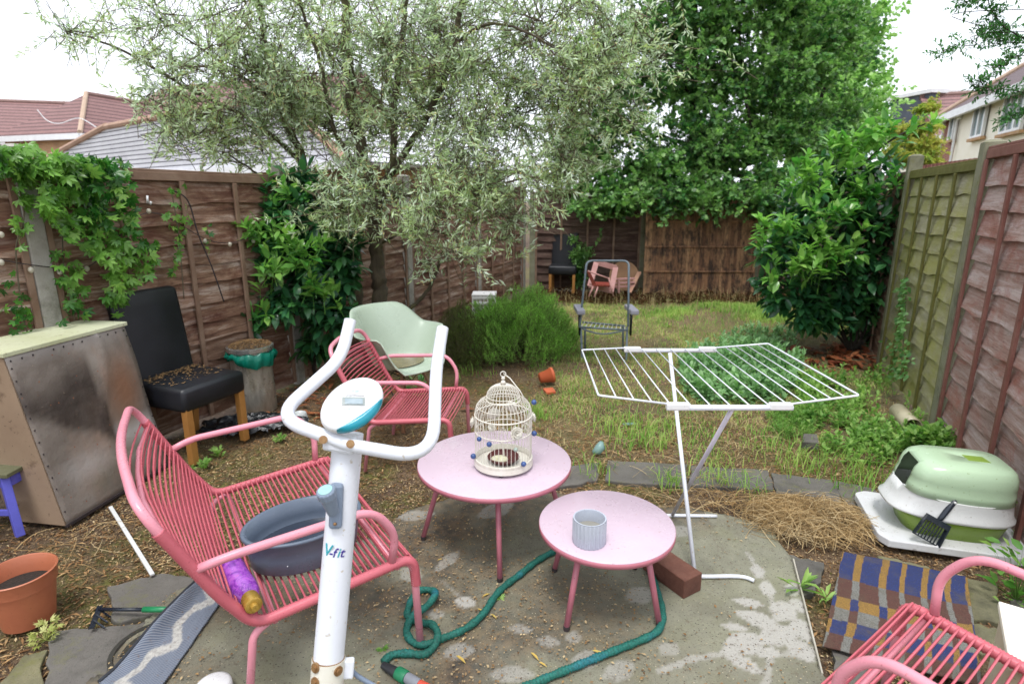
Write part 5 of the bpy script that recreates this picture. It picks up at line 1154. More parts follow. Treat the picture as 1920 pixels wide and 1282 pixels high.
build("slats", m, M_FPINK, pl_, bevel=.003)
og = thing("broken_flower_pot", "orange broken clay pot lying on its side by the bushy green shrub", "flower pot", gp(1032, 728, 0))
M_ = Matrix.Rotation(R(80), 3, 'Y') @ Matrix.Rotation(R(0), 3, 'Z'); M_ = Matrix.Rotation(R(15), 3, 'Z') @ M_
build("pot_shell", MB().lathe([(.001, .002), (.045, 0), (.062, .10), (.068, .10), (.07, .125), (.064, .125), (.04, .01)], (gp(1012, 722)[0], gp(1020, 722)[1] + .02, .06), 24, M=M_), worn("orange_clay", lin("c4623c"), lin("b25632"), .7, 8), og, smooth=True)
build("shard", MB().prism([gp(1018, 732)[:2], gp(1036, 730)[:2], gp(1042, 738)[:2], gp(1025, 740)[:2]], .004, .02), bpy.data.materials["orange_clay"], og)
# white crate by the left fence
cr = thing("plastic_crate", "pale grey plastic crate standing by the left fence behind the heather bush", "crate", yp(908, 600, 7.55)); cr.location.z = 0; q = yp(908, 590, 7.55); m = MB()
for zz in (.06, .13, .20, .27, .34):
    m.bar((q[0] - .15, 7.5, zz), (q[0] + .15, 7.5, zz), .012, .03).bar((q[0] - .15, 7.78, zz), (q[0] + .15, 7.78, zz), .012, .03).bar((q[0] - .15, 7.5, zz), (q[0] - .15, 7.78, zz), .012, .03).bar((q[0] + .15, 7.5, zz), (q[0] + .15, 7.78, zz), .012, .03)
for k in range(7):
    x = q[0] - .15 + k * .05; m.bar((x, 7.495, .03), (x, 7.495, .36), .012, .008); m.bar((x, 7.785, .03), (x, 7.785, .36), .012, .008)
build("crate_lattice", m, M_WPLA, cr); build("crate_cover", MB().box((q[0], 7.64, .37), (.32, .30, .02)), M_WPLA, cr, bevel=.004)
# drain pipe by the right fence
a, b = Vector(gp(1712, 800, .06)), Vector(gp(1683, 770, .06)); m = MB().tube([a, b], .055, 20, cap=False); 
tag(build("drain_pipe", m, worn("cream_pipe", lin("b7ae92"), lin("a59c80"), .5, 6, lin("6b6a4a"), .6), smooth=True, solid=.005), "short cream plastic pipe lying in the weeds by the right fence", "pipe")
# black plastic tray in weeds, glass bottle, small stones
tag(build("slate_offcut", MB().prism([gp(*p)[:2] for p in ((1505, 825), (1530, 826), (1534, 843), (1503, 841))], 0, .05), M_SLAB, bevel=.004), "small dark slate block in the weeds under the drying rack", "stone")
q = gp(1126, 852, 0); bb = thing("glass_bottle", "crushed pale turquoise plastic bottle on the soil behind the tables", "bottle", q)
t = NT("turquoise_film"); M_TURQ = t.fin(lin("93b3ae"), .2, t.noise(40, 4), .004, trans=.4, tcol=lin("a9c9c4"))
build("bottle_body", MB().tube([(q[0] - .05, q[1] - .01, .02), (q[0] - .02, q[1], .03), (q[0] + .0, q[1] + .01, .05), (q[0] + .005, q[1] + .012, .085)], [.012, .03, .032, .012], 12), M_TURQ, bb, smooth=True)
q = gp(1180, 797, 0); crumple("plastic_scrap", "pale green plastic scrap on the thin grass behind the larger pink table", "plastic scrap", q, .05, .02, .012, M_TURQ, 210, .2)
q = gp(1690, 520, 0)
# cream wooden block at the right edge
cb2 = thing("cream_box", "cream painted wooden box at the right edge behind the cut off pink armchair", "box", (1.62, 1.40, 0), R(-35))
build("box_body", MB().box((.0, 0, .16), (.30, .30, .30)), worn("cream_paint", lin("cbbfa6"), lin("bcae94"), .6, 5, lin("8d7f64"), .7), cb2, world=False, bevel=.004); build("box_lid", MB().box((0, 0, .322), (.32, .32, .022)), M_RENDER, cb2, world=False, bevel=.004)
# bit of white container at the bottom edge of the picture
q = gp(402, 1300, .02); wb_ = thing("white_dish", "white plastic dish on the concrete at the bottom edge beside the front pink seat", "dish", (q[0], q[1] + .0, .012)); build("dish_shell", MB().lathe([(.001, .05), (.045, .05), (.055, .045), (.06, .0), (.056, 0)], n=28), M_WPLA, wb_, world=False, smooth=True)
# ================================================================ string lights and hook on the left fence
fn = Vector((LD[1], -LD[0], 0)); FLP = (LA[0], LA[1], 0)
def onf(px, py, off=.07): return Vector(planept(px, py, FLP, fn, off))
sl = thing("string_lights", "thin black cable of small clear bulbs strung along the left fence", "string lights", tuple(onf(60, 500)))
cp = [(-10, 484), (40, 494), (105, 502), (160, 497), (240, 440), (290, 402), (320, 356), (352, 376), (372, 440), (397, 500), (420, 566)]
cp2 = [(-10, 484), (40, 494), (110, 502), (165, 500), (200, 470), (280, 398), (385, 448), (432, 455), (475, 446), (545, 452)]
build("cable", MB().tube(cat_rom([onf(*p) for p in cp2], 6), .0028, 6).tube(cat_rom([onf(*p, .075) for p in cp[6:]], 6), .005, 6), M_BLACKCAP, sl, smooth=True)
t = NT("clear_bulb"); M_BULB = t.fin(lin("c9c4b6"), .08, spec=.8, trans=.4, tcol=lin("e5e0d0"))
for p in ((2, 492), (58, 506), (112, 510), (163, 504), (279, 396), (385, 452), (431, 458), (475, 452), (2, 440)): build("bulb", MB().ball(onf(*p, .075), .014, 10, 8, (1, 1, 1.2)), M_BULB, sl, smooth=True)
hk = thing("wall_hook", "small white plastic hook on the top board of the left fence", "hook", tuple(onf(277, 375)))
build("hook_body", MB().tube([onf(276, 367, .04), onf(277, 381, .045), onf(282, 383, .06), onf(283, 378, .065)], .007, 8), M_WPLA, hk, smooth=True)
# ================================================================ vegetation
def nrm(a): return a / np.maximum(np.linalg.norm(a, axis=-1, keepdims=True), 1e-9)
T_OLIVE = (np.array([(0, 0, 0), (.5, .5, .10), (1, 0, 0), (.5, -.5, .10)]), np.array([(0, 2, 1), (0, 3, 2)]))
T_LAUREL = (np.array([(0, 0, 0), (.22, .40, .05), (.25, 0, 0), (.22, -.40, .05), (.62, .48, .02), (.65, 0, -.05), (.62, -.48, .02), (1, 0, -.16)]),
            np.array([(0, 2, 1), (0, 3, 2), (1, 2, 5), (1, 5, 4), (2, 3, 6), (2, 6, 5), (4, 5, 7), (5, 6, 7)]))
def _palm():
    V = [(0, 0, 0)]; F = []
    for ang, l in ((-88, .68), (-42, .90), (0, 1.0), (42, .90), (88, .68)):
        c, s = math.cos(R(ang)), math.sin(R(ang)); b = len(V)
        for t_, w, z in ((.56, .20, .03), (.60, 0, -.03), (.56, -.20, .03), (1, 0, -.16)):
            x, y = t_ * l, w * l; V.append((x * c - y * s, x * s + y * c, z))
        F += [(0, b + 1, b), (0, b + 2, b + 1), (b, b + 1, b + 3), (b + 1, b + 2, b + 3)]
    return np.array(V), np.array(F)
T_PALM = _palm()
def _lobed():
    V = [(.35, 0, .03)]; pr = [(0, .05), (25, .30), (40, .62), (62, .42), (85, .66), (110, .36), (135, .56), (158, .38), (180, .68)]
    P = [(.0, 0)] + [(.35 - math.cos(R(a)) * r_ * .95, math.sin(R(a)) * r_ * .8) for a, r_ in pr] + [(.35 - math.cos(R(a)) * r_ * .95, -math.sin(R(a)) * r_ * .8) for a, r_ in pr[-2::-1]]
    V += [(x, y, -.12 * (x * x + y * y)) for x, y in P]; n = len(P); return np.array(V), np.array([(0, 1 + i, 1 + (i + 1) % n) for i in range(n)])
T_LOBED = _lobed()
T_NEEDLE = (np.array([(0, .5, 0), (0, -.5, 0), (1, 0, 0)]), np.array([(0, 1, 2)]))
def leafmesh(name, pos, d, L, wr, tpl, mat, parent, up=.6, cam_bias=None):
    """one mesh of many single leaves: pos base, d direction, L length, wr width ratio"""
    pos = np.asarray(pos, float); N = len(pos); d = nrm(np.asarray(d, float)); L = np.broadcast_to(np.asarray(L, float), (N,))
    rnd = RNG.normal(size=(N, 3)) * (1 - up) * 1.3; zr = rnd + np.array((0, 0, up * 1.6)); y = nrm(np.cross(zr, d)); z = np.cross(d, y)
    tv, tf = tpl; k = len(tv)
    wv = np.broadcast_to(np.asarray(wr, float), (N,))
    V = pos[:, None] + L[:, None, None] * (tv[None, :, 0, None] * d[:, None] + (tv[None, :, 1] * wv[:, None])[..., None] * y[:, None] + tv[None, :, 2, None] * z[:, None])
    F = (tf[None] + (np.arange(N) * k)[:, None, None]).reshape(-1, tf.shape[1])
    return npmesh(name, V.reshape(-1, 3), F, mat, parent, smooth=True)
def twigs(name, A, B, r, mat, parent, sag=.0):
    A = np.asarray(A, float); B = np.asarray(B, float); N = len(A); d = nrm(B - A); x = nrm(np.cross(d, np.array((.3, .2, 1.0)))); y = np.cross(d, x)
    M_ = (A + B) / 2 - np.array((0, 0, 1)) * sag * np.linalg.norm(B - A, axis=1, keepdims=True); V = []
    for P, rr in ((A, r), (M_, r * .8), (B, r * .4)):
        for k in range(3): a = 2.094 * k; V.append(P + (x * math.cos(a) + y * math.sin(a)) * rr)
    V = np.stack(V, 1); F = []
    for i in (0, 3):
        for k in range(3): F.append((i + k, i + (k + 1) % 3, i + 3 + (k + 1) % 3, i + 3 + k))
    F = (np.array(F)[None] + (np.arange(N) * 9)[:, None, None]).reshape(-1, 4)
    return npmesh(name, V.reshape(-1, 3), F, mat, parent)
def sample_blobs(blobs, n, shell=.45, w=None):
    """blobs rows: x,y,z,rx,ry,rz[,weight]; returns points, outward directions, blob index"""
    B = np.array([b[:6] for b in blobs], float); wt = np.array([(b[6] if len(b) > 6 else 1) * b[3] * b[5] for b in blobs]); i = RNG.choice(len(B), n, p=wt / wt.sum())
    u = nrm(RNG.normal(size=(n, 3))); rr = RNG.random(n) ** shell; p = B[i, :3] + u * rr[:, None] * B[i, 3:6]
    return p, nrm(u / B[i, 3:6]), i
def clumps(blobs, nc, per, cr, shell=.4, flat=.55):
    C, D, bi = sample_blobs(blobs, nc, shell); s = cr * (.5 + RNG.random(nc)); P = C[:, None] + RNG.normal(size=(nc, per, 3)) * s[:, None, None] * np.array((1, 1, flat)) * .6
    Dd = nrm(D[:, None] * .5 + nrm(P - C[:, None]) * .8 + RNG.normal(size=(nc, per, 3)) * .3); return P.reshape(-1, 3), Dd.reshape(-1, 3), np.repeat(bi, per), np.repeat(C, per, 0)
def spray(P, D, L, per, leafL, ang=50, tip=1.0, jit=.25, t0=0.0):
    """leaves along twigs that end at P, running in direction D"""
    N = len(P); t_ = t0 + (1 - t0) * (np.arange(per)[None] + RNG.random((N, per)) * .6) / per; ax_ = nrm(D)
    pos = P[:, None] - ax_[:, None] * (L[:, None] * (1 - t_))[..., None]
    rnd = nrm(np.cross(ax_[:, None], nrm(RNG.normal(size=(N, per, 3))))); a = R(ang) * (1.15 - .75 * t_) + RNG.normal(size=(N, per)) * jit
    d = ax_[:, None] * np.cos(a)[..., None] + rnd * np.sin(a)[..., None]
    return pos.reshape(-1, 3), d.reshape(-1, 3), (leafL * (.65 + .5 * RNG.random((N, per)))).reshape(-1)
def barkmat(name, a, b, m=None):
    t = NT(name); v = t.coord((1, 1, .25)); c = t.mix(t.ramp(t.noise(18, 7, .75, v), [(.35, 0.0), (.65, 1.0)]), a, b)
    if m: c = t.mix(t.ramp(t.noise(5, 5, .7), [(.5, 0.0), (.65, .8)]), c, m)
    return t.fin(c, .9, t.noise(26, 7, .8, v), .012)
BK_OLIVE = barkmat("olive_bark", lin("5b5140"), lin("3e372c"), lin("66673c")); BK_DARK = barkmat("dark_bark", lin("3c342b"), lin("28231d")); BK_TWIG = barkmat("twig_bark", lin("6f6450"), lin("4d4536"))
def limb(m, pts, r0, r1, n=9, seed=0):
    P = cat_rom(pts, 7); k = len(P); rg = np.random.default_rng(seed); P = [p + rg.normal(0, r0 * .12, 3) for p in P]
    r0 = r0 * (.78 if r0 < .13 else 1)
    m.tube([tuple(p) for p in P], [r0 + (r1 - r0) * (i / (k - 1)) ** .8 for i in range(k)], n)
def ys(*a):  # list of (px,py,Y) -> world
    return [yp(*q) for q in a]
def blob(px, py, Y, r_, ry=None, rz=None, w=1.0):
    c = yp(px, py, Y); return (c[0], c[1], c[2], r_, ry or r_, rz or r_ * .85, w)
# ---------------------------------------------------------------- olive tree
ot = thing("olive_tree", "large silvery leaved olive tree leaning over the left fence behind the pale green chair", "tree", (yp(700, 684, 5.5)[0], 5.5, 0))
m = MB(); bx = ot.location.x
limb(m, [(bx + .02, 5.5, -.05), (bx + .03, 5.5, .35)] + ys((712, 560, 5.5), (708, 500, 5.5), (700, 420, 5.5), (690, 340, 5.5), (668, 240, 5.45), (652, 120, 5.4), (648, 0, 5.4), (640, -160, 5.4)), .12, .03, 12, 1)
limb(m, [(bx, 5.52, -.03), (bx - .10, 5.52, .45)] + ys((655, 490, 5.6), (612, 400, 5.65), (570, 310, 5.6), (530, 200, 5.5), (498, 90, 5.4), (480, -40, 5.3)), .095, .025, 10, 2)
limb(m, ys((700, 420, 5.5), (735, 300, 5.35), (742, 180, 5.3), (755, 60, 5.25), (765, -80, 5.2)), .05, .02, 8, 3)
limb(m, ys((730, 330, 5.4), (775, 260, 5.3), (815, 190, 5.2), (850, 90, 5.1), (872, -40, 5.0)), .045, .02, 8, 4)
limb(m, ys((852, 85, 5.1), (890, 55, 5.0), (935, 45, 4.9), (985, 60, 4.8), (1040, 90, 4.8)), .02, .008, 7, 5)
limb(m, ys((690, 340, 5.5), (630, 250, 5.3), (600, 120, 5.2), (560, 0, 5.1)), .035, .012, 8, 6)
limb(m, ys((570, 310, 5.6), (480, 230, 5.4), (360, 170, 5.2), (220, 90, 5.0), (130, 60, 5.0)), .03, .006, 7, 7)
limb(m, ys((612, 400, 5.6), (520, 350, 5.3), (430, 290, 5.1)), .022, .006, 7, 8)
limb(m, ys((700, 380, 5.5), (800, 360, 5.1), (900, 350, 4.8), (1010, 330, 4.8)), .028, .006, 7, 9)
limb(m, ys((708, 460, 5.5), (770, 430, 5.0), (840, 440, 4.7), (880, 480, 4.6)), .02, .005, 7, 10)
limb(m, ys((730, 650, 5.6), (760, 590, 5.5), (805, 540, 5.5), (830, 470, 5.4)), .035, .014, 8, 11)
limb(m, ys((530, 200, 5.5), (420, 120, 5.2), (300, 40, 5.0)), .02, .005, 7, 12)
build("trunk", m, BK_OLIVE, ot, smooth=True)
OB = [blob(800, 400, 4.6, .62, .5, .40, 1.3), blob(700, 330, 4.9, .6, .5, .45), blob(900, 350, 4.8, .6, .5, .45), blob(960, 420, 5.0, .30, .4, .26), blob(1060, 300, 5.2, .42, .4, .45),
      blob(610, 250, 5.8, .65), blob(790, 200, 5.8, .8), blob(950, 210, 5.5, .75), blob(1090, 170, 5.1, .6), blob(1140, 70, 5.1, .55, .5, .5), blob(1000, 60, 5.1, .75), blob(820, 60, 5.7, .8), blob(620, 90, 5.8, .8),
      blob(480, 130, 5.2, .7, .6, .6), blob(420, 210, 5.0, .55, .5, .42), blob(335, 215, 5.0, .42, .4, .26, .9), blob(440, 285, 5.0, .42, .4, .20, .9), blob(350, 120, 5.0, .5, .4, .4, .6), blob(240, 110, 5.0, .45, .4, .22, .6), blob(150, 60, 5.0, .4, .3, .24, .55), blob(300, 30, 5.0, .5, .4, .3, .6), blob(450, 30, 5.1, .6, .5, .4, .8), blob(700, 200, 5.0, .5, .3, .5, .55), blob(830, 130, 4.9, .55, .3, .5, .6), blob(600, 130, 5.0, .5, .3, .5, .55), blob(720, 60, 5.0, .5, .3, .4, .5), blob(900, 240, 4.9, .4, .3, .4, .6), blob(540, 200, 5.0, .4, .3, .4, .6),
      blob(640, 400, 4.7, .34, .3, .3), blob(740, 475, 4.5, .26, .3, .16, .8), blob(850, 480, 4.5, .32, .3, .18, .8), blob(550, 330, 5.1, .42, .4, .25, .7), blob(1195, 130, 5.0, .3, .3, .35, .8), blob(935, 500, 5.0, .25, .2, .18, .7), blob(950, 470, 5.2, .2, .2, .2, .5),
      blob(500, 220, 5.6, .5, .4, .4, .6), blob(700, -60, 5.3, .9, .8, .4, .5), blob(980, -50, 5.2, .8, .8, .4, .5), blob(430, -60, 5.2, .8, .7, .35, .4), blob(752, 500, 4.5, .08, .1, .08, .5), blob(880, 300, 5.0, .5, .4, .4), blob(1040, 350, 5.1, .22, .25, .22, .8), blob(620, 420, 4.6, .25, .2, .15, .8), blob(560, 230, 5.8, .5, .5, .4, .6)]
P_, D_o, bi, CC = clumps(OB, 460, 8, .24, .6, .7); D_o = nrm(D_o * .6 + np.array((0, 0, -.15)) + RNG.normal(size=D_o.shape) * .45); Lt = .16 + .16 * RNG.random(len(P_))
M_OLV = leafmat("olive_leaves", (lin("6a7c58"), lin("889a72"), lin("a2b298"), lin("c0cbbd"), lin("d8e0d8"), lin("9fae74")), .42, .42, .5, (.8, 1.0, .5))
pos, dd_, ll = spray(P_, D_o, Lt, 15, .066, 55)
leafmesh("crown", pos, dd_, ll, .215, T_OLIVE, M_OLV, ot, .35); twigs("twigs", P_ - D_o * Lt[:, None] * 1.3, P_, .0028, BK_TWIG, ot, .05)
bc_ = np.array([b[:3] for b in OB]); ends = P_[::9] - D_o[::9] * Lt[::9, None]; twigs("branchlets", bc_[bi[::8]] + RNG.normal(size=(len(CC[::8]), 3)) * .05, CC[::8], .006, BK_TWIG, ot, .04); twigs("twiglets", CC, P_ - D_o * Lt[:, None], .003, BK_TWIG, ot, .04)
k = RNG.random(len(P_)) < .5; pos, dd_, ll = spray(P_[k], D_o[k], Lt[k] * .8, 12, .014, 80); M_BLS = leafmat("olive_blossom", (lin("c4b87c"), lin("d6cca0"), lin("b8a56c")), .7, .25, .2, (.7, .7, .4)); leafmesh("blossom", pos + RNG.normal(size=pos.shape) * .008, dd_, ll, .7, T_OLIVE, M_BLS, ot, .2)
# ---------------------------------------------------------------- dense green tree behind the far fence
gt = thing("maple_tree", "broad dense dark green tree hanging over the far fence", "tree", (3.6, 11.6, 0)); m = MB()
limb(m, [(3.6, 11.6, -.1), (3.6, 11.6, 1.2), (3.5, 11.5, 2.4), (3.3, 11.4, 3.6), (3.2, 11.4, 5.4)], .22, .06, 12, 21)
for q in ([(1500, 250, 11.6), (1560, 120, 11.6), (1600, 20, 11.8)], [(1380, 260, 11.4), (1270, 150, 11.2), (1235, 20, 11.2)], [(1400, 300, 11.4), (1250, 260, 10.8), (1130, 230, 10.4)], [(1420, 300, 11), (1400, 200, 10.5), (1385, 60, 10.8)], [(1370, 150, 11.2), (1350, 60, 11.2), (1370, -60, 11.2)], [(1400, 330, 11), (1300, 320, 10.4), (1180, 340, 10)]):
    limb(m, [(3.5, 11.5, 2.2)] + ys(*q), .07, .02, 8, q[0][0])
build("trunk", m, BK_DARK, gt, smooth=True)
GB = [blob(1150, 210, 10.6, .9, .8, .7), blob(1290, 130, 10.8, 1.1, 1, .9), blob(1430, 150, 11, 1.1, 1, .9), blob(1250, 20, 11, 1.1, 1, .8), blob(1400, 10, 11, 1.1, 1, .8), blob(1530, 90, 11.3, .9, .9, .8), blob(1330, 270, 10.6, 1.0, .8, .7), blob(1210, 300, 10.4, .9, .7, .55), blob(1110, 320, 10.3, .5, .5, .45),
      blob(1460, 280, 10.8, .9, .8, .7), blob(1550, 250, 11.3, .8, .8, .7), blob(1390, 350, 10.2, .7, .5, .4), blob(1270, 345, 10.1, .7, .4, .3), blob(1150, 365, 10.0, .5, .3, .28), blob(1090, 270, 10.6, .5, .5, .5), blob(1120, 120, 11, .6, .6, .6), blob(1460, 360, 10.0, .5, .4, .3), blob(1090, 365, 10.0, .3, .25, .25), blob(1330, 385, 9.65, .4, .2, .16, 1.6), blob(1180, 375, 9.7, .4, .2, .16, 1.6), blob(1440, 375, 9.6, .4, .2, .2, 1.6), blob(1270, 372, 9.7, .5, .2, .12, 1.6), blob(1380, 365, 9.6, .4, .2, .14, 1.6), blob(1100, 385, 9.7, .25, .2, .2, 1.3), blob(1470, 400, 9.6, .3, .2, .3, 1.3), blob(1245, 395, 9.7, .22, .15, .22, 1.2), blob(1420, 395, 9.8, .3, .2, .18), blob(1330, -70, 11, 1.2, 1, .6, .6), blob(1500, -40, 11.3, 1, .9, .7, .7)]
P_, D_, bi, CC = clumps(GB, 720, 10, .36, .34, .6); D_ = nrm(D_ + np.array((0, -.15, -.1))); Lt = .18 + .14 * RNG.random(len(P_))
M_GRN = leafmat("dark_green_leaves", (lin("23472a"), lin("2f5c30"), lin("41753a"), lin("5a8c46"), lin("82a45c")), .42, .36, .5)
pos, dd_, ll = spray(P_, D_, Lt, 10, .085, 70); leafmesh("crown", pos, dd_, ll, .95, T_LOBED, M_GRN, gt, .55); twigs("twigs", P_ - D_ * Lt[:, None] * 1.5, P_, .004, BK_DARK, gt)
# paler tree further back on the right
lt_ = thing("ash_tree", "paler yellow green tree rising behind the right side of the dense green tree", "tree", (9.2, 18.5, 0)); m = MB()
limb(m, [(9.2, 18.5, -.1), (9.1, 18.5, 2.5), (9.0, 18.4, 5), (8.8, 18.3, 8)], .22, .05, 10, 31); build("trunk", m, BK_DARK, lt_, smooth=True)
LB_ = [blob(1548, 60, 18, 1.6, 1.4, 1.4), blob(1572, 190, 17.6, 1.4, 1.2, 1.2), blob(1510, 0, 18.2, 1.6, 1.4, 1.2), blob(1550, 290, 17.5, 1.1, 1, .9), blob(1612, 240, 17.6, .6, .6, .7, .8), blob(1598, 120, 17.8, .8, .7, .9), blob(1500, 200, 18, 1.5, 1, 1.5), blob(1530, -40, 18.3, 1.2, 1, .7)]
P_, D_, bi, CC = clumps(LB_, 420, 9, .5, .4, .6); Lt = .3 + .2 * RNG.random(len(P_))
M_PAL = leafmat("pale_green_leaves", (lin("557f42"), lin("74a052"), lin("90b46c"), lin("acc68a")), .5, .42, .3)
pos, dd_, ll = spray(P_, D_, Lt, 10, .13, 70); leafmesh("crown", pos, dd_, ll, .8, T_LAUREL, M_PAL, lt_, .5)
# yellow green acer beyond the right fence
ac = thing("acer_tree", "layered yellow green acer with orange tips in front of the brick house on the right", "tree", (7.6, 10.6, 0)); m = MB(); limb(m, [(7.6, 10.6, 0), (7.6, 10.6, 1.3), (7.5, 10.6, 2.2)], .07, .03, 8, 41); build("trunk", m, BK_DARK, ac, smooth=True)
AB = [blob(1722, 245, 10.6, .34, .5, .11), blob(1715, 270, 10.5, .45, .5, .10), blob(1700, 300, 10.4, .4, .5, .12), blob(1735, 205, 10.8, .22, .3, .09), blob(1690, 245, 10.6, .25, .4, .10), blob(1725, 285, 10.4, .32, .4, .12), blob(1735, 305, 10.4, .25, .4, .12), blob(1668, 290, 10.4, .2, .3, .12)]
P_, D_, bi = sample_blobs(AB, 1500, .5); D_ = nrm(D_ * np.array((1, 1, .3)) + RNG.normal(size=D_.shape) * .3 + np.array((-.3, 0, -.2))); Lt = .14 + .08 * RNG.random(len(P_))
pos, dd_, ll = spray(P_, D_, Lt, 9, .06, 60); leafmesh("crown", pos, dd_, ll, .5, T_PALM, leafmat("acer_leaves", (lin("5f8030"), lin("86a040"), lin("a9b054"), lin("b0a058")), .5, .4, .3), ac, .7)
# ---------------------------------------------------------------- laurels
M_LRL = leafmat("laurel_leaves", (lin("1d4226"), lin("29582e"), lin("3a7038"), lin("548c48"), lin("2d5a40")), .28, .2, .6); M_YNG = leafmat("young_laurel_leaves", (lin("3c7434"), lin("4d8a3a"), lin("649c48"), lin("88ac58")), .26, .35, .5)
def laurel(name, label, root, blobs, young, n, ny, leafL, stems, yleaf=None):
    r_ = thing(name, label, "shrub", root); m = MB()
    for s in stems: limb(m, s, .022, .007, 7, int(abs(s[-1][0]) * 100))
    build("stems", m, BK_DARK, r_, smooth=True)
    P, D, bi = sample_blobs(blobs, n, .42); D = nrm(D * .9 + np.array((0, 0, .25)) + RNG.normal(size=D.shape) * .3); Lt = .10 + .12 * RNG.random(len(P))
    pos, d, ll = spray(P, D, Lt, 8, leafL, 78, jit=.2); d = nrm(d + np.array((0, 0, -.25))); leafmesh("foliage", pos, d, ll, .44, T_LAUREL, M_LRL, r_, .75); c = np.array([b[:3] for b in blobs])[bi]
    twigs("twigs", P * .35 + c * .65, P, .004, BK_DARK, r_)
    P, D, bi = sample_blobs(young, ny, .6); D = nrm(D * .5 + np.array((0, -.1, .55)) + RNG.normal(size=D.shape) * .3); Lt = .08 + .10 * RNG.random(len(P))
    pos, d, ll = spray(P, D, Lt, 7, yleaf or leafL * .85, 66, jit=.2); leafmesh("young_leaves", pos, d, ll, .42, T_LAUREL, M_YNG, r_, .7); twigs("young_twigs", P - D * (Lt * 1.8)[:, None], P, .003, M_YNG, r_)
    return r_
cx = yp(590, 700, 5.1)
laurel("laurel_shrub", "glossy dark laurel shrub in front of the left fence beside the steel bin", (cx[0], 5.1, 0),
       [blob(570, 420, 4.9, .36, .3, .36), blob(600, 500, 4.9, .38, .3, .36), blob(530, 560, 4.7, .34, .3, .20), blob(620, 590, 4.9, .3, .3, .24), blob(520, 400, 4.8, .22, .2, .22), blob(560, 340, 4.9, .22, .2, .18), blob(480, 600, 4.6, .22, .2, .10), blob(640, 480, 5.0, .22, .2, .3), blob(600, 640, 5.0, .25, .25, .16), blob(500, 470, 4.7, .2, .2, .2)],
       [blob(480, 430, 4.6, .22, .2, .16), blob(450, 445, 4.6, .10, .1, .06), blob(530, 350, 4.7, .2, .2, .14), blob(515, 310, 4.8, .07, .1, .07), blob(560, 470, 4.5, .3, .1, .2), blob(470, 580, 4.5, .2, .1, .07), blob(440, 595, 4.5, .06, .06, .05), blob(600, 540, 4.5, .2, .1, .14), blob(500, 500, 4.5, .16, .1, .1)], 380, 60, .135,
       [[(cx[0], 5.1, 0), (cx[0] - .03, 5.1, .6), yp(560, 430, 4.9)], [(cx[0], 5.1, 0), (cx[0] + .05, 5.1, .5), yp(620, 480, 4.9)], [(cx[0] - .03, 5.1, 0), (cx[0] - .2, 5.0, .35), yp(490, 590, 4.6)]])
cx = yp(1600, 655, 6.1)
laurel("laurel_shrub", "big glossy laurel shrub with bright young leaves in front of the right fence", (cx[0], 6.1, 0),
       [blob(1560, 500, 6.1, .62, .5, .5), blob(1500, 440, 6.0, .42, .4, .4), blob(1600, 400, 6.1, .5, .5, .45), blob(1640, 330, 6.1, .36, .4, .4, .8), blob(1560, 340, 6.1, .38, .4, .35), blob(1600, 565, 6.1, .5, .4, .3), blob(1510, 560, 5.9, .4, .35, .32), blob(1635, 470, 6.0, .32, .4, .5), blob(1455, 540, 5.9, .25, .3, .25), blob(1540, 600, 5.9, .36, .3, .16), blob(1450, 470, 6.0, .25, .3, .25), blob(1615, 620, 6.2, .3, .25, .14)],
       [blob(1420, 450, 5.8, .25, .2, .12), blob(1395, 440, 5.8, .08, .1, .05), blob(1470, 420, 5.7, .3, .2, .2), blob(1520, 330, 5.9, .3, .2, .22), blob(1590, 280, 5.9, .3, .2, .2), blob(1650, 250, 5.9, .26, .2, .2), blob(1700, 235, 5.8, .2, .2, .12), blob(1745, 228, 5.8, .1, .1, .06), blob(1560, 400, 5.6, .4, .2, .3), blob(1500, 500, 5.6, .35, .2, .25), blob(1620, 350, 5.8, .3, .2, .3), blob(1560, 470, 5.6, .4, .15, .2, .6), blob(1680, 340, 5.7, .1, .15, .2, .4), blob(1660, 560, 5.6, .15, .1, .1, .4)], 430, 170, .15,
       [[(cx[0] + dx * .1, 6.1, 0), (cx[0] + dx, 6.1, .35), yp(px, py, 6.1)] for dx, px, py in ((-.35, 1480, 470), (-.2, 1540, 430), (0, 1590, 380), (.1, 1640, 330), (-.3, 1500, 560), (.05, 1600, 300), (.2, 1660, 420), (-.1, 1560, 300))] + [[yp(1600, 330, 6.0), yp(1660, 270, 5.9), yp(1735, 232, 5.8)]])
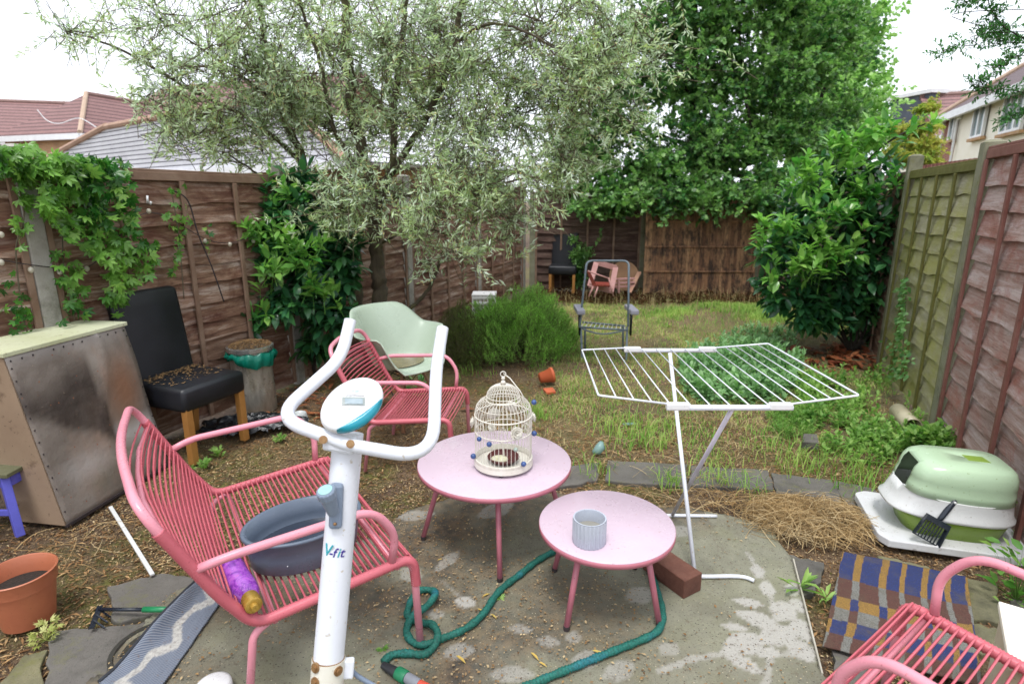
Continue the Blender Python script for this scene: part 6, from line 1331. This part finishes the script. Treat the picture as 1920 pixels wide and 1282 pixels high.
# ---------------------------------------------------------------- feathery bushes by the left fence
def feathery(label, c, rx, ry, h, n, cols, nl, per=34, seed=0, name="heather_bush"):
    r_ = thing(name, label, "shrub", (c[0], c[1], 0)); a = RNG.random(n) * 2 * math.pi; q = np.sqrt(RNG.random(n)); x = c[0] + rx * q * np.cos(a); y = c[1] + ry * q * np.sin(a)
    edge = .62 + .62 * fbm(np.cos(a) * 1.3 + 5, np.sin(a) * 1.3 + 5, 1.6, seed + 7); x = c[0] + (x - c[0]) * edge * 1.15; y = c[1] + (y - c[1]) * edge * 1.15
    top = h * (.62 + .75 * vnoise(x, y, 2.6, seed + 9)) * np.sqrt(np.clip(1.03 - q ** 2, 0, 1)) * (.45 + 1.0 * fbm(x, y, 4.5, seed)) + .03; D = nrm(np.stack([np.cos(a) * q * .7, np.sin(a) * q * .7, np.full(n, 1.0)], -1) + RNG.normal(size=(n, 3)) * .25)
    P = np.stack([x, y, top], -1); Lt = np.minimum(.30, top) * (.8 + .3 * RNG.random(n)); pos, d, ll = spray(P, D, Lt, per, nl, 55)
    leafmesh("foliage", pos, d, ll, .16, T_NEEDLE, leafmat(name + "_needles", cols, .6, .35, .2), r_, .2); twigs("stems", P - D * Lt[:, None], P, .0022, BK_TWIG, r_)
    n2 = n // 3; k = RNG.choice(n, n2); twigs("branches", np.stack([c[0] + (x[k] - c[0]) * .3, c[1] + (y[k] - c[1]) * .3, np.zeros(n2)], -1), (P - D * Lt[:, None])[k], .004, BK_TWIG, r_); return r_
feathery("bright green feathery bush growing beside the grey lounger frame", (.02, 6.1), .62, .85, .56, 2600, (lin("4b7c26"), lin("629638"), lin("7eb048"), lin("9cc464")), .034, 30, 300)
feathery("duller olive brown feathery bush between the bright bush and the left fence", (-.50, 5.75), .32, .55, .50, 900, (lin("4c4c2c"), lin("5c6434"), lin("6f6a44"), lin("54682e")), .030, 30, 301, "thyme_bush")
# ---------------------------------------------------------------- creeper on the left fence
def inpoly_pts(poly, n):
    poly = np.array(poly, float); lo, hi = poly.min(0), poly.max(0); out = []
    while len(out) < n:
        p = lo + (hi - lo) * RNG.random((n * 2, 2)); k = inpoly(p[:, 0], p[:, 1], [tuple(q) for q in poly]); out += list(p[k])
    return np.array(out[:n])
vc = thing("creeper", "bright green creeper tumbling over the top of the left fence above the cabinet", "climbing plant", tuple(onf(170, 400)))
groups = [([(62, 300), (120, 286), (200, 300), (245, 318), (258, 372), (248, 420), (300, 480), (280, 520), (225, 560), (205, 500), (165, 470), (120, 440), (80, 400)], 300, .03, .22, .095),
          ([(-20, 275), (60, 268), (80, 300), (60, 330), (10, 320), (-20, 330)], 70, .0, .15, .09), ([(22, 320), (58, 320), (62, 400), (35, 470), (22, 400)], 26, .02, .06, .075), ([(-5, 500), (20, 500), (50, 560), (62, 625), (20, 625), (0, 560)], 18, .02, .06, .07),
          ([(105, 470), (140, 470), (168, 560), (160, 600), (112, 605), (118, 560), (100, 500)], 30, .03, .12, .085), ([(195, 500), (240, 510), (238, 560), (215, 600), (195, 560)], 20, .03, .12, .085), ([(305, 355), (345, 345), (362, 405), (345, 440), (330, 520), (315, 520), (330, 440), (302, 400)], 26, .02, .08, .07),
          ([(240, 430), (305, 440), (300, 480), (260, 470)], 10, .03, .08, .08), ([(380, 420), (395, 420), (400, 480), (405, 500), (390, 480)], 5, .02, .05, .06), ([(60, 285), (240, 300), (240, 335), (60, 330)], 80, .0, .2, .09)]
A_ = []; D_ = []; L_ = []
for poly, n, o0, o1, s in groups:
    for p in inpoly_pts(poly, int(n * 1.8)):
        o = RNG.uniform(o0, o1); A_.append(onf(p[0], p[1], .05 + o)); D_.append(np.array((fn.x * .55, fn.y * .55, -.75)) + RNG.normal(size=3) * .4); L_.append(s * RNG.uniform(.7, 1.15))
M_CRP = leafmat("creeper_leaves", (lin("1a4519"), lin("255a20"), lin("336c28"), lin("4b8232"), lin("7fa64a")), .33, .35, .45)
D_ = np.array(D_); A_ = np.array([tuple(a) for a in A_]); leafmesh("foliage", A_, D_, np.array(L_) * .62, 1.0, T_PALM, M_CRP, vc, .15)
m = MB()
for pts in ([(20, 290), (45, 400), (30, 470), (45, 600), (62, 640)], [(100, 300), (115, 400), (120, 500), (140, 600)], [(170, 300), (190, 400), (215, 500), (222, 580)], [(320, 350), (335, 440), (345, 560)], [(60, 300), (160, 310), (250, 330)]):
    m.tube([tuple(onf(*p, .07)) for p in cat_rom(pts, 6)], .004, 5)
build("vines", m, BK_TWIG, vc, smooth=True)
# climbing shrub against the far fence
hsr = thing("honeysuckle", "dark green leafy climber against the far fence beside the far black chair", "climbing plant", (1.25, 10.1, 0)); P_, D_, _ = sample_blobs([blob(1090, 480, 10.05, .26, .12, .24), blob(1085, 515, 10.05, .18, .12, .3), blob(1075, 450, 10.05, .15, .1, .1)], 170, .5); Lt = np.full(len(P_), .12)
D_ = nrm(D_ + np.array((0, -.3, 0))); pos, d, ll = spray(P_, D_, Lt, 8, .065, 75); leafmesh("foliage", pos, d, ll, .5, T_LAUREL, M_GRN, hsr, .6); m = MB(); limb(m, [(1.25, 10.1, 0), yp(1085, 500, 10.08), yp(1078, 440, 10.1)], .014, .006, 6, 3); build("stem", m, BK_TWIG, hsr, smooth=True)
# ---------------------------------------------------------------- branches reaching in at the top right
rt = thing("rowan_tree", "thin leafy branches of a tree reaching in against the sky at the top right", "tree", (6.6, 4.4, 0)); m = MB(); P_ = []; D_ = []
limb(m, [(6.6, 4.4, 0), (6.6, 4.5, 2), (6.5, 4.5, 3.4), (6.3, 4.5, 5)], .11, .05, 9, 50)
for q, r0 in (([(2100, 120, 4.6), (1985, 90, 4.6), (1900, 62, 4.6), (1860, 20, 4.6), (1845, -30, 4.6)], .016), ([(2060, 95, 4.6), (1935, 82, 4.7), (1880, 78, 4.7), (1855, 55, 4.7)], .006), ([(2100, 40, 4.6), (1985, -20, 4.6), (1840, 0, 4.6), (1800, 5, 4.6)], .008), ([(1900, 60, 4.6), (1830, 85, 4.6), (1790, 85, 4.6), (1765, 100, 4.6)], .004), ([(1850, 20, 4.6), (1835, 50, 4.6), (1840, 70, 4.6)], .004),
              ([(2100, 200, 4.5), (1985, 190, 4.5), (1900, 170, 4.5), (1850, 165, 4.5), (1838, 150, 4.5)], .008), ([(2100, 100, 4.5), (1985, 115, 4.5), (1910, 105, 4.5), (1865, 128, 4.5)], .006), ([(2080, 240, 4.5), (1985, 225, 4.5), (1920, 212, 4.5), (1880, 222, 4.5)], .006), ([(2080, 270, 4.5), (1985, 285, 4.5), (1920, 275, 4.5)], .005)):
    pts = ys(*q); limb(m, [(6.5, 4.5, pts[0][2])] + pts, r0, .0025, 6, q[0][1]); C = cat_rom(pts, 9)
    for i in range(6, len(C)):
        for _ in range(2 if q[-1][1] > 110 or q[-1][0] > 1840 else 1):
            P_.append(C[i] + RNG.normal(size=3) * .02); dv = nrm(C[i] - C[i - 1]); D_.append(dv * .5 + RNG.normal(size=3) * .8)
build("trunk", m, BK_DARK, rt, smooth=True); P_ = np.array(P_); D_ = nrm(np.array(D_)); Lt = np.full(len(P_), .12); P_ = P_ + D_ * .10
pos, d, ll = spray(P_, D_, Lt, 13, .034, 72, jit=.1); leafmesh("crown", pos, d, ll, .38, T_LAUREL, leafmat("rowan_leaves", (lin("2f5a34"), lin("3f6e3a"), lin("4f8046")), .5, .35, .3), rt, .7); twigs("twigs", P_ - D_ * Lt[:, None], P_, .0018, BK_TWIG, rt)
# ---------------------------------------------------------------- grass and ground cover
def blades(name, x, y, h, w, lean, mat, zb=None, parent=None):
    n = len(x); a = RNG.random(n) * 2 * math.pi; z = ground_z(x, y) if zb is None else np.full(n, zb); d = np.stack([np.cos(a), np.sin(a), np.zeros(n)], -1); s = np.stack([-np.sin(a), np.cos(a), np.zeros(n)], -1); b = np.stack([x, y, z], -1); le = (lean * (.4 + RNG.random(n)))[:, None] * h[:, None]; H_ = h[:, None] * np.array((0, 0, 1)); w = (w * (.6 + .8 * RNG.random(n)))[:, None]
    V = np.stack([b - s * w, b + s * w, b + d * le * .3 + H_ * .55 - s * w * .7, b + d * le * .3 + H_ * .55 + s * w * .7, b + d * le + H_ * (.95 - .3 * lean)], 1)
    F = (np.array([(0, 1, 3), (0, 3, 2), (2, 3, 4)])[None] + (np.arange(n) * 5)[:, None, None]).reshape(-1, 3)
    return npmesh(name, V.reshape(-1, 3), F, mat, parent, smooth=True)
M_GR = leafmat("grass_green", (lin("4c7c2c"), lin("65973c"), lin("82ac50"), lin("9fb062")), .6, .35, .2); M_GD = leafmat("grass_dry", (lin("94885a"), lin("a89a6a"), lin("84784e"), lin("bcb084")), .8, .25, .15, (.8, .7, .4))
def region(n, x0, x1, y0, y1, dens):
    x = RNG.uniform(x0, x1, n); y = y0 + (y1 - y0) * RNG.random(n) ** 1.0; k = (RNG.random(n) < dens(x, y)) & (side_left(x, y) > .08) & (side_right(x, y) > .06) & (y < 9.95); return x[k], y[k]
def d_lawn(x, y):
    lw_ = np.clip((y - 3.3) / 1.2, 0, 1) * np.clip((x - (-.05 + (y - 4) * .10)) / .5, 0, 1) * np.clip((9.2 - y) / .5, .1, 1); lau = np.clip(np.hypot((x - 3.7) / 1.2, (y - 6.1) / .8) - .6, 0, 1); return lw_ * lau * np.clip(fbm(x, y, 2.0, 9) * 4.2 - 1.45, .06, 1) * np.clip(.35 + np.abs(x - .9 - (y - 4) * .22) * 1.1, .3, 1)
lush = lambda x, y: np.clip(1.15 - np.hypot((x - 3.0) / 1.3, (y - 8.0) / 1.2), 0, 1) + np.clip(1.1 - np.hypot((x - 1.0) / .5, (y - 3.75) / .35), 0, 1) * .8 + np.clip(1.1 - np.hypot((x - 2.4) / .8, (y - 3.6) / .6), 0, 1) * .9
x, y = region(210000, -.6, 6, 3.2, 10, lambda x, y: d_lawn(x, y) * np.clip(.5 + lush(x, y), 0, 1)); h = .025 + .045 * RNG.random(len(x)) + .10 * np.clip(lush(x, y), 0, 1) * RNG.random(len(x)); tag(blades("grass", x, y, h, .0028, .7, M_GR), kind="stuff")
x, y = region(110000, -.8, 6, 3.1, 10, lambda x, y: np.clip(d_lawn(x, y) * 1.2 + .03, 0, 1) * np.clip(1.0 - .8 * lush(x, y), .1, 1)); tag(blades("dry_grass", x, y, .02 + .045 * RNG.random(len(x)), .0025, 1.5, M_GD), kind="stuff")
x, y = region(900, .6, 5, 8.0, 9.7, lambda x, y: np.full(x.shape, .6)); tag(blades("tall_seeding_grass", x, y, .15 + .2 * RNG.random(len(x)), .002, .6, M_GD), kind="stuff")
# tufts in the cracks
xs, ys_ = [], []
for px, py, n, s in ((1255, 905, 60, .05), (1345, 905, 40, .05), (1400, 910, 50, .08), (1160, 800, 120, .12), (1200, 830, 150, .13), (1330, 870, 60, .1), (1120, 880, 40, .06), (1560, 870, 160, .2), (1620, 900, 120, .15), (960, 830, 50, .1), (1010, 780, 70, .05), (1000, 770, 50, .03), (1480, 860, 80, .1), (880, 700, 60, .1)):
    q = gp(px, py); xs += list(RNG.normal(q[0], s, n)); ys_ += list(RNG.normal(q[1], s, n))
xs, ys_ = np.array(xs), np.array(ys_); tag(blades("grass_tufts", xs, ys_, .06 + .11 * RNG.random(len(xs)), .003, .7, M_GR), kind="stuff")
def herb(name, x, y, hmax, leafL, mat, per, wr=.5, kind="stuff", label=None, cat=None, hf=None, tpl=T_LAUREL):
    n = len(x); h = hmax * (.45 + .55 * RNG.random(n)) if hf is None else hf; b = np.stack([x, y, ground_z(x, y)], -1); D = nrm(np.stack([RNG.normal(size=n) * .25, RNG.normal(size=n) * .25, np.ones(n)], -1)); P = b + D * h[:, None]
    pos, d, ll = spray(P, D, h * .9, per, leafL, 78, jit=.2); o = leafmesh(name, pos, d, ll, wr, tpl, mat, None, .8); s = twigs("stalks", b, P, .0018, mat, o)
    return tag(o, label, cat, None, kind)
M_WEED = leafmat("weed_leaves", (lin("4a7a30"), lin("608e3c"), lin("78a050"), lin("98b266")), .5, .4, .3); M_SAGEL = leafmat("sage_leaves", (lin("4c7646"), lin("5f8c58"), lin("789f6c"), lin("8fb07e")), .55, .35, .3)
def inreg(n, poly):
    P = inpoly_pts([gp(*p)[:2] for p in poly], n); k = (side_right(P[:, 0], P[:, 1]) > .05); return P[k, 0], P[k, 1]
x, y = inreg(1000, ((1490, 715), (1600, 700), (1700, 712), (1800, 860), (1700, 852), (1650, 880), (1560, 870), (1510, 810))); k = RNG.random(len(x)) < np.clip(fbm(x, y, 3.5, 401) * 4 - 1.4, .03, 1); herb("weeds", x[k], y[k], .17, .042, M_WEED, 11)
x, y = inreg(260, ((1760, 830), (1800, 850), (1830, 868), (1790, 872), (1700, 850))); herb("weeds_by_fence", x, y, .22, .055, M_WEED, 10)
x, y = inreg(520, ((1262, 700), (1290, 668), (1420, 655), (1500, 680), (1505, 730), (1440, 756), (1300, 756))); herb("sage_patch", x, y, .21, .062, M_SAGEL, 13, .48, None, "low patch of grey green sage like plants under the right wing of the drying rack", "plants"); 
x, y = inreg(150, ((1330, 650), (1400, 615), (1480, 620), (1500, 650), (1400, 665))); herb("low_plants", x, y, .14, .045, M_SAGEL, 9)
x, y = inreg(170, ((1440, 770), (1520, 760), (1530, 800), (1470, 830), (1440, 800))); herb("fine_weeds", x, y, .12, .03, M_WEED, 16, .22)
iv = thing("ivy_strand", "thin strand of ivy climbing the mossy panel of the right fence", "climbing plant", tuple(gp(1690, 710, 0))); rn = np.array((-RD[1], RD[0], 0)); P_ = np.array([planept(1697 + RNG.normal() * (5 + (t_ > .6) * 7) - 10 * t_ + 0, 520 + 190 * t_, (RA[0], RA[1], 0), rn, .05 + RNG.random() * .05) for t_ in RNG.random(330)])
leafmesh("foliage", P_, np.array((rn[0] * .6, rn[1] * .6, -.5)) + RNG.normal(size=P_.shape) * .5, .03 + .02 * RNG.random(len(P_)), .6, T_LAUREL, leafmat("ivy_leaves", (lin("3a6a30"), lin("568446"), lin("7aa062")), .45, .3, .4), iv, .5); build("stem", MB().tube([planept(1700, 515, (RA[0], RA[1], 0), rn, .045), planept(1697, 600, (RA[0], RA[1], 0), rn, .045), planept(1688, 712, (RA[0], RA[1], 0), rn, .045)], .004, 5), BK_TWIG, iv)
# single small plants
def plant(name, label, px, py, n, leafL, mat, spread, wr=.4, tpl=T_LAUREL, up=.6, z0=.0, h=.04, grp=None):
    q = np.array(gp(px, py, z0)); r_ = thing(name, label, "plant", tuple(q), 0, grp); a = RNG.random(n) * 6.28; b = q + np.stack([np.cos(a), np.sin(a), np.zeros(n)], -1) * spread * RNG.random((n, 1)) + np.array((0, 0, 1)) * (h * RNG.random((n, 1)))
    d = np.stack([np.cos(a), np.sin(a), np.full(n, up)], -1) + RNG.normal(size=(n, 3)) * .25; leafmesh("leaves", b, d, leafL * (.7 + .5 * RNG.random(n)), wr, tpl, mat, r_, .7); twigs("stalks", np.repeat(q[None], n, 0) - np.array((0, 0, .01)), b, .0012, mat, r_); return r_
plant("dandelion", "leafy dandelion in the crack between the concrete and the striped rug", 1500, 1108, 10, .10, M_WEED, .01, .28, up=.5)
plant("dandelion", "small dandelion beside the left edge of the striped rug", 1548, 1128, 7, .06, M_WEED, .01, .28, up=.4)
for px, py, nme in ((352, 888, "tiny feathery plant at the foot of the black chair's front leg"), (386, 874, "tiny feathery plant right of the black chair's front leg"), (408, 853, "tiny feathery plant below the black plastic sack"), (526, 826, "tiny leafy plant beside the white bowl behind the handlebar")):
    plant("seedling", nme, px, py, 26, .035, M_WEED, .035, .5, T_PALM, .9, 0, .04, "seedlings on the bare soil")
plant("herb_plant", "small yellow green plant in front of the terracotta pot", 84, 1196, 30, .03, leafmat("chartreuse_leaves", (lin("7d8a3c"), lin("a3aa5c"), lin("c0c088")), .6, .3, .2), .05, .6, T_PALM, .8, 0, .05)
plant("leafy_plant", "green leafy plant at the right edge behind the pink chair arm", 1905, 1120, 60, .055, M_WEED, .12, .5, up=.7, h=.22)
plant("leafy_plant", "green leafy plant at the right edge beside the litter box", 1915, 1010, 50, .055, M_WEED, .08, .5, up=.7, h=.2)
plant("low_laurel_seedling", "young laurel leaves on the ground between the pink armchair and the green chair's legs", 790, 745, 34, .09, M_YNG, .12, .36, up=.5, h=.14)
plant("sprig", "small green sprig on the concrete near the front pink seat's leg", 716, 1217, 7, .022, M_WEED, .008, .6, T_PALM, .3, .012, .005); plant("sprig", "small green sprig beside the hose under the larger pink table", 938, 1122, 6, .02, M_WEED, .008, .6, T_PALM, .3, .012, .005)
# ---------------------------------------------------------------- litter on the ground
def litter(name, n, box, dens, L, wr, mat, zf, tpl=T_OLIVE, flat=.16):
    x = RNG.uniform(box[0], box[1], n); y = RNG.uniform(box[2], box[3], n); k = (RNG.random(n) < dens(x, y)) & (side_left(x, y) > .06) & (side_right(x, y) > .05); x, y = x[k], y[k]; n = len(x); a = RNG.random(n) * 6.28
    d = np.stack([np.cos(a), np.sin(a), RNG.normal(size=n) * flat], -1); return tag(leafmesh(name, np.stack([x, y, zf(x, y) + .002 + .006 * RNG.random(n)], -1), d, L * (.35 + RNG.random(n) ** 2 * 1.3), wr, tpl, mat, None, .93), kind="stuff")
onpatio = lambda x, y: inpoly(x, y, PATIO)
M_LIT = leafmat("leaf_litter", (lin("4a3426"), lin("7a5a3e"), lin("a3825a"), lin("c2a67a"), lin("5f4630"), lin("8c6a48")), .9, .1, .1, (.6, .5, .3)); M_DEAD = leafmat("dead_laurel_leaves", (lin("6b3422"), lin("8f4c30"), lin("a86a44"), lin("54301f")), .6, .15, .3, (.6, .4, .2))
zsoil = lambda x, y: ground_z(x, y); zpat = lambda x, y: np.where(onpatio(x, y), .0145, ground_z(x, y))
bare = lambda x, y: np.clip(1 - (np.clip((y - 3.6) / 1.2, 0, 1) * np.clip((x - .2) / .6, 0, 1)) * .75, .2, 1) * np.where(onpatio(x, y), .0, 1) * np.clip(fbm(x, y, 2.3, 500) * 2.4 - .45, .12, 1)
litter("leaf_litter", 90000, (-2.8, 4.0, 1.2, 7.0), bare, .030, .22, M_LIT, zsoil); litter("seed_chaff", 95000, (-2.3, 2.6, 1.2, 4.2), lambda x, y: np.where(onpatio(x, y), .45 * np.clip(fbm(x, y, 2.6, 81) * 4 - 1.4, .08, 1) * np.clip((1.3 - x) / 1.4, .2, 1), .8 * np.clip(fbm(x, y, 3.1, 503) * 2.4 - .4, .1, 1)), .0105, .6, M_CRUMBL if 'M_CRUMBL' in globals() else leafmat("seed_chaff", (lin("a88a60"), lin("7d5f40"), lin("c9b48c"), lin("5a4430")), .9, .1, .1, (.6, .5, .3)), zpat)
nearb = lambda x, y: np.where(onpatio(x, y), 0, 1) * np.clip(fbm(x, y, 4.1, 540) * 3 - .7, .15, 1) * np.clip((4.6 - y) / .8, 0, 1)
litter("bark_chips", 120000, (-2.7, 2.2, 1.3, 4.6), nearb, .0125, .45, leafmat("bark_chips", (lin("33251b"), lin("6f553a"), lin("a08560"), lin("cdb890"), lin("4a3727"), lin("5e5c30"), lin("3e2e22")), .9, .05, .1, (.6, .5, .3)), zsoil, T_OLIVE, .3)
litter("dead_leaves", 1500, (2.9, 4.4, 5.0, 7.0), lambda x, y: np.clip(1.5 - np.hypot((x - 3.75) / .75, (y - 5.7) / .6) * 1.2, 0, 1), .12, .4, M_DEAD, lambda x, y: ground_z(x, y) + .01, T_LAUREL, .35)
litter("dead_leaves_behind_bench", 1400, (-2.1, -.3, 3.6, 5.4), lambda x, y: np.clip(1.3 - np.hypot((x + 1.25) / .8, (y - 4.5) / .6) * 1.0, 0, 1), .085, .3, M_DEAD, lambda x, y: ground_z(x, y) + .008, T_LAUREL, .35)
litter("dark_twig_litter", 9000, (.3, 4.8, 8.9, 10.1), lambda x, y: np.full(x.shape, .8), .12, .06, leafmat("twig_litter", (lin("3e2d22"), lin("5a4230"), lin("77593f")), .9, .05, .1, (.6, .5, .3)), lambda x, y: ground_z(x, y) + .02, T_OLIVE, .5)
M_YL = leafmat("yellow_leaf", (lin("b89a4a"), lin("c7b264"), lin("a8843c")), .6, .2, .3, (.7, .6, .3))
for px, py, a, L_, lb in ((855, 1228, -40, .05, "orange yellow leaf on the concrete right of the bench's front leg"), (995, 1222, -50, .045, "long yellow leaf on the concrete between the hose and the bleached leaf prints"), (1010, 1240, -35, .035, "short yellow leaf touching the tip of the longer one"), (905, 1118, 40, .04, "pale yellow leaf left of the hose below the larger pink table"),
        (895, 1140, -35, .035, "small cream leaf lying against the middle of the hose"), (1110, 1218, -25, .05, "cream leaf beside the hose below the smaller pink table's front leg"), (820, 1050, 30, .03, "tiny yellow leaf behind the front pink bench"), (920, 1150, -45, .035, "small brown leaf just right of the hose's straight run"), (1000, 1045, -60, .03, "orange leaf above the hose between the two pink tables")):
    q = gp(px, py, .019); tag(leafmesh("fallen_leaf", np.array([q]), np.array([(math.cos(R(a)), math.sin(R(a)), .05)]), np.array([L_]), .24, T_LAUREL, M_YL, None, .95), lb, "leaf", "fallen yellow leaves on the concrete")
# ---------------------------------------------------------------- straw heap
def straw(name, c, rx, ry, h, n, seed):
    rg = np.random.default_rng(seed); V = []; F = []
    for i in range(n):
        a = rg.random() * 6.28; q = rg.random() ** .6; x0, y0 = c[0] + rx * q * math.cos(a), c[1] + ry * q * math.sin(a); th = rg.normal(.25, 1.3); L = rg.uniform(.06, .30); z0 = h * (1 - q ** 1.5) * rg.random() * (.3 + 1.4 * float(vnoise(x0, y0, 9, 2))) + .012; cv = rg.normal(0, 1.6); w = rg.uniform(.0006, .0014); b = len(V); K = 6; x, y = x0 - math.cos(th) * L / 2, y0 - math.sin(th) * L / 2; ar = rg.uniform(.0, .05)
        for k in range(K + 1):
            t_ = k / K; tt = th + cv * (t_ - .5) * L * 3; x += math.cos(tt) * L / K; y += math.sin(tt) * L / K; z = z0 + ar * math.sin(math.pi * t_); sx_, sy_ = -math.sin(tt) * w, math.cos(tt) * w; V += [(x - sx_, y - sy_, z), (x + sx_, y + sy_, z + .001)]
        F += [(b + 2 * k, b + 2 * k + 1, b + 2 * k + 3, b + 2 * k + 2) for k in range(K)]
    return npmesh(name, np.array(V), np.array(F), leafmat(name + "_stalks", (lin("6b5538"), lin("a58c62"), lin("c6b38c"), lin("57452e"), lin("917850")), .8, .15, .15, (.7, .6, .4)), None)
tag(straw("straw_heap", (1.49, 2.64), .27, .18, .07, 1900, 3), "loose heap of dry straw on the concrete edge left of the litter box", "straw heap")
tag(straw("straw_wisps", (1.05, 2.85), .5, .12, .015, 130, 4), kind="stuff"); tag(straw("loose_straw", (1.0, 3.6), 1.2, .5, .012, 260, 5), kind="stuff")
tag(straw("dry_twigs", (-2.05, 2.35), .3, .2, .012, 26, 6), kind="stuff")
